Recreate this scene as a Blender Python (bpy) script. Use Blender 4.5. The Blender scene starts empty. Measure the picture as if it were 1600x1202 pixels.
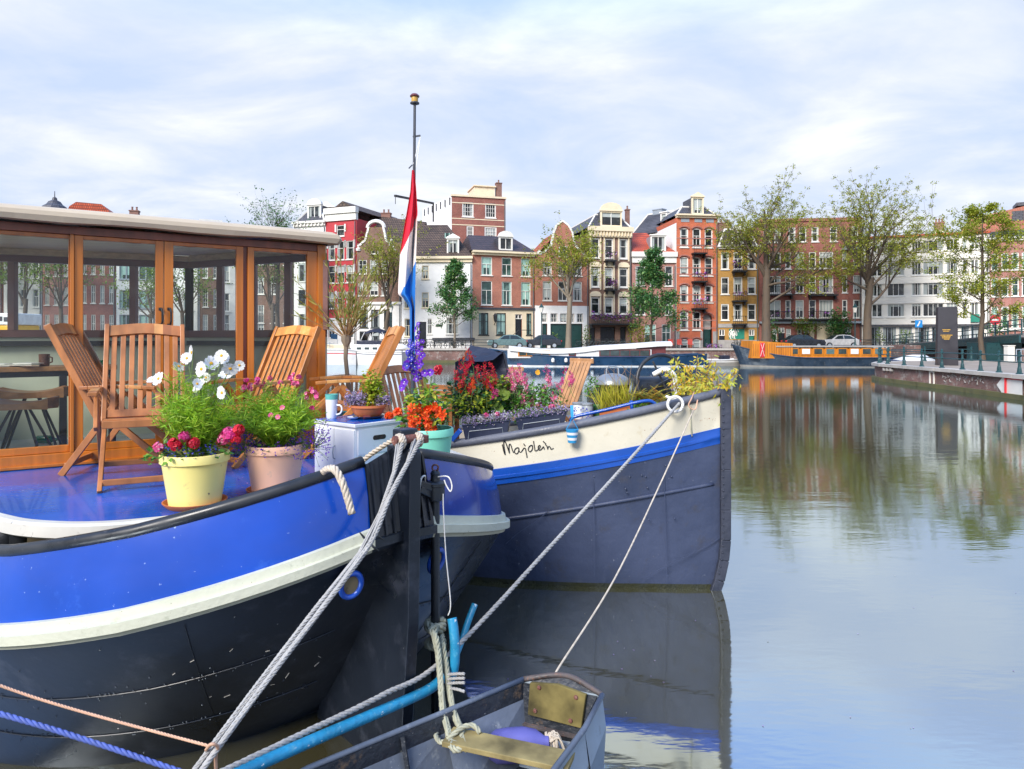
EXPO, SKY_STR, SUN_E, WATER_R, SKY_K = 1.86, 0.051, 1.45, .55, .97
import bpy, bmesh, math, random
from mathutils import Vector, Matrix, noise
rnd = random.Random(7)
F, HX, HY, CH = 1067.0, 800.0, 529.0, 2.5      # focal length in photo pixels, principal column, horizon row, eye height over the water
C = bpy.context.scene.collection
V = Vector
def P(x, y, z): return V(((x-HX)*z/F, z, CH-(y-HY)*z/F))
def G(x, y, h=0.0):
    z = (CH-h)*F/(y-HY)
    return V(((x-HX)*z/F, z, h))
WM = {}                                          # world matrix of every object made here
def lerp(a, b, t): return a+(b-a)*t
def interp(tab, x):
    if x <= tab[0][0]: return tab[0][1]
    for (a, va), (b, vb) in zip(tab, tab[1:]):
        if x <= b: return va+(vb-va)*(x-a)/(b-a)
    return tab[-1][1]
def tag(o, label=None, cat=None, group=None, kind=None):
    if label: o['label'] = label
    if cat: o['category'] = cat
    if group: o['group'] = group
    if kind: o['kind'] = kind
    return o
def thing(name, label, cat, loc=(0, 0, 0), rz=0.0, group=None):
    o = bpy.data.objects.new(name, None); C.objects.link(o)
    o.location = loc; o.rotation_euler = (0, 0, rz); o.empty_display_size = 0.2
    WM[o] = Matrix.Translation(V(loc)) @ Matrix.Rotation(rz, 4, 'Z')
    return tag(o, label, cat, group)
def dup(root, loc, rz=0.0, label=None, group=None, scale=None):
    def cp(o, par):
        c = o.copy(); C.objects.link(c)
        if par is not None: c.parent = par
        for ch in KIDS.get(o, ()): cp(ch, c)
        return c
    r = cp(root, None); r.location = loc; r.rotation_euler = (0, 0, rz)
    if scale: r.scale = (scale, scale, scale)
    if label: r['label'] = label
    if group: r['group'] = group
    return r
KIDS = {}
class MB:
    def __init__(s): s.v = []; s.f = []; s.m = []; s.mi = 0
    def add(s, vs, fs, mi=None):
        b = len(s.v); s.v += [V(p) for p in vs]
        mi = s.mi if mi is None else mi
        for q in fs: s.f.append([b+i for i in q]); s.m.append(mi)
    def face(s, pts, mi=None): s.add(pts, [list(range(len(pts)))], mi)
    def box(s, c, size, R=None, mi=None):
        c = V(c); x, y, z = (k/2 for k in size)
        p = [V((a*x, b*y, d*z)) for d in (-1, 1) for b in (-1, 1) for a in (-1, 1)]
        if R is not None: p = [R @ q for q in p]
        s.add([c+q for q in p], [(0, 2, 3, 1), (4, 5, 7, 6), (0, 1, 5, 4), (2, 6, 7, 3), (0, 4, 6, 2), (1, 3, 7, 5)], mi)
    def bar(s, p, q, w, t, up=(0, 0, 1), mi=None):
        p, q = V(p), V(q); d = q-p; L = d.length
        if L < 1e-6: return
        d /= L; up = V(up)
        if abs(d.dot(up)) > 0.99: up = V((0, 1, 0))
        sd = d.cross(up).normalized(); u2 = sd.cross(d)
        R = Matrix((sd, d, u2)).transposed()
        s.box((p+q)/2, (w, L, t), R, mi)
    def tube(s, pts, r, n=8, mi=None, cap=True, closed=False):
        pts = [V(p) for p in pts]; N = len(pts)
        if N < 2: return
        rs = r if isinstance(r, (list, tuple)) else [r]*N
        b = len(s.v); mi = s.mi if mi is None else mi
        tan = []
        for i in range(N):
            if closed: t = pts[(i+1) % N]-pts[i-1]
            else: t = pts[min(i+1, N-1)]-pts[max(i-1, 0)]
            tan.append(t.normalized() if t.length > 1e-9 else V((0, 0, 1)))
        u = tan[0].orthogonal().normalized()
        for i in range(N):
            u = u-tan[i]*u.dot(tan[i])
            u = u.normalized() if u.length > 1e-6 else tan[i].orthogonal().normalized()
            w = tan[i].cross(u)
            for k in range(n):
                a = 2*math.pi*k/n
                s.v.append(pts[i]+(u*math.cos(a)+w*math.sin(a))*rs[i])
        for i in range(N if closed else N-1):
            j = (i+1) % N
            for k in range(n):
                s.f.append([b+i*n+k, b+i*n+(k+1) % n, b+j*n+(k+1) % n, b+j*n+k]); s.m.append(mi)
        if cap and not closed:
            s.f.append([b+k for k in reversed(range(n))]); s.m.append(mi)
            s.f.append([b+(N-1)*n+k for k in range(n)]); s.m.append(mi)
    def lathe(s, prof, c=(0, 0, 0), n=24, mi=None, R=None, sq=1.0):
        c = V(c); b = len(s.v); mi = s.mi if mi is None else mi
        for r, z in prof:
            for k in range(n):
                a = 2*math.pi*k/n; q = V((r*math.cos(a), r*sq*math.sin(a), z))
                s.v.append(c+(R @ q if R is not None else q))
        for i in range(len(prof)-1):
            for k in range(n):
                s.f.append([b+i*n+k, b+i*n+(k+1) % n, b+(i+1)*n+(k+1) % n, b+(i+1)*n+k]); s.m.append(mi)
        if prof[0][0] > 1e-4: s.f.append([b+k for k in reversed(range(n))]); s.m.append(mi)
        if prof[-1][0] > 1e-4: s.f.append([b+(len(prof)-1)*n+k for k in range(n)]); s.m.append(mi)
    def prism(s, poly, vec, mi=None):
        poly = [V(p) for p in poly]; vec = V(vec); n = len(poly)
        s.add(poly+[p+vec for p in poly], [list(range(n))[::-1], list(range(n, 2*n))]+[(i, (i+1) % n, n+(i+1) % n, n+i) for i in range(n)], mi)
    def grid(s, fn, nu, nv, mf=None, mi=None):
        b = len(s.v)
        for j in range(nv+1):
            for i in range(nu+1): s.v.append(V(fn(i/nu, j/nv)))
        for j in range(nv):
            for i in range(nu):
                q = b+j*(nu+1)+i
                s.f.append([q, q+1, q+nu+2, q+nu+1]); s.m.append(mf((i+.5)/nu, (j+.5)/nv) if mf else (s.mi if mi is None else mi))
    def leaf(s, p, d, nrm, L, w, mi=None, fold=0.0):
        d = d.normalized(); sd = d.cross(nrm)
        sd = sd.normalized() if sd.length > 1e-6 else d.orthogonal().normalized()
        up = sd.cross(d)
        m = p+d*L*.45
        if fold: s.add([p, m-sd*w/2+up*fold*w, p+d*L, m+sd*w/2+up*fold*w, m], [(0, 4, 2, 1), (0, 3, 2, 4)], mi)
        else: s.add([p, m-sd*w/2, p+d*L, m+sd*w/2], [(0, 3, 2, 1)], mi)
    def build(s, name, mats, parent=None, smooth=False, bevel=0.0):
        me = bpy.data.meshes.new(name)
        inv = WM[parent].inverted() if parent is not None else Matrix()
        org = V((0, 0, 0))
        if parent is None and s.v:
            lo = V([min(p[i] for p in s.v) for i in range(3)]); hi = V([max(p[i] for p in s.v) for i in range(3)])
            org = V(((lo.x+hi.x)/2, (lo.y+hi.y)/2, lo.z))
        me.from_pydata([tuple(inv @ p - org) for p in s.v], [], s.f)
        if not isinstance(mats, (list, tuple)): mats = [mats]
        for m in mats: me.materials.append(m)
        me.polygons.foreach_set('material_index', [min(i, len(mats)-1) for i in s.m])
        if smooth: me.polygons.foreach_set('use_smooth', [True]*len(me.polygons))
        me.update()
        o = bpy.data.objects.new(name, me); C.objects.link(o); o.location = org
        WM[o] = (WM[parent] if parent is not None else Matrix.Translation(org))
        if parent is not None: o.parent = parent; KIDS.setdefault(parent, []).append(o)
        if smooth == 'auto':
            md = o.modifiers.new('edges', 'EDGE_SPLIT'); md.split_angle = math.radians(40)
        if bevel:
            md = o.modifiers.new('bevel', 'BEVEL'); md.width = bevel; md.segments = 2; md.limit_method = 'ANGLE'
        return o
# ------------------------------------------------------------------ materials
def ntree(name):
    m = bpy.data.materials.new(name); m.use_nodes = True
    nt = m.node_tree; return m, nt, nt.nodes, nt.links, nt.nodes['Principled BSDF']
def c4(c): return (c[0], c[1], c[2], 1.0)
def mulc(c, k): return tuple(min(max(x*k, 0), 1) for x in c[:3])
def rampify(nd, cols):
    r = nd.color_ramp
    while len(r.elements) < len(cols): r.elements.new(0.5)
    for i, c in enumerate(cols):
        r.elements[i].position = i/max(1, len(cols)-1); r.elements[i].color = c4(c)
def mat(name, col, rough=.5, var=.18, scale=4.0, bump=0.0, bscale=30.0, metal=0.0, spec=.5, stretch=(1, 1, 1), dirt=None, dirt_amt=.5, coat=0.0, detail=5.0, speck=None, speck_amt=.5, speck_scale=45, streak=None):
    """Painted or plain surface: a broad tone variation, optional blotches of a second colour (wear), fine bump."""
    m, nt, N, L, b = ntree(name)
    tc = N.new('ShaderNodeTexCoord'); mp = N.new('ShaderNodeMapping'); L.new(tc.outputs['Object'], mp.inputs[0]); mp.inputs['Scale'].default_value = stretch
    n1 = N.new('ShaderNodeTexNoise'); n1.inputs['Scale'].default_value = scale; n1.inputs['Detail'].default_value = detail; L.new(mp.outputs[0], n1.inputs['Vector'])
    rp = N.new('ShaderNodeValToRGB'); rampify(rp, [mulc(col, 1-var), col, mulc(col, 1+var)])
    rp.color_ramp.elements[0].position = .25; rp.color_ramp.elements[2].position = .75
    L.new(n1.outputs['Fac'], rp.inputs[0]); out = rp.outputs[0]
    if dirt:
        n2 = N.new('ShaderNodeTexNoise'); n2.inputs['Scale'].default_value = scale*3.1; n2.inputs['Detail'].default_value = 8; n2.inputs['Roughness'].default_value = .7; L.new(mp.outputs[0], n2.inputs['Vector'])
        r2 = N.new('ShaderNodeValToRGB'); r2.color_ramp.elements[0].position = 1-dirt_amt*.9; r2.color_ramp.elements[1].position = min(1, 1-dirt_amt*.9+.12); L.new(n2.outputs['Fac'], r2.inputs[0])
        mx = N.new('ShaderNodeMixRGB'); L.new(r2.outputs[0], mx.inputs[0]); L.new(out, mx.inputs[1]); mx.inputs[2].default_value = c4(dirt); out = mx.outputs[0]
    for col2, amt, sc_, str_ in ((speck, speck_amt, speck_scale, (1, 1, 1)), (streak, .42, 7.0, (1, 1, .06))):
        if not col2: continue
        m5 = N.new('ShaderNodeMapping'); L.new(tc.outputs['Object'], m5.inputs[0]); m5.inputs['Scale'].default_value = str_
        n5 = N.new('ShaderNodeTexNoise'); n5.inputs['Scale'].default_value = sc_; n5.inputs['Detail'].default_value = 6; n5.inputs['Roughness'].default_value = .6; L.new(m5.outputs[0], n5.inputs['Vector'])
        r5 = N.new('ShaderNodeValToRGB'); r5.color_ramp.elements[0].position = 1-amt*.75; r5.color_ramp.elements[1].position = min(1, 1-amt*.75+(.03 if col2 is speck else .2)); L.new(n5.outputs['Fac'], r5.inputs[0])
        x5 = N.new('ShaderNodeMixRGB'); L.new(r5.outputs[0], x5.inputs[0]); L.new(out, x5.inputs[1]); x5.inputs[2].default_value = c4(col2); out = x5.outputs[0]
    L.new(out, b.inputs['Base Color'])
    b.inputs['Roughness'].default_value = rough; b.inputs['Metallic'].default_value = metal; b.inputs['Specular IOR Level'].default_value = spec
    b.inputs['Coat Weight'].default_value = coat
    rv = N.new('ShaderNodeMapRange'); rv.inputs['From Min'].default_value = .3; rv.inputs['From Max'].default_value = .7; rv.inputs['To Min'].default_value = rough*.6; rv.inputs['To Max'].default_value = min(1, rough*1.5); L.new(n1.outputs['Fac'], rv.inputs[0]); L.new(rv.outputs[0], b.inputs['Roughness'])
    if bump:
        n3 = N.new('ShaderNodeTexNoise'); n3.inputs['Scale'].default_value = bscale; n3.inputs['Detail'].default_value = 4; L.new(mp.outputs[0], n3.inputs['Vector'])
        bp = N.new('ShaderNodeBump'); bp.inputs['Strength'].default_value = bump; bp.inputs['Distance'].default_value = .02; L.new(n3.outputs['Fac'], bp.inputs['Height']); L.new(bp.outputs[0], b.inputs['Normal'])
    return m
def island(name, cols, rough=.5, var=.25, scale=12.0, transl=0.0, spec=.4, stretch=(1, 1, 1), bump=0.0):
    """Every loose piece (leaf, petal, slat) takes its own tone out of a range."""
    m, nt, N, L, b = ntree(name)
    g = N.new('ShaderNodeNewGeometry'); rp = N.new('ShaderNodeValToRGB'); rampify(rp, cols); L.new(g.outputs['Random Per Island'], rp.inputs[0])
    tc = N.new('ShaderNodeTexCoord'); mp = N.new('ShaderNodeMapping'); L.new(tc.outputs['Object'], mp.inputs[0]); mp.inputs['Scale'].default_value = stretch
    n1 = N.new('ShaderNodeTexNoise'); n1.inputs['Scale'].default_value = scale; n1.inputs['Detail'].default_value = 5; L.new(mp.outputs[0], n1.inputs['Vector'])
    mr = N.new('ShaderNodeMapRange'); mr.inputs['From Min'].default_value = .3; mr.inputs['From Max'].default_value = .7; mr.inputs['To Min'].default_value = 1-var; mr.inputs['To Max'].default_value = 1+var; L.new(n1.outputs['Fac'], mr.inputs[0])
    mx = N.new('ShaderNodeMixRGB'); mx.blend_type = 'MULTIPLY'; mx.inputs[0].default_value = 1; L.new(rp.outputs[0], mx.inputs[1]); L.new(mr.outputs[0], mx.inputs[2])
    L.new(mx.outputs[0], b.inputs['Base Color']); b.inputs['Roughness'].default_value = rough; b.inputs['Specular IOR Level'].default_value = spec
    if bump:
        bp = N.new('ShaderNodeBump'); bp.inputs['Strength'].default_value = bump; bp.inputs['Distance'].default_value = .01; L.new(n1.outputs['Fac'], bp.inputs['Height']); L.new(bp.outputs[0], b.inputs['Normal'])
    if transl:
        t = N.new('ShaderNodeBsdfTranslucent'); L.new(mx.outputs[0], t.inputs[0]); ms = N.new('ShaderNodeMixShader'); ms.inputs[0].default_value = transl
        L.new(b.outputs[0], ms.inputs[1]); L.new(t.outputs[0], ms.inputs[2]); L.new(ms.outputs[0], N['Material Output'].inputs[0])
    return m
def bricks(name, c1, c2, mortar, bw=.22, bh=.065, rough=.85, tile=False, var=.2, bump=.3, soil=None):
    m, nt, N, L, b = ntree(name)
    tc = N.new('ShaderNodeTexCoord'); sp = N.new('ShaderNodeSeparateXYZ'); L.new(tc.outputs['Object'], sp.inputs[0])
    ad = N.new('ShaderNodeMath'); ad.operation = 'ADD'; L.new(sp.outputs[0], ad.inputs[0]); L.new(sp.outputs[1], ad.inputs[1])
    cb = N.new('ShaderNodeCombineXYZ'); L.new(ad.outputs[0], cb.inputs[0]); L.new(sp.outputs[2], cb.inputs[1])
    bt = N.new('ShaderNodeTexBrick'); L.new(cb.outputs[0], bt.inputs['Vector']); bt.inputs['Scale'].default_value = 1
    bt.inputs['Brick Width'].default_value = bw; bt.inputs['Row Height'].default_value = bh; bt.inputs['Mortar Size'].default_value = bh*.13
    bt.inputs['Color1'].default_value = c4(c1); bt.inputs['Color2'].default_value = c4(c2); bt.inputs['Mortar'].default_value = c4(mortar)
    n1 = N.new('ShaderNodeTexNoise'); n1.inputs['Scale'].default_value = .9; n1.inputs['Detail'].default_value = 7; n1.inputs['Roughness'].default_value = .65; L.new(tc.outputs['Object'], n1.inputs['Vector'])
    mr = N.new('ShaderNodeMapRange'); mr.inputs['From Min'].default_value = .3; mr.inputs['From Max'].default_value = .7; mr.inputs['To Min'].default_value = 1-var; mr.inputs['To Max'].default_value = 1+var; L.new(n1.outputs['Fac'], mr.inputs[0])
    mx = N.new('ShaderNodeMixRGB'); mx.blend_type = 'MULTIPLY'; mx.inputs[0].default_value = 1; L.new(bt.outputs[0], mx.inputs[1]); L.new(mr.outputs[0], mx.inputs[2]); out = mx.outputs[0]
    if soil:
        n2 = N.new('ShaderNodeTexNoise'); n2.inputs['Scale'].default_value = 2.2; n2.inputs['Detail'].default_value = 9; n2.inputs['Roughness'].default_value = .75; L.new(tc.outputs['Object'], n2.inputs['Vector'])
        r2 = N.new('ShaderNodeValToRGB'); r2.color_ramp.elements[0].position = .52; r2.color_ramp.elements[1].position = .66; L.new(n2.outputs['Fac'], r2.inputs[0])
        m2 = N.new('ShaderNodeMixRGB'); L.new(r2.outputs[0], m2.inputs[0]); L.new(out, m2.inputs[1]); m2.inputs[2].default_value = c4(soil); out = m2.outputs[0]
    L.new(out, b.inputs['Base Color']); b.inputs['Roughness'].default_value = rough
    bp = N.new('ShaderNodeBump'); bp.inputs['Strength'].default_value = bump; bp.inputs['Distance'].default_value = .03; L.new(bt.outputs['Fac'], bp.inputs['Height']); bp.invert = True; L.new(bp.outputs[0], b.inputs['Normal'])
    return m
def wood(name, cols, grain=(60, 60, 2.5), rough=.45, var=.4, coat=.2, bump=.15):
    m = island(name, cols, rough=rough, var=var, scale=1.0, stretch=grain, bump=bump)
    m.node_tree.nodes['Principled BSDF'].inputs['Coat Weight'].default_value = coat; m.node_tree.nodes['Principled BSDF'].inputs['Coat Roughness'].default_value = .25
    return m
def glass(name, tint=(.92, .96, .95), dirt=.06, refl=1.0):
    m, nt, N, L, b = ntree(name); N.remove(b)
    tr = N.new('ShaderNodeBsdfTransparent'); tr.inputs[0].default_value = c4(tint); gl = N.new('ShaderNodeBsdfGlossy'); gl.inputs['Roughness'].default_value = .02
    df = N.new('ShaderNodeBsdfDiffuse'); df.inputs[0].default_value = (.6, .65, .65, 1)
    fr = N.new('ShaderNodeFresnel'); fr.inputs[0].default_value = 1.45
    ml = N.new('ShaderNodeMath'); ml.operation = 'MULTIPLY'; ml.inputs[1].default_value = refl; L.new(fr.outputs[0], ml.inputs[0])
    m1 = N.new('ShaderNodeMixShader'); L.new(ml.outputs[0], m1.inputs[0]); L.new(tr.outputs[0], m1.inputs[1]); L.new(gl.outputs[0], m1.inputs[2])
    n1 = N.new('ShaderNodeTexNoise'); n1.inputs['Scale'].default_value = 6; n1.inputs['Detail'].default_value = 6; tc = N.new('ShaderNodeTexCoord'); L.new(tc.outputs['Object'], n1.inputs['Vector'])
    m3 = N.new('ShaderNodeMath'); m3.operation = 'MULTIPLY'; m3.inputs[1].default_value = dirt; L.new(n1.outputs['Fac'], m3.inputs[0])
    m2 = N.new('ShaderNodeMixShader'); L.new(m3.outputs[0], m2.inputs[0]); L.new(m1.outputs[0], m2.inputs[1]); L.new(df.outputs[0], m2.inputs[2])
    L.new(m2.outputs[0], N['Material Output'].inputs[0]); return m
def pane_mat(name, dark, pale, share):
    """Far window glass: dark room behind, in some windows a pale blind down to a height of its own or curtains at the sides."""
    m, nt, N, L, b = ntree(name)
    oi = N.new('ShaderNodeObjectInfo'); tc = N.new('ShaderNodeTexCoord'); sp = N.new('ShaderNodeSeparateXYZ'); L.new(tc.outputs['Generated'], sp.inputs[0])
    fl = N.new('ShaderNodeMath'); fl.operation = 'MULTIPLY'; fl.inputs[1].default_value = 7.31; L.new(oi.outputs['Random'], fl.inputs[0])
    fr = N.new('ShaderNodeMath'); fr.operation = 'FRACT'; L.new(fl.outputs[0], fr.inputs[0])
    lt = N.new('ShaderNodeMath'); lt.operation = 'LESS_THAN'; lt.inputs[1].default_value = share; L.new(oi.outputs['Random'], lt.inputs[0])
    gt = N.new('ShaderNodeMath'); gt.operation = 'GREATER_THAN'; L.new(sp.outputs[2], gt.inputs[0]); L.new(fr.outputs[0], gt.inputs[1])
    an = N.new('ShaderNodeMath'); an.operation = 'MULTIPLY'; L.new(lt.outputs[0], an.inputs[0]); L.new(gt.outputs[0], an.inputs[1])
    n1 = N.new('ShaderNodeTexNoise'); n1.inputs['Scale'].default_value = 1.3; n1.inputs['Detail'].default_value = 4; L.new(tc.outputs['Object'], n1.inputs['Vector'])
    rp = N.new('ShaderNodeValToRGB'); rampify(rp, [mulc(dark, .5), dark, mulc(pale, .45)]); rp.color_ramp.elements[0].position = .35; rp.color_ramp.elements[1].position = .55; rp.color_ramp.elements[2].position = .75; L.new(n1.outputs['Fac'], rp.inputs[0])
    mx = N.new('ShaderNodeMixRGB'); L.new(an.outputs[0], mx.inputs[0]); L.new(rp.outputs[0], mx.inputs[1]); mx.inputs[2].default_value = c4(pale)
    f2 = N.new('ShaderNodeMath'); f2.operation = 'MULTIPLY'; f2.inputs[1].default_value = 13.7; L.new(oi.outputs['Random'], f2.inputs[0]); f3 = N.new('ShaderNodeMath'); f3.operation = 'FRACT'; L.new(f2.outputs[0], f3.inputs[0]); l2 = N.new('ShaderNodeMath'); l2.operation = 'LESS_THAN'; l2.inputs[1].default_value = .45; L.new(f3.outputs[0], l2.inputs[0])
    dd = N.new('ShaderNodeMath'); dd.operation = 'SUBTRACT'; dd.inputs[1].default_value = .5; L.new(sp.outputs[0], dd.inputs[0]); da = N.new('ShaderNodeMath'); da.operation = 'ABSOLUTE'; L.new(dd.outputs[0], da.inputs[0]); dg = N.new('ShaderNodeMath'); dg.operation = 'GREATER_THAN'; dg.inputs[1].default_value = .3; L.new(da.outputs[0], dg.inputs[0]); dm = N.new('ShaderNodeMath'); dm.operation = 'MULTIPLY'; L.new(dg.outputs[0], dm.inputs[0]); L.new(l2.outputs[0], dm.inputs[1])
    mx2 = N.new('ShaderNodeMixRGB'); L.new(dm.outputs[0], mx2.inputs[0]); L.new(mx.outputs[0], mx2.inputs[1]); mx2.inputs[2].default_value = c4(mulc(pale, .8)); mx = mx2
    L.new(mx.outputs[0], b.inputs['Base Color']); b.inputs['Roughness'].default_value = .06; b.inputs['Specular IOR Level'].default_value = .55
    return m
# ------------------------------------------------------------------ camera, sky, sun, water
sc = bpy.context.scene
cam_d = bpy.data.cameras.new('camera'); cam = bpy.data.objects.new('camera', cam_d); C.objects.link(cam); sc.camera = cam
cam.location = (0, 0, CH); cam.rotation_euler = (math.pi/2, 0, 0)
cam_d.sensor_width = 36; cam_d.lens = F/1600*36; cam_d.shift_y = -(601-HY)/1600; cam_d.clip_start = .05; cam_d.clip_end = 3000
sc.view_settings.view_transform = 'Standard'; sc.view_settings.look = 'None'; sc.view_settings.gamma = 1; sc.view_settings.exposure = EXPO
sc.view_settings.use_curve_mapping = False
sc.cycles.use_denoising = True; sc.cycles.max_bounces = 8; sc.cycles.transparent_max_bounces = 24; sc.cycles.caustics_reflective = False; sc.cycles.caustics_refractive = False
sc.cycles.sample_clamp_indirect = 4
w = bpy.data.worlds.new('World'); sc.world = w; w.use_nodes = True
N, L = w.node_tree.nodes, w.node_tree.links
bg = N['Background']; bg.inputs[1].default_value = SKY_STR
SUN_EL, SUN_AZ = math.radians(37), math.radians(212)       # behind the camera and to its left
st = N.new('ShaderNodeTexSky'); st.sky_type = 'NISHITA'; st.sun_disc = False; st.sun_elevation = SUN_EL; st.sun_rotation = SUN_AZ; st.air_density = 1.2; st.dust_density = 2.0; st.ozone_density = 2.0
tc = N.new('ShaderNodeTexCoord'); sp = N.new('ShaderNodeSeparateXYZ'); L.new(tc.outputs['Generated'], sp.inputs[0])
# direction projected on a flat cloud layer, so clouds flatten towards the horizon
mx_ = N.new('ShaderNodeMath'); mx_.operation = 'MAXIMUM'; mx_.inputs[1].default_value = 0.0; L.new(sp.outputs[2], mx_.inputs[0])
ad_ = N.new('ShaderNodeMath'); ad_.operation = 'ADD'; ad_.inputs[1].default_value = .16; L.new(mx_.outputs[0], ad_.inputs[0])
dx = N.new('ShaderNodeMath'); dx.operation = 'DIVIDE'; L.new(sp.outputs[0], dx.inputs[0]); L.new(ad_.outputs[0], dx.inputs[1])
dy = N.new('ShaderNodeMath'); dy.operation = 'DIVIDE'; L.new(sp.outputs[1], dy.inputs[0]); L.new(ad_.outputs[0], dy.inputs[1])
cb = N.new('ShaderNodeCombineXYZ'); L.new(dx.outputs[0], cb.inputs[0]); L.new(dy.outputs[0], cb.inputs[1])
mp = N.new('ShaderNodeMapping'); mp.inputs['Rotation'].default_value = (0, 0, .25); mp.inputs['Scale'].default_value = (.8, 1.05, 1); mp.inputs['Location'].default_value = (3.1, 1.7, 0); L.new(cb.outputs[0], mp.inputs[0])
n1 = N.new('ShaderNodeTexNoise'); n1.inputs['Scale'].default_value = 1.7; n1.inputs['Detail'].default_value = 9; n1.inputs['Roughness'].default_value = .56; n1.inputs['Distortion'].default_value = .4; L.new(mp.outputs[0], n1.inputs['Vector'])
rp = N.new('ShaderNodeValToRGB'); L.new(n1.outputs['Fac'], rp.inputs[0])
rampify(rp, [tuple(x*SKY_K for x in c_) for c_ in [(3.6, 4.3, 5.75), (4.2, 4.7, 5.85), (4.9, 5.2, 5.95), (6.0, 6.1, 6.2)]])
for e, p_ in zip(rp.color_ramp.elements, (.36, .47, .56, .67)): e.position = p_
cm = N.new('ShaderNodeMixRGB'); cm.inputs[0].default_value = .95; L.new(st.outputs[0], cm.inputs[1]); L.new(rp.outputs[0], cm.inputs[2])
er = N.new('ShaderNodeMapRange'); er.interpolation_type = 'SMOOTHSTEP'; er.inputs['From Min'].default_value = .35; er.inputs['From Max'].default_value = .54; er.inputs['To Max'].default_value = .9; L.new(sp.outputs[2], er.inputs[0])
em = N.new('ShaderNodeMixRGB'); em.blend_type = 'MULTIPLY'; L.new(er.outputs[0], em.inputs[0]); L.new(cm.outputs[0], em.inputs[1]); em.inputs[2].default_value = (.56, .86, 1.38, 1)   # thinner, bluer cloud overhead
L.new(em.outputs[0], bg.inputs[0])
sd = bpy.data.lights.new('sun', 'SUN'); sd.energy = SUN_E; sd.angle = math.radians(26); sd.color = (1, .94, .86)
so = bpy.data.objects.new('sun', sd); C.objects.link(so)
sdir = V((math.sin(SUN_AZ)*math.cos(SUN_EL), math.cos(SUN_AZ)*math.cos(SUN_EL), math.sin(SUN_EL)))
so.rotation_euler = sdir.to_track_quat('Z', 'Y').to_euler(); so.location = (0, -10, 30)
# water: murky green brown, mirror smooth near the boats, drawn out by small ripples
def water_mat():
    m, nt, N, L, b = ntree('canal_water')
    tc = N.new('ShaderNodeTexCoord'); mp = N.new('ShaderNodeMapping'); mp.inputs['Scale'].default_value = (.35, 1.0, 1); L.new(tc.outputs['Object'], mp.inputs[0])
    n1 = N.new('ShaderNodeTexNoise'); n1.inputs['Scale'].default_value = .45; n1.inputs['Detail'].default_value = 3; L.new(mp.outputs[0], n1.inputs['Vector'])
    rp = N.new('ShaderNodeValToRGB'); rampify(rp, [(.080, .070, .028), (.10, .088, .036)]); L.new(n1.outputs['Fac'], rp.inputs[0])
    N.remove(b); b = N.new('ShaderNodeBsdfDiffuse'); L.new(rp.outputs[0], b.inputs[0]); gl = N.new('ShaderNodeBsdfGlossy'); gl.inputs['Roughness'].default_value = .055; gl.inputs[0].default_value = (.78, .90, 1, 1)
    fr = N.new('ShaderNodeFresnel'); fr.inputs[0].default_value = 1.33; mr = N.new('ShaderNodeMapRange'); mr.inputs['To Min'].default_value = WATER_R; L.new(fr.outputs[0], mr.inputs[0]); ms = N.new('ShaderNodeMixShader'); L.new(mr.outputs[0], ms.inputs[0]); L.new(b.outputs[0], ms.inputs[1]); L.new(gl.outputs[0], ms.inputs[2]); L.new(ms.outputs[0], N['Material Output'].inputs[0])
    n2 = N.new('ShaderNodeTexNoise'); n2.inputs['Scale'].default_value = 3.0; n2.inputs['Detail'].default_value = 3; L.new(mp.outputs[0], n2.inputs['Vector'])
    n3 = N.new('ShaderNodeTexNoise'); n3.inputs['Scale'].default_value = 16.0; n3.inputs['Detail'].default_value = 2; L.new(mp.outputs[0], n3.inputs['Vector'])
    ad = N.new('ShaderNodeMath'); ad.operation = 'MULTIPLY_ADD'; ad.inputs[1].default_value = .22; L.new(n3.outputs['Fac'], ad.inputs[0]); L.new(n2.outputs['Fac'], ad.inputs[2])
    bp = N.new('ShaderNodeBump'); bp.inputs['Strength'].default_value = .06; bp.inputs['Distance'].default_value = .05; L.new(ad.outputs[0], bp.inputs['Height']); L.new(bp.outputs[0], gl.inputs['Normal']); L.new(bp.outputs[0], fr.inputs['Normal'])
    return m
q = MB(); q.face([(-400, -120, 0), (400, -120, 0), (400, 900, 0), (-400, 900, 0)])
tag(q.build('canal_water', water_mat()), 'calm grey green canal water mirroring sky and houses', 'water', kind='structure')
# ------------------------------------------------------------------ far bank
ST = 1.42                                             # street level over the water
M = {}
M['white_paint'] = mat('white_paint', (.74, .72, .68), .5, .12, 1.5, dirt=(.45, .42, .36), dirt_amt=.42)
M['trim'] = mat('white_trim', (.78, .76, .70), .45, .08, 2)
M['cream'] = mat('cream_render', (.78, .66, .46), .7, .08, 1.2, dirt=(.5, .4, .28), dirt_amt=.42)
M['white_render'] = mat('white_render', (.84, .83, .80), .7, .08, .8, dirt=(.5, .5, .5), dirt_amt=.45)
M['mod_white'] = mat('pale_render', (.84, .80, .71), .7, .08, .6, dirt=(.55, .5, .42), dirt_amt=.42)
M['red_paint'] = mat('red_paint', (.46, .035, .045), .55, .15, 1.0)
M['brick_rose'] = bricks('rose_brick', (.45, .125, .075), (.35, .095, .06), (.4, .27, .2))
M['brick_brown'] = bricks('brown_brick', (.22, .10, .065), (.15, .07, .05), (.25, .2, .16))
M['brick_dark'] = bricks('dark_red_brick', (.34, .085, .06), (.25, .06, .045), (.3, .2, .16))
M['brick_orange'] = bricks('orange_brick', (.58, .105, .04), (.48, .08, .035), (.5, .25, .14))
M['brick_ochre'] = bricks('ochre_brick', (.50, .25, .04), (.42, .2, .035), (.45, .3, .12))
M['brick_pink'] = bricks('pink_brick', (.42, .16, .13), (.36, .13, .1), (.42, .3, .26))
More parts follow.
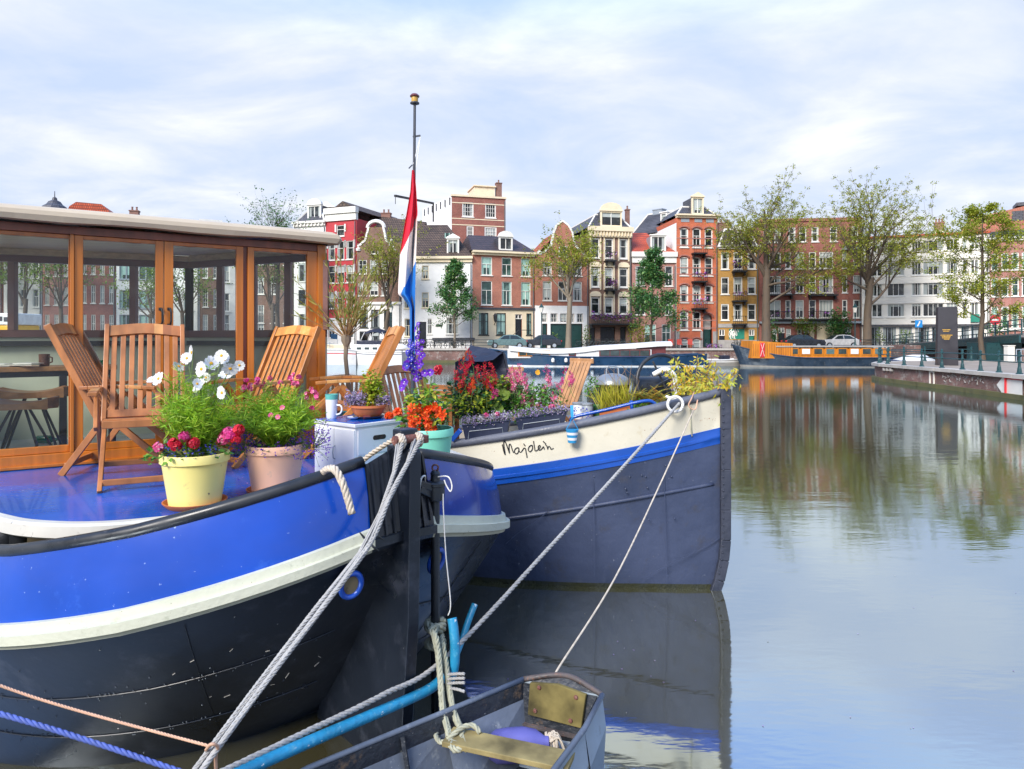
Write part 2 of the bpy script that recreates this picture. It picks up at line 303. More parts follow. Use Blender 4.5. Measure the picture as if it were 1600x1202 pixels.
M['tile_brown'] = bricks('brown_roof_tile', (.085, .055, .055), (.055, .04, .045), (.02, .015, .015), .26, .30, .6, var=.35, bump=.9)
M['tile_umber'] = bricks('umber_roof_tile', (.13, .085, .06), (.09, .06, .045), (.03, .02, .015), .26, .32, .7, var=.4, bump=.9)
M['tile_orange'] = bricks('orange_roof_tile', (.62, .10, .03), (.5, .075, .025), (.2, .04, .02), .26, .30, .6, var=.25, bump=.9)
M['slate'] = bricks('grey_slate', (.085, .085, .10), (.06, .06, .075), (.03, .03, .035), .3, .22, .5, var=.25)
M['zinc'] = mat('grey_zinc', (.30, .34, .38), .4, .15, 1)
M['stone'] = mat('grey_stone', (.34, .32, .30), .8, .2, 3, bump=.3)
M['green_door'] = mat('dark_green_paint', (.012, .05, .045), .35, .2, 2)
M['teal_door'] = mat('teal_paint', (.02, .22, .15), .4, .15, 2)
M['dark_door'] = mat('black_blue_paint', (.012, .014, .02), .35, .2, 2)
M['black_iron'] = mat('black_iron', (.015, .016, .018), .45, .2, 5)
M['dark_frame'] = mat('dark_frame_paint', (.02, .03, .028), .4, .1, 2)
M['drain'] = mat('drainpipe', (.10, .11, .12), .5, .2, 2)
M['chimney'] = bricks('chimney_brick', (.26, .11, .08), (.2, .08, .06), (.3, .22, .18))
M['pane'] = pane_mat('window_glass', (.022, .026, .028), (.42, .46, .44), .4)
M['pane_green'] = pane_mat('green_window_glass', (.03, .07, .06), (.35, .55, .48), .5)
M['flower_mass'] = island('balcony_flowers', [(.35, .08, .45), (.25, .1, .5), (.5, .12, .4), (.1, .2, .05), (.06, .14, .04), (.6, .4, .6)], .6)
M['green_leaf'] = island('dark_green_leaf', [(.02, .07, .012), (.035, .11, .02), (.06, .15, .025), (.1, .19, .03)], .5, transl=.2)
class Fac:
    """A facade plane given by its left and right edge in the photograph and their distances."""
    def __init__(s, x0, x1, z0, z1, base=ST):
        s.A = V(((x0-HX)*z0/F, z0)); B = V(((x1-HX)*z1/F, z1)); d = B-s.A; s.W = d.length; s.T = d/s.W; s.N = V((s.T.y, -s.T.x)); s.base = base; s.xm = (x0+x1)/2
    def u(s, px):
        r = V(((px-HX)/F, 1)); return -(s.A.x*r.y-s.A.y*r.x)/(s.T.x*r.y-s.T.y*r.x)
    def v(s, py, px=None):
        z = s.A.y+s.u(s.xm if px is None else px)*s.T.y; return CH-(py-HY)*z/F
    def pt(s, u, v, d=0.0): return V((s.A.x+u*s.T.x+d*s.N.x, s.A.y+u*s.T.y+d*s.N.y, v))
def fbox(q, f, u0, u1, v0, v1, d0, d1, mi=None):
    p = [f.pt(u, v, d) for v in (v0, v1) for d in (d0, d1) for u in (u0, u1)]
    q.add(p, [(0, 1, 3, 2), (4, 6, 7, 5), (2, 3, 7, 6), (0, 4, 5, 1), (0, 2, 6, 4), (1, 5, 7, 3)], mi)
def fpoly(q, f, uv, d0, d1, mi=None):
    q.prism([f.pt(u, v, d0) for u, v in uv], f.pt(0, 0, d1)-f.pt(0, 0, d0), mi)
def wall(q, f, top, holes, depth, rec=.16, u0=.012, u1=None, mi=0, skin=0):
    u1 = f.W-.012 if u1 is None else u1
    us = sorted({u0, u1, *[min(max(h[k], u0), u1) for h in holes for k in (0, 2)]}); vs = sorted({f.base-.3, top, *[h[k] for h in holes for k in (1, 3)]})
    for a, b in zip(us, us[1:]):
        for c, d in zip(vs, vs[1:]):
            mu, mv = (a+b)/2, (c+d)/2
            if any(h[0] < mu < h[2] and h[1] < mv < h[3] for h in holes): continue
            q.face([f.pt(a, c), f.pt(b, c), f.pt(b, d), f.pt(a, d)], mi)
    for a, c, b, d in [h[:4] for h in holes]:
        for p, r in (((a, c), (a, d)), ((b, d), (b, c)), ((a, d), (b, d)), ((b, c), (a, c))):
            q.face([f.pt(*p), f.pt(*p, -rec), f.pt(*r, -rec), f.pt(*r)], mi)
    if skin: return
    lo = f.base-.3
    for p, r in (((u0, 0), (u0, -depth)), ((u0, -depth), (u1, -depth)), ((u1, -depth), (u1, 0))):
        q.face([f.pt(p[0], lo, p[1]), f.pt(r[0], lo, r[1]), f.pt(r[0], top, r[1]), f.pt(p[0], top, p[1])], mi)
    q.face([f.pt(u0, top, 0), f.pt(u1, top, 0), f.pt(u1, top, -depth), f.pt(u0, top, -depth)], mi)
def skin(name, par, f, v0, v1, holes, m, d=.03):
    q = MB(); fb = f.base; f.base = v0+.3; wall(q, f, v1, holes, 0, d-.002, .0, f.W, 0, 1); f.base = fb
    p, r = f.pt(0, v1), f.pt(f.W, v1); o_ = f.pt(0, 0, d-.002)-f.pt(0, 0, 0)
    q.face([p-o_, r-o_, r, p]); n = V((f.N.x, f.N.y, 0))*d; q.v = [x+n for x in q.v]
    return q.build(name, m, par)
def window(par, f, h, kind='sash', frame='trim', pane='pane', fw=.075, rec=.16, sill=True, d=0.0):
    """Frame with its bars as one part, the glass as its sub-part."""
    a, c, b, e = h[:4]; q = MB(); o = d-.05; i = d-rec+.01
    for x in ((a, a+fw, c, e), (b-fw, b, c, e)): fbox(q, f, *x, i, o)
    fbox(q, f, a+fw, b-fw, e-fw, e, i, o); fbox(q, f, a+fw, b-fw, c, c+fw, i, o)
    A, B, Cc, E = a+fw, b-fw, c+fw, e-fw; t = .055; o2 = o-.02
    m, r = (A+B)/2, Cc+(E-Cc)*.62
    if kind in ('sash', 'tee', 'cross'): fbox(q, f, A, B, r-t/2, r+t/2, i, o2)
    if kind == 'tee': fbox(q, f, m-t/2, m+t/2, Cc, r-t/2, i, o2-.005)
    if kind == 'cross': fbox(q, f, m-t/2, m+t/2, Cc, r-t/2, i, o2-.005); fbox(q, f, m-t/2, m+t/2, r+t/2, E, i, o2-.005)
    if kind == 'pair': fbox(q, f, m-t, m+t, Cc, E, i, o2)
    if isinstance(kind, int):
        for k in range(1, kind): x = lerp(A, B, k/kind); fbox(q, f, x-t/2, x+t/2, Cc, E, i, o2)
    if isinstance(kind, tuple):
        nx, ny = kind; t = .04
        for k in range(1, nx): x = lerp(A, B, k/nx); fbox(q, f, x-t/2, x+t/2, Cc, E, i, o2)
        for k in range(1, ny): y = lerp(Cc, E, k/ny); fbox(q, f, A, B, y-t/2, y+t/2, i+.004, o2-.004)
    if sill: fbox(q, f, a-.08, b+.08, c-.1, c-.004, d+.004, d+.1)
    w_ = q.build('window', M[frame] if isinstance(frame, str) else frame, par)
    q = MB(); q.face([f.pt(A, Cc, i+.012), f.pt(B, Cc, i+.012), f.pt(B, E, i+.012), f.pt(A, E, i+.012)]); q.build('pane', M[pane], w_)
    return w_
def door(par, f, h, m, rec=.22, panels=True, transom=0):
    a, c, b, e = h[:4]; q = MB(); e2 = e-transom
    fbox(q, f, a+.05, b-.05, c, e2-.05, -rec, -rec+.06)
    if panels:
        for y0, y1 in ((.08, .42), (.5, .92)): fbox(q, f, lerp(a, b, .22), lerp(a, b, .78), lerp(c, e2, y0), lerp(c, e2, y1), -rec+.06, -rec+.085)
    o = q.build('door', m, par)
    if transom:
        window(par, f, (a, e2-.03, b, e), 'pair', rec=rec, sill=False)
    q = MB(); q.tube([f.pt(lerp(a, b, .85), c+1.0, -rec+.06), f.pt(lerp(a, b, .85), c+1.0, -rec+.13)], .035, 6); q.build('handle', M['black_iron'], o)
    return o
def holes_px(f, cols, rows):
    return [(f.u(a), f.v(y1), f.u(b), f.v(y0)) for (y0, y1) in rows for (a, b) in cols]
def dormer(par, f, px, wm='trim', rm='zinc', deep=2.2, kind='pair', top='gable', d=-.6):
    """Roof dormer from its window box in photo pixels (x0, y_top, x1, y_bottom)."""
    a, c, b, e = f.u(px[0]), f.v(px[3]), f.u(px[2]), f.v(px[1]); q = MB()
    fw = .16
    fbox(q, f, a, a+fw, c, e, d-.3, d); fbox(q, f, b-fw, b, c, e, d-.3, d); fbox(q, f, a+fw, b-fw, e-fw, e, d-.3, d); fbox(q, f, a+fw, b-fw, c, c+fw, d-.3, d)
    fbox(q, f, a-.1, b+.1, e+.004, e+.14, d-.35, d+.12)
    m = (a+b)/2
    if top == 'gable': fpoly(q, f, [(a-.1, e+.15), (b+.1, e+.15), (m, e+.15+(b-a)*.32)], d-.35, d+.06)
    if top == 'round': fpoly(q, f, [(m+math.cos(k*math.pi/8)*(b-a)*.52, e+.15+math.sin(k*math.pi/8)*(b-a)*.34) for k in range(9)], d-.35, d+.06)
    o = q.build('dormer', M[wm], par)
    q = MB(); fbox(q, f, a+.03, b-.03, c, e-.02, d-deep, d-.31); q.build('cheeks', M[rm], o)
    q = MB()
    if kind == 'pair': fbox(q, f, m-.04, m+.04, c+fw, e-fw, d-.2, d-.08)
    q.face([f.pt(a+fw, c+fw, d-.15), f.pt(b-fw, c+fw, d-.15), f.pt(b-fw, e-fw, d-.15), f.pt(a+fw, e-fw, d-.15)], 1)
    q.build('window', [M['trim'], M['pane']], o)
    return o
def chimney(par, f, u, v0, v1, d, w=.7, t=.7, m='chimney', pots=2):
    q = MB(); fbox(q, f, u-w/2, u+w/2, v0, v1, d-t, d); fbox(q, f, u-w/2-.06, u+w/2+.06, v1+.003, v1+.12, d-t-.06, d+.06)
    for k in range(pots):
        c = f.pt(u-w/2+w*(k+.5)/pots, v1+.12, d-t/2); q.lathe([(.11, 0), (.09, .35), (.12, .36), (.12, .42)], c, 8)
    return q.build('chimney', M[m], par)
def roof_pent(q, f, u0, u1, e0, top, d0, d1, hipl=0, hipr=0, deep=None, mi=0):
    """Front slope from the eaves (d0, e0) up to a ridge (d1, top), with hipped ends and a matching back slope."""
    dd = deep if deep else 2*d1-d0
    a, b, c, e = f.pt(u0, e0, d0), f.pt(u1, e0, d0), f.pt(u1-hipr, top, d1), f.pt(u0+hipl, top, d1)
    a2, b2 = f.pt(u0, e0, dd), f.pt(u1, e0, dd)
    q.face([a, b, c, e], mi); q.face([b2, a2, e, c], mi); q.face([b, b2, c], mi); q.face([a2, a, e], mi)
def mansard(q, f, u0, u1, e0, top, d0, rise, depth, mi=0, capm=None):
    a = [f.pt(u0, e0, d0), f.pt(u1, e0, d0), f.pt(u1, e0, d0-depth), f.pt(u0, e0, d0-depth)]
    b = [f.pt(u0+rise, top, d0-rise), f.pt(u1-rise, top, d0-rise), f.pt(u1-rise, top, d0-depth+rise), f.pt(u0+rise, top, d0-depth+rise)]
    for i in range(4): q.face([a[i], a[(i+1) % 4], b[(i+1) % 4], b[i]], mi)
    q.face(b, mi)
    if capm is not None:
        for i in range(4): q.bar(b[i], b[(i+1) % 4], .16, .16, mi=capm)
        for i in range(4): q.bar(a[i], b[i], .16, .16, mi=capm)
def balcony(par, f, a, b, v, out=.8, fl=0, rail=True, seed=1):
    q = MB(); fbox(q, f, a, b, v-.16, v, .004, out)
    fbox(q, f, a+.1, a+.25, v-.55, v-.165, .004, out*.6); fbox(q, f, b-.25, b-.1, v-.55, v-.165, .004, out*.6)
    if rail:
        n = max(4, int((b-a)/.22))
        for k in range(n+1):
            p = f.pt(lerp(a+.04, b-.04, k/n), v, out-.05); q.tube([p, p+V((0, 0, .85))], .022, 4)
        q.tube([f.pt(a+.04, v+.86, .02), f.pt(a+.04, v+.86, out-.05), f.pt(b-.04, v+.86, out-.05), f.pt(b-.04, v+.86, .02)], .03, 4)
    o = q.build('balcony', M['black_iron'], par)
    if fl:
        r = random.Random(seed); q = MB()
        for k in range(fl):
            p = f.pt(lerp(a, b, r.random()), v+.75+r.gauss(0, .22), out+r.gauss(0, .13))
            q.leaf(p, V((r.gauss(0, 1), r.gauss(0, 1), r.gauss(0, .8))), V((0, 0, 1)), r.uniform(.14, .3), r.uniform(.1, .22))
        tag(q.build('flowers', M['flower_mass'], o), kind='stuff')
    return o
def house(label, f, wm, top, holes, depth=9, rec=.16, name='canal_house'):
    t = thing(name, label, 'house', f.pt(f.W/2, f.base, 0), 0, 'houses along the far quay')
    q = MB(); wall(q, f, top, holes, depth, rec); q.build('wall', M[wm], t)
    q = MB(); q.tube([f.pt(f.W-.16, f.base, .09), f.pt(f.W-.16, top-.3, .09)], .055, 6); q.build('drainpipe', M['drain'], t)
    return t
def cornice(par, f, v0, v1, out=.35, m='trim', u0=0.0, u1=None, teeth=0):
    u1 = f.W if u1 is None else u1; q = MB()
    fbox(q, f, u0, u1, v0, lerp(v0, v1, .55), -.3, out*.5); fbox(q, f, u0-.08, u1+.08, lerp(v0, v1, .55)+.003, v1, -.3, out)
    for k in range(teeth): x = lerp(u0, u1, (k+.5)/teeth); fbox(q, f, x-.07, x+.07, lerp(v0, v1, .1), lerp(v0, v1, .5), out*.5+.003, out*.85)
    return q.build('cornice', M[m], par)

# grey mansard house, mostly behind the cabin roof
f = Fac(459, 509, 78.7, 77.5); t = house('pale house with grey slate mansard and one tall dormer beside the red house', f, 'white_render', f.v(352), [])
hs = holes_px(f, [(466, 478), (488, 500)], [(372, 398), (410, 440), (452, 478), (490, 515)])
for h in hs: window(t, f, h, 'cross', rec=-.02)
cornice(t, f, f.v(354), f.v(346), .4, teeth=9)
q = MB(); mansard(q, f, .2, f.W-.2, f.v(346), f.v(321), 0, 1.3, 8, 0, 1); fpoly(q, f, [(f.u(480), f.v(321)), (f.u(512), f.v(321)), (f.u(497), f.v(311))], -5, -1.6, 1); q.build('roof', [M['slate'], M['trim']], t)
dormer(t, f, (478, 320, 499, 346), rm='slate', top='round', d=-.3)
# red house with the white attic box
f = Fac(509, 557, 77.5, 76); hs = holes_px(f, [(526, 538)], [(352, 369)])+holes_px(f, [(513, 523.5), (527, 538), (541, 553)], [(377, 406), (415, 442), (456, 482), ])
hs2 = holes_px(f, [(513, 523), (541, 553)], [(505, 528)])
t = house('narrow bright red painted house with white window frames', f, 'red_paint', f.v(343), hs+hs2, 12)
for h in hs: window(t, f, h, 'sash')
for h in hs2: window(t, f, h, 'tee')
cornice(t, f, f.v(345), f.v(325), .35); q = MB(); skin('ground_floor', t, f, f.base, f.v(500), hs2, M['white_paint']); fbox(q, f, 0, f.W, f.v(500)+.01, f.v(497), .004, .1)
q.build('trim_band', M['white_paint'], t)
for h in hs:
    for a, b in ((h[0]-.22, h[0]-.02), (h[2]+.02, h[2]+.22)): q = MB(); fbox(q, f, a, b, h[3]-.75, h[3]+.1, .004, .07); q.build('window_swag', M['white_paint'], t)
q = MB(); a, b = f.pt(0, f.v(330), -.3), f.pt(f.W, f.v(330), -.3); dn = f.pt(0, 0, -12)-f.pt(0, 0, -.3)
m_ = (a+b)/2+V((0, 0, 1.2)); q.face([a, m_, m_+dn, a+dn]); q.face([m_, b, b+dn, m_+dn]); q.face([a, b, m_]); q.build('roof', M['tile_umber'], t)
# brown neck gable house with its long umber roof
f = Fac(557.5, 627, 76, 75.6); c_ = f.u(587)
hs = holes_px(f, [(580, 591)], [(380, 397)])+holes_px(f, [(560, 573), (578, 591), (596, 607)], [(406, 428), (440, 462)])
hs2 = holes_px(f, [(562, 575), (580, 593), (600, 613)], [(484, 512), (518, 538)])
t = house('brown brick neck gable house with white curled gable top and long umber tile roof', f, 'brick_brown', f.v(392), hs+hs2, 10)
for h in hs: window(t, f, h, (2, 3))
for h in hs2: window(t, f, h, 'tee', frame='dark_frame')
q = MB(); g = [(0.02, f.v(392)), (f.u(618), f.v(392)), (f.u(612), f.v(383)), (f.u(603), f.v(375)), (f.u(599), f.v(355)), (f.u(576), f.v(355)), (f.u(571), f.v(375)), (f.u(562), f.v(383))]
fpoly(q, f, g, -.35, -.004); q.build('gable', M['brick_brown'], t)
q = MB()
for a_, b_ in zip(g[1:4], g[2:5]): q.bar(f.pt(*a_, -.1), f.pt(*b_, -.1), .36, .22)
for a_, b_ in zip(g[5:7], g[6:8]): q.bar(f.pt(*a_, -.1), f.pt(*b_, -.1), .36, .22)
q.tube([f.pt(c_+math.cos(k*math.pi/8)*.95, f.v(356)+math.sin(k*math.pi/8)*.75, -.1) for k in range(9)], .22, 6); 
for x, y in ((611, 384), (560, 392)): q2 = MB(); q2.lathe([(.3, 0), (.35, .25), (.12, .4), (.2, .6), (0, .8)], f.pt(f.u(x), f.v(y), -.1), 8); q2.build('finial', M['white_paint'], t)
skin('ground_floor', t, f, f.base, f.v(476), hs2, M['white_paint']); fbox(q, f, 0, f.W, f.v(476)+.004, f.v(472), .004, .2)
q.build('gable_trim', M['white_paint'], t)
q = MB(); e0, tp = f.v(392), f.v(324, 560)
q.face([f.pt(.05, e0, -.36), f.pt(f.u(640), e0, -.36), f.pt(f.u(652), f.v(336), -5), f.pt(.05, tp, -5)]); q.face([f.pt(.05, tp, -5), f.pt(f.u(652), f.v(336), -5), f.pt(f.u(652), e0, -9.9), f.pt(.05, e0, -9.9)]); q.face([f.pt(.05, e0, -.36), f.pt(.05, tp, -5), f.pt(.05, e0, -9.9)]); q.face([f.pt(f.u(640), e0, -.36), f.pt(f.u(652), e0, -9.9), f.pt(f.u(652), f.v(336), -5)])
q.build('roof', M['tile_umber'], t); chimney(t, f, f.u(584), f.v(334), f.v(321), -5, 1.1, .6)
# white corner house with the hoisting beam
f = Fac(627.5, 738, 75.5, 75.2)
hs = holes_px(f, [(659, 670)], [(415, 436), (457, 481), (497, 524)])+holes_px(f, [(697, 713)], [(416, 436), (457, 481)])+holes_px(f, [(632, 645)], [(457, 482), (498, 526)])
hs2 = holes_px(f, [(697, 716)], [(496, 522)])+holes_px(f, [(668, 675)], [(498, 522)]); dh = (f.u(655), f.base, f.u(666), f.v(503))
hs = [h for h in hs if not (h[0] > f.u(655) and h[3] < f.v(490) and h[0] < f.u(690))]; sb = holes_px(f, [(703, 709), (719, 726)], [(534, 541)])
t = house('white rendered corner house with cream eaves and dark tiled hip roof', f, 'white_render', f.v(409), hs+hs2+[dh]+sb, 9)
for h in hs: window(t, f, h, 'tee', frame='cream')
for h in hs2: window(t, f, h, 'cross')
for h in sb: window(t, f, h, 'plain', sill=False)
door(t, f, dh, M['dark_door']); cornice(t, f, f.v(410), f.v(401), .45, 'cream')
q = MB(); fbox(q, f, f.u(676), f.u(742), f.v(532), f.v(528), .004, .35); q.build('plinth_ledge', M['slate'], t)
q = MB(); fbox(q, f, f.u(681), f.u(691), f.v(510.5), f.v(507), .01, .05); q.build('name_plate', M['dark_frame'], t)
q = MB(); roof_pent(q, f, -.2, f.W+.1, f.v(401), f.v(341), .35, -4.5, f.u(651), f.W-f.u(689)); q.build('roof', M['tile_umber'], t)
dormer(t, f, (698, 373, 717, 400), rm='slate', d=-.1)
q = MB(); fbox(q, f, f.u(692), f.u(700), f.v(369), f.v(361), -1.75, -1.5); q.build('roof_light', M['pane_green'], t)
q = MB(); p0, p1 = P(617, 306, 74.0), P(677, 318, 82); q.bar(p0, p1, .22, .22); q.tube([p0+V((.05, 0, 0)), p0+V((.05, 0, -.9))], .04, 5); q.bar(p1, p1-V((0, 0, 2.2)), .16, .16); q.build('hoisting_beam', M['black_iron'], t)
# tall brick warehouse behind
f = Fac(706, 790, 90, 92); hs = holes_px(f, [(722, 740), (758, 775)], [(317, 340)])+holes_px(f, [(729, 740), (757, 776)], [(354, 374)])
t = house('tall dark red brick building behind with white side wall, rooftop box and chimney', f, 'brick_dark', f.v(309), hs, 9)
for h in hs: window(t, f, h, (4, 3), fw=.16)
q = MB(); s0 = f.pt(0, 0, -.01); e_ = V(((660-HX)*104/F, 104)); sl = V((e_.x-s0.x, e_.y-s0.y, 0)); tp = f.v(308)
z1 = CH-(327-HY)*104/F
q.face([V((s0.x-.02, s0.y, 1)), V((s0.x-.02, s0.y, tp)), V((e_.x, e_.y, z1)), V((e_.x, e_.y, 1))]); q.build('side_wall', M['white_render'], t)
q = MB(); fbox(q, f, f.u(744), f.u(776), f.v(309)+.003, f.v(289), -5, -1); fbox(q, f, f.u(742.5), f.u(777.5), f.v(289)+.003, f.v(287), -5.2, -.8); q.build('rooftop_box', M['cream'], t)
chimney(t, f, f.u(783), f.v(309), f.v(282), -1, .75, .75, pots=1)
q = MB(); fbox(q, f, -.1, f.W+.1, f.v(309)+.004, f.v(306), -.4, .15)
for y in (318, 342.5, 352): fbox(q, f, 0, f.W, f.v(y+1.4), f.v(y), .004, .03)
q.build('stone_bands', M['cream'], t)
q = MB()
for k in range(7): p = V((s0.x, s0.y, tp))+(V((e_.x, e_.y, z1))-V((s0.x, s0.y, tp)))*(k+.3)/7; q.bar(p+V((-.1, -.06, -.2)), p+V((-.1, -.06, -1.2)), .12, .12)
q.build('wall_anchors', M['black_iron'], t)
# rose brick house with cream ground floor
f = Fac(738.5, 835, 75.2, 77.5); cols = [(752, 769), (784, 799.5), (814, 829)]
hs = holes_px(f, cols, [(402.5, 431), (440, 477)]); hs2 = holes_px(f, [(748, 763), (775.5, 790.5), (822.5, 837-.6)], [(489.5, 523.5)]); hs2[-1] = (hs2[-1][0], hs2[-1][1], min(hs2[-1][2], f.W-.35), hs2[-1][3])
dh = (f.u(805), f.v(534), f.u(815.5), f.v(491))
t = house('rose brick house with three bays, cream ground floor and brown hip roof', f, 'brick_rose', f.v(398), hs+hs2+[dh], 9)
for h in hs: window(t, f, h, 'tee', pane='pane_green')
for h in hs2: window(t, f, h, 'cross', frame='dark_frame', pane='pane_green')
door(t, f, dh, M['dark_door'], transom=.5)
skin('ground_floor', t, f, f.base, f.v(483), hs2+[dh], M['cream'])
q = MB(); fbox(q, f, 0, f.W, f.v(484), f.v(481), .025, .22); q.build('band', M['slate'], t)
cornice(t, f, f.v(400), f.v(393.5), .5, 'cream')
q = MB(); roof_pent(q, f, -.2, f.W+.2, f.v(393.5), f.v(361), .3, -4.2, f.u(749), f.W-f.u(815)); q.build('roof', M['tile_brown'], t)
dormer(t, f, (780.5, 370, 801.5, 391), rm='slate', top='round', d=-.1)
q = MB()
for k in range(5): fbox(q, f, f.u(799)-.25*(4-k), f.u(822), f.base+.2*k, f.base+.2*(k+1)-.003, .02, 1.5-.0*k)
q.build('steps', M['stone'], t)
q = MB(); tp = f.base+1
for x0, y0, x1, y1 in ((f.u(794)-.6, f.base+.9, f.u(804), tp+1.0), (f.u(804), tp+1, f.u(823), tp+1)): q.tube([f.pt(x0, y0, 1.45), f.pt(x1, y1, 1.45)], .035, 5)
for x in (f.u(794)-.6, f.u(804), f.u(823)): q.tube([f.pt(x, f.base, 1.45), f.pt(x, tp+1 if x > f.u(800) else f.base+.9, 1.45)], .035, 5)
q.build('stair_rail', M['black_iron'], t)
q = MB(); p = f.pt(f.u(772), f.v(497), .45); q.lathe([(.05, -.5), (.16, -.3), (.22, .2), (.26, .22), (.05, .5), (0, .55)], p, 6); q.tube([p-V((0, 0, .5)), f.pt(f.u(772), f.v(508), .02)], .04, 5); q.build('wall_lantern', M['black_iron'], t)
# brown red neck gable house with the dark green shop front
f = Fac(835.5, 920, 77.4, 78.6)
hs = holes_px(f, [(848, 862), (872, 886), (895, 909)], [(410, 431), (440, 470)])+holes_px(f, [(873, 886)], [(385, 401)])
sh = holes_px(f, [(846, 855), (860, 871), (875, 886), (891, 897), (901, 911)], [(490, 504)]); gd = [(f.u(847), f.base, f.u(855), f.v(506)), (f.u(860), f.base, f.u(886), f.v(506)), (f.u(889), f.base, f.u(910), f.v(506))]
t = house('brown red brick neck gable house above white framed dark green shop doors', f, 'brick_rose', f.v(404), hs[:6]+sh+gd, 9)
for h in hs[:6]: window(t, f, h, 'tee')
window(t, f, hs[6], 'tee', d=.14)
for h in sh: window(t, f, h, (2, 2), sill=False)
for h in gd: door(t, f, h, M['green_door'])
skin('shop_front', t, f, f.base, f.v(478), sh+gd, M['white_render'])
g = [(.02, f.v(404)), (f.W-.02, f.v(404)), (f.u(907), f.v(392)), (f.u(898), f.v(382)), (f.u(894), f.v(362)), (f.u(888), f.v(352)), (f.u(879), f.v(345)), (f.u(870), f.v(352)), (f.u(866), f.v(362)), (f.u(861), f.v(384)), (f.u(852), f.v(393)), (f.u(842), f.v(399))]
q = MB(); fpoly(q, f, g, -.3, -.004); q.build('gable', M['brick_rose'], t)
q = MB()
for a_, b_ in list(zip(g[1:6], g[2:7]))+list(zip(g[6:11], g[7:12])): q.bar(f.pt(*a_, -.1), f.pt(*b_, -.1), .34, .2)
q.build('gable_trim', M['trim'], t); q = MB(); q.lathe([(.25, 0), (.32, .3), (0, .6)], f.pt(f.u(843), f.v(399), -.1), 8); q.build('finial', M['trim'], t)
q = MB(); a, b = f.pt(.02, f.v(402), -.31), f.pt(f.W-.02, f.v(402), -.31); m_ = f.pt(f.u(879), f.v(356), -.31); dn = f.pt(0, 0, -9)-f.pt(0, 0, -.31); q.face([a, m_, m_+dn, a+dn]); q.face([m_, b, b+dn, m_+dn]); q.face([a+dn, b+dn, m_+dn]); q.build('roof', M['tile_orange'], t)
# ornate house with flower balconies and mansard
f = Fac(920.5, 987, 78.4, 79.4); cols = [(923.5, 937), (945, 958), (967.5, 981)]
hs = holes_px(f, cols, [(373, 404), (419, 449), (465, 491)]); gd = [(f.u(921.5), f.base, f.u(930), f.v(512)), (f.u(938), f.base, f.u(961), f.v(511)), (f.u(969), f.base, f.u(978), f.v(511))]
t = house('ornate brown house with cream window surrounds and purple flower balconies', f, 'brick_brown', f.v(369), hs+gd, 16)
for h in hs: window(t, f, h, 'sash', fw=.13)
for h in gd: door(t, f, h, M['dark_door'])
q = MB()
for h in hs:
    a, c, b, e = h
    fbox(q, f, a-.16, a-.01, c-.3, e+.1, .004, .1); fbox(q, f, b+.01, b+.16, c-.3, e+.1, .004, .1); fbox(q, f, a-.16, b+.16, e+.104, e+.4, .004, .16)
    fpoly(q, f, [((a+b)/2+math.cos(k*math.pi/6)*(b-a)*.6, e+.41+math.sin(k*math.pi/6)*.3) for k in range(7)], .004, .12)
fbox(q, f, 0, f.W, f.v(369)-.0, f.v(369)+.01, -.1, .05); q.build('window_surrounds', M['cream'], t)
cornice(t, f, f.v(371), f.v(355), .5, 'cream', teeth=14)
q = MB(); mansard(q, f, .0, f.W, f.v(355), f.v(333), -.1, 1.2, 15, 0, 1); q.build('roof', [M['slate'], M['trim']], t)
q = MB(); a_ = f.pt(0, f.v(355), -8); q.face([f.pt(-.02, f.v(366), -.3), f.pt(-.02, f.v(366), -15), f.pt(-.02, f.base, -15), f.pt(-.02, f.base, -.3)]); q.build('side_wall', M['brick_brown'], t)
dormer(t, f, (939, 330, 972, 354), 'cream', 'slate', top='round', d=-.05)
balcony(t, f, f.u(944), f.u(960), f.v(407.5), .8, 60, seed=2); balcony(t, f, f.u(944), f.u(960), f.v(453), .9, 220, seed=3); balcony(t, f, f.u(920), f.u(989), f.v(506), 1.1, 700, seed=4)
chimney(t, f, f.u(991), f.v(368), f.v(322), -2.0, .45, .5, pots=1)
# small house with orange tiles
f = Fac(987.5, 1056.5, 79.4, 79.6); hs = holes_px(f, [(993, 1008), (1016, 1030), (1039, 1051)], [(416, 447), (463, 492)])+holes_px(f, [(1007, 1025), (1034, 1048)], [(507, 540)])
t = house('small pink brick house with orange tiled roof behind dark round tree', f, 'brick_pink', f.v(411), hs, 9)
for h in hs[:6]: window(t, f, h, 'tee')
for h in hs[6:]: window(t, f, h, 'cross', pane='pane_green')
cornice(t, f, f.v(411), f.v(394), .4, 'trim')
q = MB(); roof_pent(q, f, 0, f.W, f.v(394), f.v(355), .1, -4.5, 1.0, f.W-f.u(1024)); q.build('roof', M['tile_orange'], t); dormer(t, f, (1017, 368, 1041, 392), rm='zinc', kind='pair', top='flat', d=-.1)
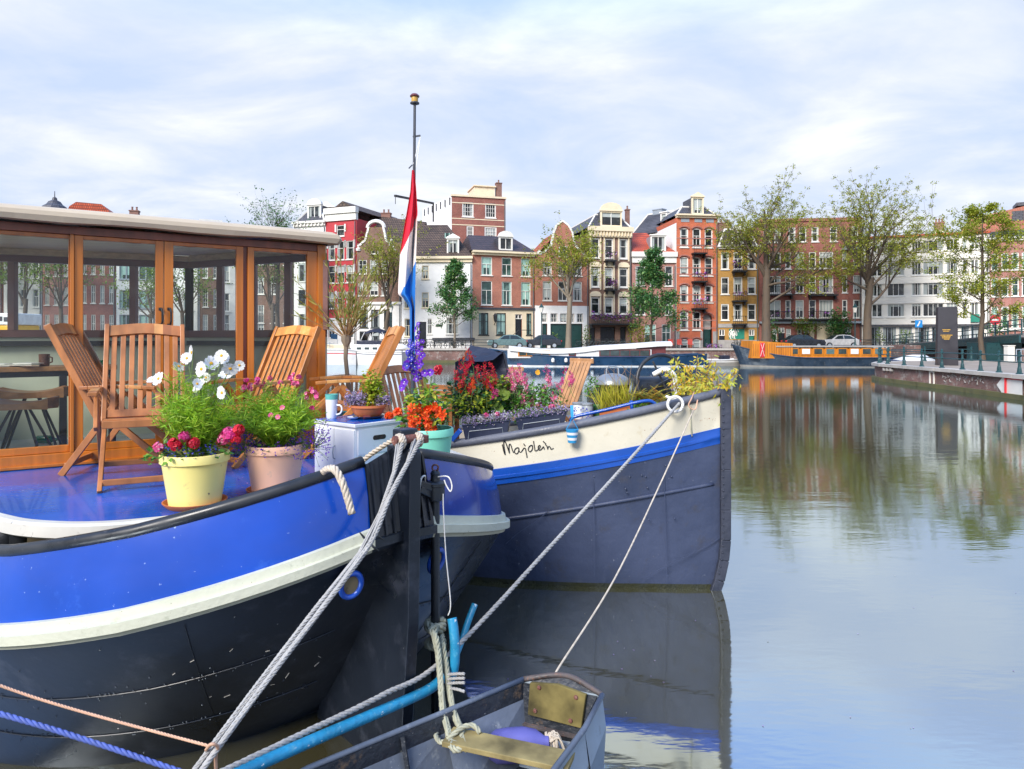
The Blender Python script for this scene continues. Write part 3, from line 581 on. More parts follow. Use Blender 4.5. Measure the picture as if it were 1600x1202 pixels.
# orange red arched house
f = Fac(1057, 1121.5, 79.4, 80); cols = [(1062.5, 1075.5), (1082, 1095), (1101, 1113.5)]
hs = holes_px(f, cols, [(357, 387), (402, 431), (446, 473)])+holes_px(f, cols[:2], [(487, 516), (530, 545)]); ah = (f.u(1098.5), f.base+.02, f.u(1113), f.v(491))
t = house('tall orange red brick house with arched windows, iron balconies and slate mansard tower', f, 'brick_orange', f.v(341), hs+[ah], 14)
q = MB(); q2 = MB()
for h in hs+[ah]:
    a, c, b, e = h; r = (b-a)/2; m_ = (a+b)/2; rise = r*(.5 if h is not ah else .95)
    arc = [(m_+math.cos(k*math.pi/8)*r, e-rise+math.sin(k*math.pi/8)*rise) for k in range(9)]
    fpoly(q, f, [(b, e)]+arc[:5][::1], -.155, -.001); fpoly(q, f, arc[4:]+[(a, e)], -.155, -.001)
    q2 = MB(); q2.tube([f.pt(x+(x-m_)*.14, y+.16, .02) for x, y in arc], .13, 5); q2.build('arch_band', M['brick_dark'], t)
q.build('arch_heads', M['brick_orange'], t)
for h in hs: window(t, f, h, 'tee' if hs.index(h) % 3 == 1 else 'sash', fw=.12)
door(t, f, (ah[0], ah[1], ah[2], f.v(515)), M['green_door'], .5)
q = MB(); fbox(q, f, ah[0], ah[2], f.v(515), ah[3], -.6, -.5); q.build('arch_infill', M['stone'], t)
q = MB()
for x0, x1 in ((1057, 1061.5), (1094.5, 1098), (1113.5, 1121)): fbox(q, f, f.u(x0), f.u(x1), f.base, f.v(518), .004, .06)
q.build('stone_quoins', M['stone'], t)
q = MB()
for y in (372, 383, 418, 428, 460, 471, 500, 512): fbox(q, f, 0, f.W, f.v(y+1.3), f.v(y), .004, .02)
for h in hs: pass
q.build('pale_bands', M['brick_pink'], t)
q = MB()
for x0, x1 in ((1064, 1077), (1085, 1097), (1103, 1115)): fbox(q, f, f.u(x0), f.u(x1), f.v(347.5), f.v(342), .004, .04)
q.build('frieze_panels', M['zinc'], t)
cornice(t, f, f.v(341), f.v(335.5), .5, 'cream')
q = MB(); mansard(q, f, .1, f.W-.1, f.v(335.5), f.v(321), -.1, 1.0, 14, 0, 1); q.build('roof', [M['slate'], M['trim']], t); dormer(t, f, (1081.5, 308, 1100, 335), 'cream', 'slate', top='gable', d=-.05, deep=3)
q = MB(); q.face([f.pt(-.01, f.v(349), 0), f.pt(-.01, f.v(349), -14), f.pt(-.01, f.base, -14), f.pt(-.01, f.base, 0)]); q.build('side_wall', M['white_render'], t)
for i, y in enumerate((396, 440, 482)): balcony(t, f, f.u(1080), f.u(1101), f.v(y), .9, (0, 120, 130)[i], seed=9+i)
# long grey mansard behind the small house
f = Fac(985, 1056, 89, 84); t = house('grey mansard roofed white house rising behind the small orange roof', f, 'white_render', f.v(366), [], 8)
q = MB(); mansard(q, f, 0, f.W+.5, f.v(364), f.v(330), 0, 1.6, 8, 0, 1); q.build('roof', [M['slate'], M['trim']], t); dormer(t, f, (1029, 334, 1039, 352), rm='zinc', kind='x', top='flat', d=-.4)
chimney(t, f, f.u(1016), f.v(345), f.v(325), -1.5, 1.4, 1, 'zinc', 0)
# ochre house
f = Fac(1122, 1185.5, 79.8, 79.4); cols = [(1126.5, 1139), (1146, 1160), (1168, 1181)]
hs = holes_px(f, cols, [(394, 421), (433, 460), (475, 500.5)]); gd = [(f.u(1123.5), f.base, f.u(1132.5), f.v(515)), (f.u(1170), f.base, f.u(1179), f.v(515))]; gs = (f.u(1139), f.base+1.0, f.u(1163.5), f.v(514))
t = house('ochre brick house with brown mansard, white dormer and green shop window', f, 'brick_ochre', f.v(388), hs+gd+[gs], 10)
for i, h in enumerate(hs): window(t, f, h, 'tee' if i % 3 == 1 else 'sash', fw=.12)
door(t, f, gd[0], M['dark_door'], transom=.7); door(t, f, gd[1], M['teal_door'], transom=.7)
q = MB(); fbox(q, f, gs[0], gs[2], gs[1], gs[3], -.12, -.06); o = q.build('shop_shutter', M['teal_door'], t)
q = MB(); r = random.Random(5)
for k in range(7): c0 = f.pt(f.u(1142+k*1.5), f.v(522+r.uniform(-3, 3)), -.05); q.tube([c0+V((math.cos(a_*.8)*.25*r.uniform(.5, 1), 0, math.sin(a_*.8)*.45)) for a_ in range(7)], .06, 4)
q.build('painted_scrawl', M['trim'], o)
q = MB(); fbox(q, f, 0, f.W, f.base, f.base+.9, .004, .05); fbox(q, f, 0, f.W, f.v(512), f.v(506), .004, .08); q.build('stone_base', M['stone'], t)
cornice(t, f, f.v(389), f.v(384), .45, 'trim')
q = MB(); mansard(q, f, .1, f.W-.1, f.v(384), f.v(356), -.1, .9, 10, 0, 1); q.build('roof', [M['tile_brown'], M['trim']], t); dormer(t, f, (1143.5, 361, 1163, 384), rm='slate', top='round', d=-.05)
for i, (y, n) in enumerate(((424, 260), (470, 110), (506, 0))): balcony(t, f, f.u(1143), f.u(1165), f.v(y), .9, n, seed=19+i)
chimney(t, f, f.u(1145), f.v(358), f.v(340), -4, 1.5, .8, pots=2)
# long brown red brick row
f = Fac(1186, 1346, 79.4, 78); tp = f.v(346)
c1 = [(1193, 1204), (1210, 1220), (1232, 1243), (1249, 1260), (1268, 1279), (1297, 1308), (1331, 1341)]
c2 = [(1193, 1220), (1227, 1236), (1243, 1256), (1264, 1275), (1280, 1302), (1316, 1324), (1333, 1345)]
hs = holes_px(f, c1, [(355, 378)])+holes_px(f, c2, [(394, 420), (431, 458), (469, 497)]); kinds = [None]*7+[3, 'sash', 'tee', 'sash', 4, 'sash', 'tee']*3
gh = holes_px(f, [(1207, 1214), (1228, 1236), (1246, 1253), (1280, 1286), (1290, 1296), (1298.5, 1302)], [(514, 533)]); gd = [(f.u(1216), f.base, f.u(1226), f.v(512)), (f.u(1256), f.base, f.u(1264), f.v(512)), (f.u(1320), f.base, f.u(1330), f.v(512))]
t = house('long brown red brick apartment row with four floors of white windows', f, 'brick_dark', tp, hs+gh+gd, 10)
for h, k in zip(hs, kinds): window(t, f, h, k or 'sash', fw=.1)
for h in gh: window(t, f, h, 'sash')
for h in gd: door(t, f, h, M['dark_door'], transom=.6)
q = MB(); fbox(q, f, -.05, f.W+.05, tp+.003, tp+.35, -.4, .12); q.build('parapet', M['brick_dark'], t)
q = MB()
for x0, x1 in ((1265, 1272), (1276, 1303)): fbox(q, f, f.u(x0), f.u(x1), f.base, f.v(504), .004, .05)
pl = q.build('cream_piers', M['cream'], t); pl.hide_render = False
q = MB(); fbox(q, f, 0, f.W, f.v(505.5), f.v(502.5), .055, .5); q.build('ledge', M['zinc'], t)
for i, (x0, x1, y, n) in enumerate(((1190, 1238, 499, 60), (1262, 1306, 499, 60), (1262, 1306, 461, 50), (1190, 1238, 460, 0))): balcony(t, f, f.u(x0), f.u(x1), f.v(y), .9, n, seed=30+i)
q = MB(); fpoly(q, f, [(f.u(1312), f.v(392)), (f.u(1348), f.v(392)), (f.u(1340), f.v(386)), (f.u(1320), f.v(386))], .01, .5); q.build('bay_roof', M['zinc'], t)
# white modern flats
f = Fac(1346.5, 1546, 77.5, 73); rows = [(375.5, 393), (408, 430), (441, 462), (474, 495)]
cm_ = [(1350, 1356, 'plain'), (1362, 1379, 'pair'), (1386, 1414, 3), (1424, 1440, 3), (1441.5, 1475, 4), (1478, 1497, 3), (1503, 1512, 'plain'), (1516, 1530, 'pair')]
hs = [(f.u(a), f.v(y1), f.u(b), f.v(y0)) for (y0, y1) in rows for a, b, k in cm_]; kk = [k for _ in rows for a, b, k in cm_]
gw = [(f.u(a), f.base+.15, f.u(b), f.v(511)) for a, b in ((1352, 1375), (1380, 1400), (1405, 1425), (1430, 1452), (1456, 1470), (1502, 1514), (1517, 1530))]
t = house('white modern flat roofed apartment block with window strips and glazed ground floor', f, 'mod_white', f.v(369), hs+gw, 10)
for h, k in zip(hs, kk): window(t, f, h, k, fw=.1)
for h in gw: window(t, f, h, 3, 'zinc', sill=False)
q = MB(); fbox(q, f, -.1, f.W+.1, f.v(369)+.004, f.v(366), -10, .25); q.build('roof', M['tile_orange'], t)
q = MB()
for y in (396, 432.5, 464): fbox(q, f, 0, f.W, f.v(y+10), f.v(y), .004, .12)
q.build('spandrels', M['mod_white'], t)
q = MB(); fbox(q, f, 0, f.W, f.v(509.5), f.v(507), .004, .5); q.build('fascia', M['slate'], t)
q = MB(); fbox(q, f, f.u(1466), f.u(1489), f.v(366), f.v(357), -4, -2); q.build('rooftop_box', M['mod_white'], t); chimney(t, f, f.u(1476), f.v(357), f.v(345), -2.5, .9, .6, 'chimney', 3)
q = MB(); fbox(q, f, f.u(1516), f.u(1530), f.v(504), f.v(492), .13, .2); q.build('green_panel', M['teal_door'], t)
for x in (1423.5, 1517): 
    q = MB(); fbox(q, f, f.u(x), f.u(x+7), f.v(504), f.v(501.5), .01, .05); q.build('name_plate', M['dark_frame'], t)
# big brick roof behind and the pink brick house on the right
f = Fac(1495, 1680, 92, 86); t = house('huge brown brick gable rising behind the white flats', f, 'brick_pink', f.v(365), [], 9)
q = MB(); fpoly(q, f, [(0, f.v(365)+.01), (f.W, f.v(365)+.01), (f.u(1630), f.v(318)), (f.u(1578), f.v(327)), (f.u(1515), f.v(337)), (f.u(1505), f.v(352))], -6, -.01); q.build('gable', M['brick_rose'], t)
q = MB(); fbox(q, f, f.u(1581), f.u(1600), f.v(345), f.v(330), .005, .05); fbox(q, f, f.u(1588), f.u(1640), f.v(322), f.v(317), -3, .1); q.build('roof', M['slate'], t)
f = Fac(1546.5, 1700, 73, 69); cols = [(1545+16*k+1.5, 1557+16*k+1) for k in range(8)]; hs = holes_px(f, [(a+2, b+2) for a, b in cols], [(478, 515), (432, 462), (393, 420)])
t = house('pink brick house with tall green blinded windows at the right edge', f, 'brick_pink', f.v(372), hs, 9)
for h in hs: window(t, f, h, 'sash', pane='pane_green', fw=.1)
q = MB(); fbox(q, f, 0, f.W, f.v(517), f.v(512), .11, .16); q.build('band', M['trim'], t)
cornice(t, f, f.v(374), f.v(368), .4); 
q = MB(); roof_pent(q, f, 0, f.W, f.v(368), f.v(350), .2, -4); q.build('roof', M['tile_brown'], t)
# houses seen through the cabin windows
specs = [(-330, -215, 66, 68, 345, 'brick_brown', 'cross', 5, 'brown brick house with white crosses at the far left, seen through cabin glass'),
 (-214, -110, 68, 69, 352, 'white_paint', 'tee', 4, 'off white house at the far left, seen through cabin glass'),
 (-109, 5, 69, 70, 340, 'brick_rose', 'cross', 5, 'rose brick house with cross windows seen through the left cabin pane'),
 (5.5, 66, 70, 71, 347, 'white_paint', 'tee', 3, 'off white house behind the yellow tour boat'),
 (66.5, 124, 71, 72, 344, 'brick_pink', (3, 4), 4, 'pinkish brick house with gridded windows behind the left cabin post'),
 (124.5, 181, 72, 73, 341, 'brick_dark', 'cross', 4, 'dark brick house with tall white windows seen through the left cabin door'),
 (181.5, 243, 73, 74, 349, 'white_render', 'pair', 2, 'white modern house with large grey windows seen through the left cabin door'),
 (243.5, 312, 74, 75, 352, 'white_render', (3, 2), 2, 'white house with green glass seen through the right cabin door'),
 (312.5, 346, 75, 76, 347, 'brick_brown', (2, 4), 2, 'brown brick house with small panes seen through the right cabin door'),
 (346.5, 397, 76, 78, 354, 'white_paint', 'tee', 3, 'narrow off white house behind the cabin door post'),
 (397.5, 458, 78, 78.6, 372, 'brick_brown', 'cross', 3, 'low brown brick house seen through the cabin side window')]
for x0, x1, z0, z1, yt, wm_, kd, n, lb in specs:
    f = Fac(x0, x1, z0, z1); wd = (x1-x0)/n; big = kd == 'pair'
    cols = [(x0+wd*(k+(.16 if big else .26)), x0+wd*(k+(.84 if big else .74))) for k in range(n)]
    hs = holes_px(f, cols, [(yt+16, yt+42), (yt+60, yt+88), (yt+105, yt+133), (492, 528)])
    t = house(lb, f, wm_, f.v(yt), hs, 9)
    for h in hs: window(t, f, h, kd, pane='pane_green' if wm_ == 'white_render' else 'pane', frame='zinc' if big else 'trim')
    cornice(t, f, f.v(yt)-.3, f.v(yt)+.2, .4)
    q = MB(); roof_pent(q, f, 0, f.W, f.v(yt)+.2, f.v(yt-13), .2, -4.5, 2, 2); q.build('roof', M['tile_brown' if wm_ != 'brick_pink' else 'tile_orange'], t)
    if x0 == 66.5:
        q = MB(); fpoly(q, f, [(f.u(80), f.v(yt)), (f.u(172), f.v(yt)), (f.u(158), f.v(318)), (f.u(146), f.v(308)), (f.u(105), f.v(306.5)), (f.u(94), f.v(314))], -8, -3); q.build('attic_roof', M['tile_orange'], t)
    if x0 == 5.5:
        q = MB(); c_ = f.pt(f.u(75), f.v(321), -2); q.lathe([(.95, 0), (.95, 3), (1.3, 3.05), (1.3, 3.2)], c_-V((0, 0, 3.2)), 10); q.lathe([(1.3, 0), (1.1, .35), (.75, .6), (.55, .9), (.25, 1.05), (.2, 1.3), (.05, 1.4), (.03, 2.0), (0, 2.05)], c_, 10); q.build('turret', M['slate'], t)
    if x0 == 181.5: chimney(t, f, f.u(197), f.v(yt), f.v(323), -3, .9, .7)
# ------------------------------------------------------------------ quay, street, promontory, bridge
M['quay_brick'] = bricks('quay_brick', (.21, .10, .085), (.15, .075, .065), (.2, .16, .14), .22, .07, soil=(.36, .33, .3), var=.35)
M['coping'] = mat('coping_stone', (.46, .43, .39), .8, .2, 1.5, bump=.4, dirt=(.25, .24, .15), dirt_amt=.45)
M['algae'] = mat('algae', (.10, .095, .035), .6, .35, 3, bump=.4)
M['paving'] = bricks('red_paving', (.42, .26, .20), (.36, .21, .16), (.3, .25, .2), .22, .11, var=.2)
M['asphalt'] = mat('street_setts', (.16, .15, .15), .85, .2, 2)
M['rail_green'] = mat('rail_green', (.012, .055, .06), .4, .2, 6)
M['bark'] = mat('bark', (.10, .072, .048), .9, .35, 6, bump=.8, bscale=18, stretch=(1, 1, .25))
M['bark_pale'] = mat('pale_bark', (.20, .165, .12), .9, .3, 6, bump=.8, bscale=18, stretch=(1, 1, .25))
M['leaf_olive'] = island('olive_leaf', [(.28, .32, .035), (.38, .38, .045), (.25, .34, .035), (.40, .32, .05), (.36, .44, .05)], .55, transl=.35)
M['leaf_yellow'] = island('yellow_green_leaf', [(.24, .32, .03), (.34, .40, .035), (.44, .44, .04), (.18, .26, .025), (.5, .42, .06)], .55, transl=.35)
M['leaf_fresh'] = island('fresh_green_leaf', [(.10, .19, .03), (.17, .27, .04), (.24, .33, .05), (.07, .14, .03)], .55, transl=.35)
M['leaf_dark'] = island('dark_round_leaf', [(.03, .12, .04), (.06, .19, .06), (.11, .27, .08), (.2, .34, .08), (.025, .09, .035)], .5, transl=.25)
q = MB(); q.face([(-160, 70.2, ST), (130, 70.2, ST), (130, 300, ST), (-160, 300, ST)]); tag(q.build('street', M['asphalt']), 'grey paved street along the far quay', 'street', kind='structure')
q = MB(); q.box((-15, 70.35, .68), (290, .3, 1.4)); q.mi = 1; q.box((-15, 70.4, 1.385), (290, .7, .2)); q.mi = 2; q.box((-15, 70.28, .0), (289, .32, .5))
tag(q.build('quay_wall', [M['quay_brick'], M['coping'], M['algae']]), 'long brick quay wall with stone coping along the far bank', 'quay wall')
pr = [(20.0, 8), (20.7, 27), (21.35, 33), (21.5, 37), (21.7, 40), (22.2, 41.8), (23.4, 43.6), (26, 45.3), (60, 46), (60, 8)]
PT = 1.0
t = thing('promontory', 'low brick quay promontory with stone coping and red paving', 'quay', (24, 36, 0))
q = MB(); q.prism([V((x, y, -.5)) for x, y in pr], (0, 0, PT+.5-.004)); q.build('wall', M['quay_brick'], t)
q = MB(); q.face([V((x, y, PT+.002)) for x, y in pr]); q.build('paving', M['paving'], t)
q = MB()
for (x0, y0), (x1, y1) in zip(pr[:8], pr[1:9]):
    d = V((x1-x0, y1-y0, 0)); L_ = d.length; n = max(1, int(L_/1.1)); nn = V((d.y, -d.x, 0)).normalized()*-1
    for k in range(n): a, b = V((x0, y0, 0))+d*((k+.012)/n), V((x0, y0, 0))+d*((k+.988)/n); q.bar(a-nn*.12+V((0, 0, PT-.065)), b-nn*.12+V((0, 0, PT-.065)), .62, .16+rnd.uniform(-.008, .008))
q.build('coping', M['coping'], t)
q = MB()
for (x0, y0), (x1, y1) in zip(pr[:8], pr[1:9]): q.bar((x0-.04, y0, .05), (x1-.04, y1, .05), .3, .30)
q.build('waterline_ledge', M['algae'], t)
def on_wall(z, h): return V((interp([(y, x) for x, y in pr[:8]], z)-.03, z, h))
q = MB()
for z_ in (34.6, 34.95): q.bar(on_wall(z_, .15), on_wall(z_, .8), .07, .05)
q.bar(on_wall(34.55, .8), on_wall(35.0, .8), .05, .07); q.build('ladder_frame', M['trim'], t)
q = MB(); r = random.Random(3)
for z_ in (39.6, 39.2, 38.8): q.lathe([(.0, 0), (.14, .02), (.15, .16), (0, .2)], on_wall(z_, .62), 8)
for k in range(22):
    z_ = 33.9-k*.16+r.uniform(-.05, .05); h_ = r.uniform(.35, .7); q.tube([on_wall(z_, h_), on_wall(z_+r.uniform(-.1, .1), h_+r.uniform(.03, .2)), on_wall(z_-.1, h_+r.uniform(-.05, .1))], .018, 4)
M['scrawl'] = mat('faded_paint', (.38, .36, .34), .8, .3, 5); q.build('paint_scrawl', M['scrawl'], t)
q = MB(); z_ = 28.7; q.face([on_wall(z_+.75, .5)-V((.04, 0, 0)), on_wall(z_+.3, .12)-V((.04, 0, 0)), on_wall(z_-1, .12)-V((.04, 0, 0)), on_wall(z_-1, .88)-V((.04, 0, 0)), on_wall(z_+.3, .88)-V((.04, 0, 0))])
q.mi = 1; q.bar(on_wall(z_+.05, .18)-V((.06, 0, 0)), on_wall(z_+.05, .86)-V((.06, 0, 0)), .14, .02); q.bar(on_wall(z_+.1, .84)-V((.06, 0, 0)), on_wall(z_-1, .84)-V((.06, 0, 0)), .02, .1)
M['sign_red'] = mat('sign_red', (.6, .03, .04), .4, .05); tag(q.build('mooring_sign', [M['trim'], M['sign_red']]), 'white pointed board with red stripes on the promontory wall', 'sign')
def iron_post(q, p, h=.92):
    q.lathe([(.13, 0), (.13, .05), (.09, .08), (.075, .25), (.055, .32), (.05, .48), (.075, .5), (.075, .55), (.045, .57), (.042, h-.2), (.075, h-.18), (.075, h-.1), (.05, h-.08), (.06, h), (0, h+.06)], p, 8)
def railing(label, pts, m='rail_green', h=.92, group=None, simple=False):
    t = thing('quay_railing', label, 'railing', pts[0], 0, group)
    for p in pts:
        q = MB()
        if simple: q.tube([p, p+V((0, 0, h))], .045, 5)
        else: iron_post(q, p, h)
        q.build('post', M[m], t)
    for hh in (.5, h-.14) if not simple else (.35, .65, h):
        q = MB(); q.tube([p+V((0, 0, hh)) for p in pts], .026, 5); q.build('rail', M[m], t)
    return t
railing('green iron railing with bollard posts along the front edge of the promontory', [V((F*0+interp([(y, x) for x, y in pr[:8]], z_)+.25, z_, PT)) for z_ in (39.9, 38, 36.2, 34.4, 32.7, 31.2, 29.8, 28.4, 27, 25.5)])
railing('green iron railing round the back corner of the promontory', [V((x, y, PT)) for x, y in ((22.2, 41.3), (23, 42.6), (24, 43.5), (25.6, 44.6), (27.2, 45), (28.8, 45.2), (30.4, 45.2))])
# information pillar
b0 = G(1479, 571, PT); t = thing('information_pillar', 'tall dark tapered information pillar with yellow lettering on the promontory', 'pillar', b0, math.radians(-24))
M['pillar'] = mat('pillar_dark', (.022, .02, .026), .45, .2, 2); M['letter'] = mat('yellow_letter', (.75, .42, .04), .5, .1)
q = MB(); w0, w1, hh = .5, .46, 3.25; T_ = WM[t]
q.add([T_ @ V(p) for p in ((-w0, -w0*.8, 0), (w0, -w0*.8, 0), (w0, w0*.8, 0), (-w0, w0*.8, 0), (-w1, -w1*.8, hh), (w1, -w1*.8, hh), (w1, w1*.8, hh), (-w1, w1*.8, hh))], [(3, 2, 1, 0), (4, 5, 6, 7), (0, 1, 5, 4), (1, 2, 6, 5), (2, 3, 7, 6), (3, 0, 4, 7)]); q.build('shaft', M['pillar'], t, bevel=.015)
q = MB(); r = random.Random(11)
for y_, wd in ((1.98, .34), (1.9, .28), (1.68, .52), (1.6, .4), (1.53, .36), (1.46, .2)):
    x_ = -wd/2-.08
    while x_ < wd/2-.08:
        l_ = r.uniform(.03, .06); c_ = V((x_+l_/2, -w0*.8+.02*y_/1.7-.005, y_)); q.box(T_ @ c_, (l_, .012, .035), T_.to_3x3()); x_ += l_+.016
for k in range(3): q.box(T_ @ V((w0-.012, -.1+.05*k, 1.45+.05*k)), (.03, .2, .03), T_.to_3x3())
q.build('lettering', M['letter'], t)
# bridge on the right
t = thing('bridge', 'dark green iron bridge with railing leading off to the right', 'bridge', (34, 62, 0)); L0, L1 = P(1448, 541, 67.5), P(1680, 524, 43); dn = L1-L0
q = MB(); q.bar(L0, L1, 6, .25); q.build('deck', M['asphalt'], t); q = MB(); sd_ = V((dn.y, -dn.x, 0)).normalized()*3.05
for s_ in (-1, 1): q.bar(L0+sd_*s_-V((0, 0, .22)), L1+sd_*s_-V((0, 0, .22)), .12, .5)
q.build('girder', M['rail_green'], t)
for s_ in (-1, 1):
    for k in range(15): q = MB(); p = L0+dn*(k/14)+sd_*s_*.97+V((0, 0, .04)); q.tube([p, p+V((0, 0, 1.0))], .05, 5); q.build('post', M['rail_green'], t)
    for hh in (.35, .7, 1.02): q = MB(); q.tube([L0+sd_*s_*.97+V((0, 0, hh)), L1+sd_*s_*.97+V((0, 0, hh))], .035, 5); q.build('rail', M['rail_green'], t)
q = MB(); q.box((33.3, 47.2, .9), (2.4, 2.0, 2.6)); q.build('abutment', M['rail_green'], t)
q = MB(); q.box((44, 62, .6), (18, 3, 2.6)); q.build('abutment', M['quay_brick'], t)
pc = [G(x, y, PT) for x, y in ((1577, 565), (1588, 566))]
for i, p in enumerate(pc):
    t = thing('utility_cabinet', ('narrow white utility cabinet under the bridge railing', 'grey pipe frame standing beside the white utility cabinet')[i], ('cabinet', 'frame')[i], p)
    q = MB()
    if i == 0: q.box(p+V((0, 0, .5)), (.45, .4, 1.0)); q.box(p+V((0, 0, 1.03)), (.52, .47, .06)); q.build('body', M['trim'], t, bevel=.02)
    else:
        for k in range(4): q.tube([p+V((k*.3, 0, 0)), p+V((k*.3, 0, .8))], .035, 5)
        q.tube([p+V((0, 0, .8)), p+V((.9, 0, .8))], .035, 5); q.tube([p+V((0, 0, .4)), p+V((.9, 0, .4))], .03, 5); q.build('body', M['zinc'], t)
# ------------------------------------------------------------------ trees
def tree(name, label, base, H, R, seed, leaf, bark='bark', fork=.35, levels=4, kids=(6, 6, 5, 4), up=.25, nleaf=5, lsize=.3, r0=None, droop=0.0, low=None, group='trees along the far quay', squash=1.0, cone=0.0):
    r = random.Random(seed); t = thing(name, label, 'tree', base, 0, group); q = MB(); lf = MB(); r0 = r0 or H*.018
    def limb(p, d, L, rad, lv):
        n = 4 if lv < 2 else 3; pts = [p.copy()]; rr = [rad]
        for k in range(n):
            d = (d+V((r.gauss(0, .13), r.gauss(0, .13), r.gauss(0, .1)+(up if lv < 3 else up*.4-droop)*.35))).normalized(); p = p+d*L/n; pts.append(p.copy()); rr.append(rad*(1-.62*(k+1)/n))
        q.tube(pts, rr, (7, 5, 4, 3, 3)[lv], cap=False)
        if lv >= levels-1:
            for k in range(nleaf):
                a = pts[r.randint(1, n)]+V((r.gauss(0, .3), r.gauss(0, .3), r.gauss(0, .25)))*lsize*2.2
                ld = V((r.gauss(0, 1), r.gauss(0, 1), r.gauss(-.1, .7))); lf.leaf(a, ld, V((r.gauss(0, .5), r.gauss(0, .5), 1)), lsize*r.uniform(.6, 1.3), lsize*r.uniform(.45, .8))
            return
        for k in range(kids[lv]):
            f_ = r.uniform(.3, 1.0) if lv else r.uniform(.0, 1.0); j = min(n-1, int(f_*n)); a = pts[j].lerp(pts[j+1], f_*n-j)
            ax = d.orthogonal().normalized(); ax.rotate(Matrix.Rotation(r.uniform(0, 6.28), 3, d)); nd = d.copy(); nd.rotate(Matrix.Rotation(math.radians(r.uniform(24, 58)), 3, ax))
            limb(a, nd, L*r.uniform(.5, .8), rr[j]*.42, lv+1)
    b = V(base); hz = H*fork; q.tube([b-V((0, 0, .2)), b+V((0, 0, .3)), b+V((r.gauss(0, .1), 0, hz*.5)), b+V((r.gauss(0, .15), 0, hz))], [r0*1.5, r0*1.1, r0*.9, r0*.8], 8, cap=False)
    top = b+V((0, 0, hz))
    if cone:      # leader with shortening side limbs
        for k in range(int(cone)):
            f_ = k/cone; a = b+V((0, 0, lerp(hz*.75, H*.97, f_))); an = k*2.4; wd = R*math.sin(math.pi*min(1, .22+f_*.78))**.8*1.1 if squash == 1 else R*(1-f_*.85)
            limb(a, V((math.cos(an), math.sin(an), .35)).normalized(), max(.5, wd*(.62 if squash == 1 else .8)), r0*.35*(1-f_*.6), 1)
        q.tube([top, b+V((0, 0, H*.95))], [r0*.8, r0*.15], 6, cap=False)
    else:
        for k in range(kids[0]):
            an = k*2.399+seed; sp = R/H*1.5; d = V((math.cos(an)*sp, math.sin(an)*sp*squash, r.uniform(.55, 1.05))).normalized()
            limb(b+V((0, 0, hz*r.uniform(.82, 1.0))), d, (H-hz)*r.uniform(.42, .6), r0*.42, 1)
        limb(top, V((0, 0, 1)), (H-hz)*.55, r0*.6, 1)
    for an, hgt, L_, sg in (low or ()):     # a few named low boughs
        limb(b+V((0, 0, hgt)), V((math.cos(an), math.sin(an), sg)).normalized(), L_, r0*.36, 1)
    o = q.build('trunk', M[bark], t, smooth=True); lf.build('crown', M[leaf], t); return t
tree('elm_tree', 'big bare limbed elm with thin olive leaves before the ochre house', P(1197, 545, 71.2)*1, 19.6, 7.0, 4, 'leaf_olive', fork=.44, kids=(6, 7, 6, 4), nleaf=44, lsize=.18, r0=.46, low=((-.3, 4.6, 6.5, .65), (.4, 6.5, 4.0, .6), (2.8, 8.5, 3.6, .35), (-1.2, 6.5, 4, .2), (.2, 8.5, 5, .2)))
tree('elm_tree', 'big bare limbed elm with thin olive leaves before the white flats', P(1355, 543, 71.2)*1, 19.2, 7.0, 8, 'leaf_olive', fork=.38, kids=(7, 6, 7, 4), nleaf=44, lsize=.18, r0=.42, low=((.1, 4.2, 6.5, .55), (.3, 7.5, 6, .3), (-.4, 6, 3.5, .8), (3.0, 6, 3.2, .3)))
tree('elm_tree', 'yellow green tree on the promontory with a thin straight trunk', G(1535, 564, PT), 10.6, 3.3, 12, 'leaf_yellow', fork=.3, kids=(5, 6, 6, 4), nleaf=26, lsize=.15, r0=.17, cone=19)
tree('street_tree', 'yellow green tree before the neck gable house with shop doors', P(888, 545, 71.6), 14.2, 4.6, 21, 'leaf_yellow', 'bark_pale', fork=.4, kids=(6, 6, 7, 4), nleaf=24, lsize=.22, r0=.3)
tree('street_tree', 'slender olive tree before the brown neck gable house', P(606, 545, 71.6), 14.0, 3.6, 25, 'leaf_olive', fork=.36, kids=(5, 6, 6, 4), nleaf=24, lsize=.2, r0=.24, up=.5)
tree('young_tree', 'small dense green tree before the white corner house', P(710, 545, 71.4), 9.4, 2.5, 31, 'leaf_dark', 'bark_pale', fork=.32, kids=(5, 6, 5, 4), nleaf=16, lsize=.24, r0=.14, cone=20, squash=.99)
tree('young_tree', 'dense dark green tree with reddish tips before the small orange roofed house', P(1019, 545, 71.4), 10.6, 2.9, 35, 'leaf_dark', 'bark', fork=.24, kids=(5, 6, 5, 4), nleaf=17, lsize=.26, r0=.16, cone=22, squash=.99)
tree('street_tree', 'leafy tree top showing over the cabin roof', P(434, 545, 72), 16.6, 2.6, 41, 'leaf_dark', fork=.5, kids=(6, 6, 6, 4), nleaf=9, lsize=.2, r0=.25, up=.5)
for i, (px, h, lb) in enumerate(((-40, 13, 'leafy tree at the far left seen through cabin glass'), (38, 14, 'leafy tree behind the yellow tour boat'), (95, 13, 'leafy tree seen through the left cabin pane'), (238, 10, 'leafy tree beside the white modern house'), (285, 11, 'leafy tree seen through the right cabin door'), (423, 13.5, 'bare trunked tree seen through the cabin side pane'))):
    tree('street_tree', lb, P(px, 545, 66+i), h, 3.6, 50+i, 'leaf_fresh', fork=.35, kids=(5, 5, 5, 4), nleaf=13, lsize=.26, r0=.22)
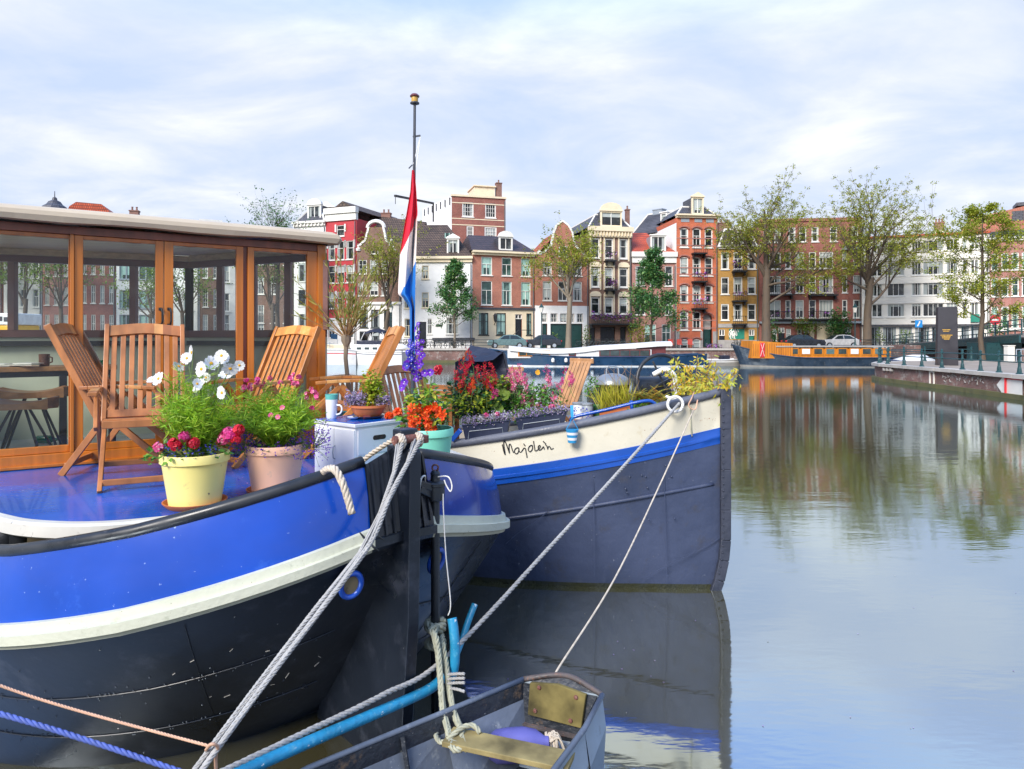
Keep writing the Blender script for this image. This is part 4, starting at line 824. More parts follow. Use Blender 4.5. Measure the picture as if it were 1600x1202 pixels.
def bush(name, label, cat, c, rad, n, m, size=.25, seed=1, stem=True, group=None):
    r = random.Random(seed); t = thing(name, label, cat, (c[0], c[1], c[2]), 0, group); q = MB()
    for k in range(n):
        d = V((r.gauss(0, 1), r.gauss(0, 1), r.gauss(0, 1))).normalized()*(r.random()**.35); d *= 1+.25*noise.noise(d*2.5+V((seed, 0, 0)))
        p = V((c[0]+d.x*rad[0], c[1]+d.y*rad[1], c[2]+rad[2]+d.z*rad[2]))
        q.leaf(p, V((d.x+r.gauss(0, .5), d.y+r.gauss(0, .5), r.gauss(.2, .5))), V((0, 0, 1)), size*r.uniform(.6, 1.3), size*r.uniform(.4, .8))
    q.build('foliage', M[m], t)
    if stem: s = MB(); s.tube([V(c)-V((0, 0, .0)), V(c)+V((0, 0, rad[2]))], [.07, .03], 5); s.build('stem', M['bark'], t)
    return t
bush('round_bush', 'round dark green bush tree before the brown apartment row', 'bush', P(1311, 536, 77), (1.5, 1.0, 1.9), 1500, 'leaf_dark', .3, 2)
bush('climbing_plant', 'climbing plant over the doorway of the brown apartment row', 'plant', P(1260, 523, 78), (2.0, .5, 1.0), 700, 'leaf_fresh', .26, 3)
bush('round_bush', 'dark bush beside the trunk of the elm by the ochre house', 'bush', P(1207, 545, 76), (.9, .8, 1.7), 500, 'leaf_dark', .28, 4)
bush('climbing_plant', 'yellow green climbing plant on the small pink brick house', 'plant', P(1000, 545, 77), (1.6, .6, 1.6), 700, 'leaf_yellow', .26, 5)
bush('potted_shrub', 'rose shrub by the door of the ornate brown house', 'plant', P(916, 545, 77), (.5, .5, 1.3), 260, 'leaf_fresh', .22, 6)
bush('potted_shrub', 'slim green shrub before the dark green shop doors', 'plant', P(866, 545, 76.5), (.4, .4, .9), 200, 'leaf_fresh', .22, 7)
bush('potted_shrub', 'clipped bush before the glazed ground floor of the white flats', 'plant', P(1375, 540, 74), (.6, .5, .9), 260, 'leaf_fresh', .22, 8)
bush('potted_shrub', 'clipped bush beside the blue sign at the white flats', 'plant', P(1414, 540, 73), (.6, .5, .9), 260, 'leaf_fresh', .22, 9)
bush('flower_tub', 'tub of pink flowers at the foot of the orange red house', 'plant', P(1116, 547, 74), (1.0, .5, .35), 260, 'flower_mass', .2, 10, False)
bush('round_bush', 'dark bush by the right end of the bridge railing', 'bush', P(1562, 530, 60), (1.2, .8, .9), 420, 'leaf_dark', .25, 12)
# ------------------------------------------------------------------ bicycles, cars, lamps, signs
M['rubber'] = mat('rubber', (.012, .012, .013), .7, .1); M['bike'] = mat('bike_frame', (.03, .05, .055), .4, .3)
def bicycle(label, group):
    t = thing('bicycle', label, 'bicycle', (0, 0, 0), 0, group)
    for x in (-.53, .53):
        q = MB(); q.tube([(x+math.cos(a*.3927)*.34, 0, .34+math.sin(a*.3927)*.34) for a in range(16)], .022, 4, closed=True)
        for a in range(6): q.tube([(x, 0, .34), (x+math.cos(a*1.05)*.33, 0, .34+math.sin(a*1.05)*.33)], .006, 3)
        q.build('wheel', M['rubber'], t)
    q = MB()
    for a, b in (((-.53, .34), (-.15, .3)), ((-.15, .3), (-.28, .85)), ((-.53, .34), (-.25, .72)), ((-.15, .3), (.36, .78)), ((-.26, .76), (.36, .78)), ((.53, .34), (.34, .95))): q.tube([(a[0], 0, a[1]), (b[0], 0, b[1])], .022, 5)
    q.build('frame', M['bike'], t)
    q = MB(); q.box((-.3, 0, .9), (.26, .14, .06)); q.build('saddle', M['rubber'], t)
    q = MB(); q.tube([(.2, -.28, 1.02), (.34, -.2, 1.0), (.34, .2, 1.0), (.2, .28, 1.02)], .018, 5); q.build('handlebar', M['bike'], t); return t
bk = None; r = random.Random(77)
for x0, x1, n, z_, lb, gr in ((590, 735, 15, 71.3, 'bicycle parked along the quay railing before the white corner house', 'bicycles by the white corner house'), (905, 985, 12, 73.5, 'bicycle parked before the ornate brown house', 'bicycles by the ornate brown house'), (1385, 1450, 9, 72.6, 'bicycle parked before the white flats', 'bicycles by the white flats'), (1150, 1160, 3, 72.0, 'bicycle parked by the ochre house', 'bicycles by the ochre house')):
    for k in range(n):
        p = V(((lerp(x0, x1, (k+r.random()*.6)/n)-HX)*z_/F, z_+r.uniform(-.3, .3), ST)); a = r.choice((0, math.pi, .5, 1.2, 2.6, -.4))+r.gauss(0, .15)
        if bk is None: bk = bicycle(lb, gr); bk.location = p; bk.rotation_euler = (0, 0, a)
        else: dup(bk, p, a, lb, gr)
t_ = [V((x, 70.7, ST)) for x in [-14.2+2.05*k for k in range(7)]]; railing('thin dark railing on the quay edge beside the white boats', t_, 'black_iron', .95, simple=True)
railing('thin dark railing on the far quay before the white flats', [V((36+2.05*k, 70.7, ST)) for k in range(8)], 'black_iron', .95, simple=True)
M['car_glass'] = mat('car_glass', (.02, .03, .035), .05, .1); M['car_dark'] = mat('dark_car_paint', (.018, .022, .03), .25, .1, coat=.6); M['car_teal'] = mat('grey_green_car_paint', (.10, .17, .17), .25, .1, coat=.6); M['car_pale'] = mat('silver_car_paint', (.5, .5, .5), .25, .1, coat=.6); M['lamp_glass'] = mat('lamp_glass', (.8, .78, .7), .2, .05)
def car(label, p, paint, rz=0.0):
    t = thing('parked_car', label, 'car', p, rz, 'cars parked on the far quay'); T_ = WM[t]
    prof = [(-2.05, .35), (-2.1, .7), (-1.95, .92), (-.95, 1.0), (.0, 1.0), (1.3, 1.02), (2.0, .95), (2.1, .6), (2.05, .32)]; cab = [(-1.0, .98), (-.35, 1.42), (.3, 1.5), (1.1, 1.44), (1.85, .98)]
    q = MB(); q.prism([T_ @ V((x, -.84, z)) for x, z in prof], T_.to_3x3() @ V((0, 1.68, 0)))
    n_ = len(cab); lo = [T_ @ V((x, s_*(.78 if z < 1.2 else .6), z)) for s_ in (-1, 1) for x, z in cab]
    q.add(lo, [list(range(n_)), list(range(2*n_-1, n_-1, -1))]+[(i+1, i, n_+i, n_+i+1) for i in range(n_-1)]); q.build('body', M[paint], t, bevel=.06)
    for s_ in (-1, 1):
        for pl in ([(-.75, 1.03), (-.3, 1.36), (.25, 1.42), (.25, 1.03)], [(.33, 1.03), (.33, 1.42), (1.0, 1.37), (1.5, 1.05)]):
            q = MB(); q.face([T_ @ V((x, s_*((.79 if z < 1.2 else .63)+.012), z)) for x, z in pl]); q.build('window', M['car_glass'], t)
    for a, b in (((-1.0, 1.0), (-.38, 1.4)), ((1.82, 1.01), (1.14, 1.41))):
        q = MB(); k = -.02 if a[0] < 0 else .02; q.face([T_ @ V((a[0]+k, -.7, a[1])), T_ @ V((a[0]+k, .7, a[1])), T_ @ V((b[0]+k, .54, b[1]+.02)), T_ @ V((b[0]+k, -.54, b[1]+.02))]); q.build('windscreen', M['car_glass'], t)
    for x in (-1.3, 1.3):
        for s_ in (-1, 1):
            q = MB(); q.lathe([(.0, -.1), (.3, -.1), (.33, -.06), (.33, .06), (.3, .1), (0, .1)], T_ @ V((x, s_*.78, .33)), 14, R=T_.to_3x3() @ Matrix.Rotation(math.pi/2, 3, 'X')); w_ = q.build('wheel', M['rubber'], t)
            q = MB(); q.lathe([(.0, -.112), (.19, -.108), (.2, .108), (0, .112)], T_ @ V((x, s_*.78, .33)), 10, R=T_.to_3x3() @ Matrix.Rotation(math.pi/2, 3, 'X')); q.build('rim', M['zinc'], w_)
    for s_ in (-1, 1):
        q = MB(); q.box(T_ @ V((-2.06, s_*.6, .76)), (.1, .3, .13), T_.to_3x3()); q.build('headlight', M['lamp_glass'], t)
        q = MB(); q.box(T_ @ V((2.06, s_*.62, .8)), (.1, .26, .16), T_.to_3x3()); q.build('tail_light', M['sign_red'], t)
    return t
car('grey green hatchback parked before the rose brick house', P(792, 0, 72.6)*1+V((0, 0, ST-(CH+HY*72.6/F))), 'car_teal', .05)
car('dark hatchback parked behind the orange barge', V((31.2, 73.2, ST)), 'car_dark', math.pi)
car('pale car parked at the foot of the round bush', V((35.6, 74.6, ST)), 'car_pale', 0)
car('dark car half hidden by the blue houseboat roof', V((3.2, 73.4, ST)), 'car_dark', 0)
def lamp(label, p, h=4.2):
    t = thing('street_lamp', label, 'street lamp', p, 0, 'street lamps on the far quay')
    q = MB(); q.lathe([(.14, 0), (.14, .3), (.09, .5), (.06, .9), (.045, h-.5), (.08, h-.48), (.05, h-.4)], p, 8); q.build('pole', M['rail_green'], t)
    q = MB(); q.lathe([(.1, 0), (.24, .5), (.0, .52)], p+V((0, 0, h-.4)), 6); q.build('lantern', M['lamp_glass'], t); q = MB(); q.lathe([(.28, 0), (.1, .25), (.06, .4), (0, .42)], p+V((0, 0, h+.12)), 6); q.build('lamp_cap', M['rail_green'], t)
for px, z_, lb in ((611, 71.3, 'street lamp beside the slender olive tree'), (1336, 71.6, 'street lamp beside the round dark bush'), (846, 71.4, 'street lamp before the neck gable house with shop doors')): lamp(lb, V(((px-HX)*z_/F, z_, ST)))
def sign(label, px, z_, h, face):
    p = V(((px-HX)*z_/F, z_, ST)); t = thing('traffic_sign', label, 'sign', p); q = MB(); q.tube([p, p+V((0, 0, h+.3))], .04, 6); q.build('pole', M['zinc'], t)
    c_ = p+V((0, -.06, h)); R_ = Matrix.Rotation(math.pi/2, 3, 'X'); q = MB()
    if face == 'blue': q.box(c_, (.75, .03, .75)); q.mi = 1; q.lathe([(.0, 0), (.09, .01), (.09, .02), (0, .02)], c_+V((.06, -.03, .18)), 8, R=R_); q.bar(c_+V((.05, -.03, .1)), c_+V((-.15, -.03, -.25)), .03, .12); q.build('plate', [M['sign_blue'], M['trim']], t)
    else: q.lathe([(0, -.02), (.42, -.02), (.42, .02), (0, .02)], c_, 18, R=R_); q.mi = 1; q.box(c_+V((0, -.03, 0)), (.56, .02, .14)); q.build('plate', [M['sign_red'], M['trim']], t)
M['sign_blue'] = mat('sign_blue', (.02, .25, .6), .4, .05)
sign('square blue traffic sign before the white flats', 1435, 71, 2.6, 'blue'); sign('round red no entry sign at the end of the bridge', 1554, 56, 2.6, 'red')
# terrace chairs
M['red_seat'] = mat('red_seat', (.5, .07, .05), .5, .1)
for i, (px, lb) in enumerate(((1052, 'orange red terrace chairs by the quay edge, first in the line'), (1066, 'orange red terrace chair in the middle of the line by the quay edge'), (1083, 'orange red terrace chair nearest the dark boat bow'))):
    p = V(((px-HX)*69.9/F, 70.9, ST)); t = thing('terrace_chair', lb.replace('chairs', 'chair'), 'chair', p, 0, 'terrace chairs on the quay')
    q = MB(); q.box(p+V((0, 0, .45)), (.5, .5, .06)); q.build('seat', M['red_seat'], t); q = MB(); q.box(p+V((0, .24, .75)), (.5, .05, .5)); q.build('backrest', M['red_seat'], t)
    for a in (-1, 1):
        for b in (-1, 1): q = MB(); q.box(p+V((a*.21, b*.21, .21)), (.05, .05, .42)); q.build('leg', M['black_iron'], t)
# ------------------------------------------------------------------ boats on the far side
def hull_pts(Lh, B, hb, hm, hs, bow=.45, stern=.8, rake=.4):
    """half-beam and sheer along the hull, u = 0 at the bow"""
    def w(u): return B/2*(min(1, (u/.32))**bow if u < .32 else 1)*(1 if u < .75 else 1-(1-stern)*((u-.75)/.25)**2)
    def h(u): return hm+(hb-hm)*max(0, 1-u/.45)**2+(hs-hm)*max(0, (u-.6)/.4)**2
    return w, h
def hull(par, T_, Lh, B, hb, hm, hs, mats, bands, bow=.45, stern=.8, rake=.5, deck=None, nu=28):
    """Lofted hull, bow towards local +x; bands = [(share of the freeboard, material index)] from the waterline up."""
    w, h = hull_pts(Lh, B, hb, hm, hs, bow, stern); q = MB(); lv = [(-.35, .8)]+[(0, .9)]+[(b, .9+.1*b) for b, _ in bands]
    for s_ in (-1, 1):
        for (t0, k0), (t1, k1), mi in zip(lv, lv[1:], [bands[0][1]]+[m for _, m in bands]):
            rows = []
            for i in range(nu+1):
                u = (i/nu)**1.3; x = Lh/2-u*Lh
                def pt(tt, kk): zz = h(u)*tt if tt >= 0 else tt; return T_ @ V((x-(1-u)**3*rake*(1-max(tt, 0))*1.0, s_*w(u)*kk, zz))
                rows.append((pt(t0, k0), pt(t1, k1)))
            for a, b in zip(rows, rows[1:]): q.face([a[0], b[0], b[1], a[1]] if s_ > 0 else [a[0], a[1], b[1], b[0]], mi)
    e = [T_ @ V((-Lh/2, s_*w(1)*k, z)) for s_, k, z in ((-1, .8, -.35), (1, .8, -.35), (1, 1, h(1)), (-1, 1, h(1)))]; q.face(e, bands[-1][1])
    o = q.build('hull', mats, par, smooth='auto')
    q = MB(); dl = .12 if deck is None else deck
    us = [i/20 for i in range(21)]; ring = [T_ @ V((Lh/2-u*Lh-.02, w(u)*.97, h(u)-dl)) for u in us]+[T_ @ V((Lh/2-u*Lh-.02, -w(u)*.97, h(u)-dl)) for u in us[::-1]]
    n = len(us)
    for i in range(n-1): q.face([ring[i], ring[i+1], ring[2*n-2-i], ring[2*n-1-i]])
    q.build('deck', mats[-1], par)
    q = MB()
    for s_ in (-1, 1): q.tube([T_ @ V((Lh/2-u*Lh, s_*w(u), h(u))) for u in us], .06, 5)
    q.build('rub_rail', mats[bands[-1][1]], par); return w, h
M['boat_white'] = mat('boat_white', (.78, .78, .77), .25, .06, 2, coat=.3); M['boat_navy'] = mat('boat_navy', (.015, .03, .075), .4, .3, 2); M['boat_blue'] = mat('boat_blue', (.004, .036, .09), .35, .25, 1.5); M['barge_navy'] = mat('barge_navy', (.018, .035, .06), .45, .35, 1.5, dirt=(.08, .09, .1), dirt_amt=.5)
M['varnish'] = wood('orange_varnish', [(.50, .16, .012), (.62, .22, .018), (.42, .12, .01)], (3, 3, .6), .35, .25, .4); M['deck_grey'] = mat('deck_grey', (.3, .29, .27), .8, .2, 3); M['maroon'] = mat('maroon_paint', (.14, .03, .03), .4, .15); M['tarp'] = mat('navy_tarp', (.012, .016, .035), .55, .3, 4, bump=.5, bscale=7)
M['boat_pane'] = mat('boat_window', (.05, .07, .07), .06, .4, 2)
def boat(name, label, px, z_, Lh, rz, cat='boat'):
    return thing(name, label, cat, ((px-HX)*z_/F, z_, 0), rz, 'boats moored along the far quay')
def bx(par, T_, nm, m, c, s, bevel=0.0):
    q = MB(); q.box(T_ @ V(c), s, T_.to_3x3()); return q.build(nm, M[m] if isinstance(m, str) else m, par, bevel=bevel)
# white motor cruiser
t = boat('motor_cruiser', 'white motor cruiser with dark canopy and black window band', 590, 65.5, 6, math.radians(170)); T_ = WM[t]
hull(t, T_, 5.6, 2.5, 1.5, 1.25, 1.25, [M['boat_white'], M['boat_navy'], M['boat_white']], [(.78, 0), (.83, 1), (1, 0)], .5, .9)
bx(t, T_, 'cabin', 'boat_white', (.6, 0, 1.55), (3.4, 1.9, .75), .1); bx(t, T_, 'window_band', 'tarp', (.3, 0, 2.1), (3.0, 1.85, .42), .06)
for k in range(3): bx(t, T_, 'window', 'boat_pane', (1.5-.8*k, .955, 1.55), (.45, .02, .22)); bx(t, T_, 'window', 'boat_pane', (1.5-.8*k, -.955, 1.55), (.45, .02, .22))
q = MB(); q.grid(lambda u, v: T_ @ V((-.9+1.9*u, (v-.5)*1.9, 3.45-.35*(2*v-1)**2-.25*(2*u-1)**2)), 6, 6); q.build('canopy', M['tarp'], t)
q = MB()
for x0, x1 in ((1.35, .95), (-.95, -.8), (.3, .1)):
    for s_ in (-.9, .9): q.tube([T_ @ V((x0, s_, 2.3)), T_ @ V((x1, s_, 3.1))], .035, 5)
q.build('canopy_frame', M['boat_white'], t)
q = MB(); q.face([T_ @ V(p) for p in ((1.4, -.85, 2.3), (1.4, .85, 2.3), (1.0, .8, 3.1), (1.0, -.8, 3.1))]); q.build('windscreen', M['boat_pane'], t)
# tender on its stern
t = boat('tender', 'small upturned white tender hung behind the white cruiser', 620, 64.8, 2, math.radians(8)); T_ = WM[t] @ Matrix.Translation((0, 0, 1.35))
q = MB(); q.grid(lambda u, v: T_ @ V(((u-.5)*2.3, math.cos(v*math.pi)*.62*math.sin(math.pi*min(1, .12+u*.9))**.6, math.sin(v*math.pi)*.55*math.sin(math.pi*min(1, .12+u*.9))**.6+.25*u)), 12, 8); q.build('hull', M['boat_white'], t, smooth=True)
q = MB(); q.bar(T_ @ V((-.8, 0, -.05)), T_ @ V((.8, 0, .1)), 1.1, .08); q.build('seat', M['deck_grey'], t); q = MB(); q.tube([T_ @ V((-.6, 0, 0)), T_ @ V((-.9, 0, -1.0))], .05, 5); q.tube([T_ @ V((.5, 0, 0)), T_ @ V((.2, 0, -1.0))], .05, 5); q.build('davits', M['zinc'], t)
# smaller cream boat with red stripe
t = boat('sloop', 'cream boat with a red stripe and open bow rail left of the willow stem', 522, 65.5, 5, math.radians(184)); T_ = WM[t]
hull(t, T_, 4.4, 2.1, 1.75, 1.45, 1.35, [M['boat_white'], M['sign_red'], M['cream']], [(.72, 0), (.78, 1), (1, 0)], .5, .85)
bx(t, T_, 'cabin', 'cream', (-.4, 0, 1.65), (2.0, 1.4, .6), .08)
q = MB(); q.tube([T_ @ V((2.1, 0, 2.2)), T_ @ V((1.2, .75, 2.1)), T_ @ V((.2, 1.0, 1.95))], .03, 5); q.tube([T_ @ V((2.1, 0, 2.2)), T_ @ V((1.2, -.75, 2.1)), T_ @ V((.2, -1.0, 1.95))], .03, 5)
for x, y in ((2.1, 0), (1.2, .75), (1.2, -.75), (.2, 1), (.2, -1)): q.tube([T_ @ V((x, y, 1.4)), T_ @ V((x, y, 2.15))], .025, 5)
q.build('bow_rail', M['zinc'], t); q = MB(); q.lathe([(0, 0), (.13, .1), (.15, .5), (.05, .65), (0, .66)], T_ @ V((1.5, .95, .5)), 8); q.build('fender', M['boat_blue'], t); q = MB(); q.face([T_ @ V(p) for p in ((-.3, 0, 2.9), (-.3, -.0, 2.4), (.3, .1, 2.5), (.3, .1, 2.95))]); q.tube([T_ @ V((-.3, 0, 1.9)), T_ @ V((-.3, 0, 3))], .02, 4); q.build('pennant', M['boat_blue'], t)
# blue and white houseboat
x0_, x1_ = (764-HX)*61.5/F, (1100-HX)*61.5/F; Lh = x1_-x0_
t = thing('houseboat', 'long blue hulled houseboat with white cabin and sweeping white roof', 'houseboat', ((x0_+x1_)/2, 62, 0), math.pi, 'boats moored along the far quay'); T_ = WM[t]
hull(t, T_, Lh, 3.6, 1.55, .86, 1.1, [M['boat_white'], M['boat_blue'], M['deck_grey']], [(.1, 0), (1, 1)], .5, .8)
bx(t, T_, 'cabin', 'boat_white', (1.6, 0, 1.13), (12.8, 2.7, .78), .05)
q = MB(); xs = [Lh/2-1.9, Lh/2-4.5, 0, -3.8, -5.2, -6.2]; zs = [2.05, 1.85, 1.8, 2.25, 2.6, 2.5]; n = 24
for i in range(n):
    a, b = i/n, (i+1)/n; X = lambda s_: lerp(Lh/2-1.8, -6.6, s_); Z = lambda s_: 1.84-.28*math.sin(min(1, s_/.55)*math.pi)+(.42*max(0, (s_-.45)/.5)**1.5 if s_ < .95 else .40)
    for y0, y1, k0, k1 in ((-1.5, -.9, -.16, 0), (-.9, .9, 0, 0), (.9, 1.5, 0, -.16)):
        q.face([T_ @ V((X(a), y0, Z(a)+k0)), T_ @ V((X(b), y0, Z(b)+k0)), T_ @ V((X(b), y1, Z(b)+k1)), T_ @ V((X(a), y1, Z(a)+k1))])
    for y in (-1.5, 1.5): q.face([T_ @ V((X(a), y, Z(a)-.16)), T_ @ V((X(b), y, Z(b)-.16)), T_ @ V((X(b), y, Z(b)-.42)), T_ @ V((X(a), y, Z(a)-.42))])
q.build('roof', M['boat_white'], t)
def side_win(par, T_, xa, xb, za, zb, y, m, fm, bars=0):
    q = MB(); s_ = 1 if y > 0 else -1
    q.box(T_ @ V(((xa+xb)/2, y+s_*.015, (za+zb)/2)), (abs(xb-xa)+.14, .05, zb-za+.14), T_.to_3x3()); q.mi = 1; n = bars+1
    for k in range(n): q.box(T_ @ V((lerp(xa, xb, (k+.5)/n), y+s_*.05, (za+zb)/2)), (abs(xb-xa)/n-.08, .03, zb-za-.02), T_.to_3x3())
    return q.build('window', [M[fm], M[m]], par)
for y in (1.36, -1.36): side_win(t, T_, 7.0, 4.3, .98, 1.42, y, 'boat_pane', 'varnish', 3); side_win(t, T_, 2.5, 2.0, 1.0, 1.42, y, 'boat_pane', 'maroon'); side_win(t, T_, -.2, -4.6, .95, 1.44, y, 'boat_pane', 'maroon', 4)
bx(t, T_, 'wheelhouse', 'maroon', (-5.0, 0, 1.4), (2.2, 2.4, .95), .05); 
for k in range(4):
    q = MB(); q.lathe([(0, 0), (.14, .08), (.16, .3), (.07, .42), (0, .44)], T_ @ V((4.0-1.15*k, 1.86, .35)), 8); q.build('fender', M['boat_white'], t)
# orange and navy barge
x0_, x1_ = (1146-HX)*60/F, (1400-HX)*60/F; Lh = x1_-x0_
t = thing('barge', 'navy hulled barge with tall orange planked front and row of cabin windows', 'barge', ((x0_+x1_)/2, 60.5, 0), math.pi, 'boats moored along the far quay'); T_ = WM[t]
hull(t, T_, Lh, 3.8, 1.95, .82, .85, [M['deck_grey'], M['barge_navy'], M['deck_grey']], [(.1, 0), (1, 1)], .55, .85, rake=.8)
q = MB(); X0 = Lh/2-1.2
q.prism([T_ @ V((X0-x, -1.5, z)) for x, z in ((0, .8), (.15, 2.3), (3.6, 2.08), (3.6, .75))], T_.to_3x3() @ V((0, 3.0, 0))); fr = q.build('front_house', M['varnish'], t)
q = MB()
for s_ in (-1, 1):
    for k in range(17): x = X0-.2-.2*k; q.box(T_ @ V((x, s_*1.512, 1.5)), (.018, .014, 1.1), T_.to_3x3())
q.build('plank_seams', M['maroon'], fr)
q = MB(); q.box(T_ @ V((X0-.95, 1.54, 1.5)), (.42, .03, 1.25), T_.to_3x3()); q.mi = 1; q.bar(T_ @ V((X0-.78, 1.565, .95)), T_ @ V((X0-1.1, 1.565, 2.08)), .1, .02); q.bar(T_ @ V((X0-1.12, 1.565, .95)), T_ @ V((X0-.8, 1.565, 2.08)), .1, .02); q.build('banner', [M['sign_red'], M['trim']], t)
bx(t, T_, 'cabin', 'varnish', (-1.6, 0, 1.2), (9.2, 2.8, .85), .03); bx(t, T_, 'roof', 'deck_grey', (-1.3, 0, 1.79), (10.2, 3.1, .13), .04)
for k in range(8):
    for y in (1.41, -1.41): side_win(t, T_, 2.6-1.05*k, 1.85-1.05*k, 1.15, 1.6, y, ('boat_pane', 'boat_white', 'boat_pane', 'car_teal')[k % 4], 'varnish')
# low grey boat between them
t = boat('flat_boat', 'low grey and white open boat moored left of the navy barge', 1098, 62.5, 6, math.radians(183)); T_ = WM[t]
hull(t, T_, 6.4, 2.0, .75, .55, .6, [M['deck_grey'], M['boat_white'], M['boat_navy']], [(.6, 0), (1, 1)], .5, .8); bx(t, T_, 'thwart', 'deck_grey', (.5, 0, .5), (.35, 1.6, .06)); bx(t, T_, 'engine_box', 'tarp', (-2.0, 0, .7), (.8, .8, .5), .05)
# white tarpaulin boat behind the promontory
t = boat('covered_boat', 'boat under a white cover behind the promontory railing', 1425, 56, 4, math.pi); T_ = WM[t]
hull(t, T_, 4.4, 1.8, .8, .6, .6, [M['boat_navy'], M['boat_navy'], M['boat_white']], [(.5, 0), (1, 1)]); q = MB(); q.grid(lambda u, v: T_ @ V(((u-.5)*4.0, (v-.5)*1.75, .62+.55*math.sin(v*math.pi)**.7*min(1, u*4, (1-u)*2.2))), 12, 8); q.build('cover', M['boat_white'], t, smooth=True)
# yellow tour boat, seen through the cabin
t = boat('tour_boat', 'yellow tour boat with white lettered roof seen through the cabin glass', 2, 54, 8, 0); T_ = WM[t]; M['bus_yellow'] = mat('tour_yellow', (.8, .42, .01), .4, .05)
hull(t, T_, 8, 3, 1.5, 1.2, 1.2, [M['bus_yellow'], M['bus_yellow'], M['boat_white']], [(.5, 0), (1, 1)]); bx(t, T_, 'cabin', 'bus_yellow', (-1.0, 0, 2.4), (6.4, 2.5, 2.3), .1); bx(t, T_, 'roof', 'boat_white', (-1.0, 0, 4.0), (6.6, 2.7, .9), .08)
for k in range(5): side_win(t, T_, 1.9-1.2*k, 1.0-1.2*k, 1.9, 2.9, -1.26, 'boat_pane', 'bus_yellow')
q = MB(); r = random.Random(4); x_ = -3.6
while x_ < 2: l_ = r.uniform(.2, .35); q.box(T_ @ V((x_, -1.37, 4.0+r.uniform(-.03, .03))), (l_, .03, .34), T_.to_3x3()); x_ += l_+.14
q.build('lettering', M['pillar'], t)
# ------------------------------------------------------------------ near blue barge
M['blue'] = mat('royal_blue_paint', (.001, .05, .36), .2, .4, 1.1, coat=.3, dirt=(.02, .10, .5), dirt_amt=.44, bump=.08, bscale=5, speck=(.25, .35, .6), speck_amt=.42, speck_scale=38, streak=(.05, .11, .40))  # pale streaks: dirt, plus lavender cloud reflections painted into the blue
M['blue_deck'] = mat('blue_deck_paint', (.002, .09, .44), .2, .35, 1.6, coat=.2, dirt=(.05, .17, .55), dirt_amt=.46, speck=(.5, .5, .6), speck_amt=.42, speck_scale=30, bump=.06, bscale=14)
M['hull_black'] = mat('black_hull_paint', (.006, .009, .016), .33, .5, 1.2, dirt=(.03, .035, .05), dirt_amt=.5, bump=.15, bscale=6, speck=(.3, .32, .34), speck_amt=.37, speck_scale=26, streak=(.03, .028, .034))
M['band_white'] = mat('old_white_paint', (.54, .55, .44), .5, .1, 2.5, dirt=(.38, .40, .30), dirt_amt=.45, bump=.2, bscale=25, speck=(.2, .16, .1), speck_amt=.42, streak=(.45, .46, .36))
M['rim_white'] = mat('rim_white_paint', (.60, .58, .52), .45, .1, 3, dirt=(.3, .28, .24), dirt_amt=.42, speck=(.12, .1, .09), speck_amt=.44, speck_scale=20)
M['black_rail'] = mat('black_rail', (.018, .02, .024), .35, .4, 6, dirt=(.09, .09, .1), dirt_amt=.42)
M['olive_steel'] = mat('olive_steel', (.20, .16, .09), .6, .25, 3, dirt=(.1, .07, .04), dirt_amt=.45)
M['teak_gold'] = wood('golden_teak', [(.56, .23, .055), (.46, .17, .04), (.68, .34, .10), (.62, .29, .08)], (9, 9, 3), .42, .3, .25)
M['teak_red'] = wood('red_brown_teak', [(.30, .10, .035), (.42, .16, .05), (.36, .13, .04), (.58, .28, .09), (.26, .085, .03)], (9, 9, 3), .45, .35, .2)
M['cabin_wood'] = wood('cabin_varnish', [(.50, .145, .013), (.57, .18, .016), (.42, .11, .011)], (14, 14, 1.2), .3, .22, .5)
M['cabin_dark'] = wood('dark_cabin_beam', [(.21, .058, .03), (.25, .075, .035)], (10, 10, 2), .4, .3, .3)
M['inner_frame'] = mat('inner_dark_frame', (.17, .075, .065), .5, .2)
M['roof_canvas'] = mat('white_roof_canvas', (.54, .45, .33), .65, .08, 2, dirt=(.5, .4, .26), dirt_amt=.42, bump=.15, bscale=6)
M['sage'] = mat('sage_wall', (.60, .64, .50), .7, .1); M['ceil'] = wood('ceiling_boards', [(.86, .76, .56), (.9, .8, .62)], (1.5, 30, 30), .5, .15, .1); M['floor_grey'] = mat('cabin_floor', (.55, .58, .58), .5, .15)
M['clear'] = glass('cabin_glass', (.96, .99, .97), .035, .9)
BC, BF, BR = V((-1.9, 5.19, 0)), V((.7, -.714, 0)), V((.714, .7, 0))
HR = [(0, 1.81), (7, 1.795), (25, 1.66), (45, 1.51), (70, 1.36), (90, 1.27), (130, 1.2), (400, 1.2)]
def bp(th, h, r, aft=0.0):
    """Point of the bow: angle from the stem (negative to the left), height, radius; past 90 degrees the side runs straight aft."""
    a = math.radians(max(-90, min(90, th))); return BC+BF*(r*math.cos(a)-aft)+BR*(r*math.sin(a)*(1+.09*min(1, aft/2)))+V((0, 0, h))
ths = [90*math.sin(math.radians(k*3))*(1 if k >= 0 else 1) for k in range(-30, 31)]
ths = sorted(set([round(x, 3) for x in ths]+[-6.5, 6.5, -3, 3]))
stations = [(-90, a) for a in (7, 5, 3.5, 2.5, 1.6, .8)]+[(t_, 0) for t_ in ths]+[(90, a) for a in (.8, 1.6, 2.5, 3.5, 5, 7)]
def hr(th, aft): return interp(HR, abs(th)+aft*25)
def rw(th): return .85+.8*(abs(th)/90)**2
levels = [(0, 1.745, 0), (-.17, 1.80, 0), (-.34, 1.822, 0), (-.342, 1.85, 2), (-.388, 1.858, 2), (-.39, 1.885, 2), (-.437, 1.885, 2), (-.439, 1.853, 2), (-.468, 1.845, 2), (-.47, 1.815, 1)]
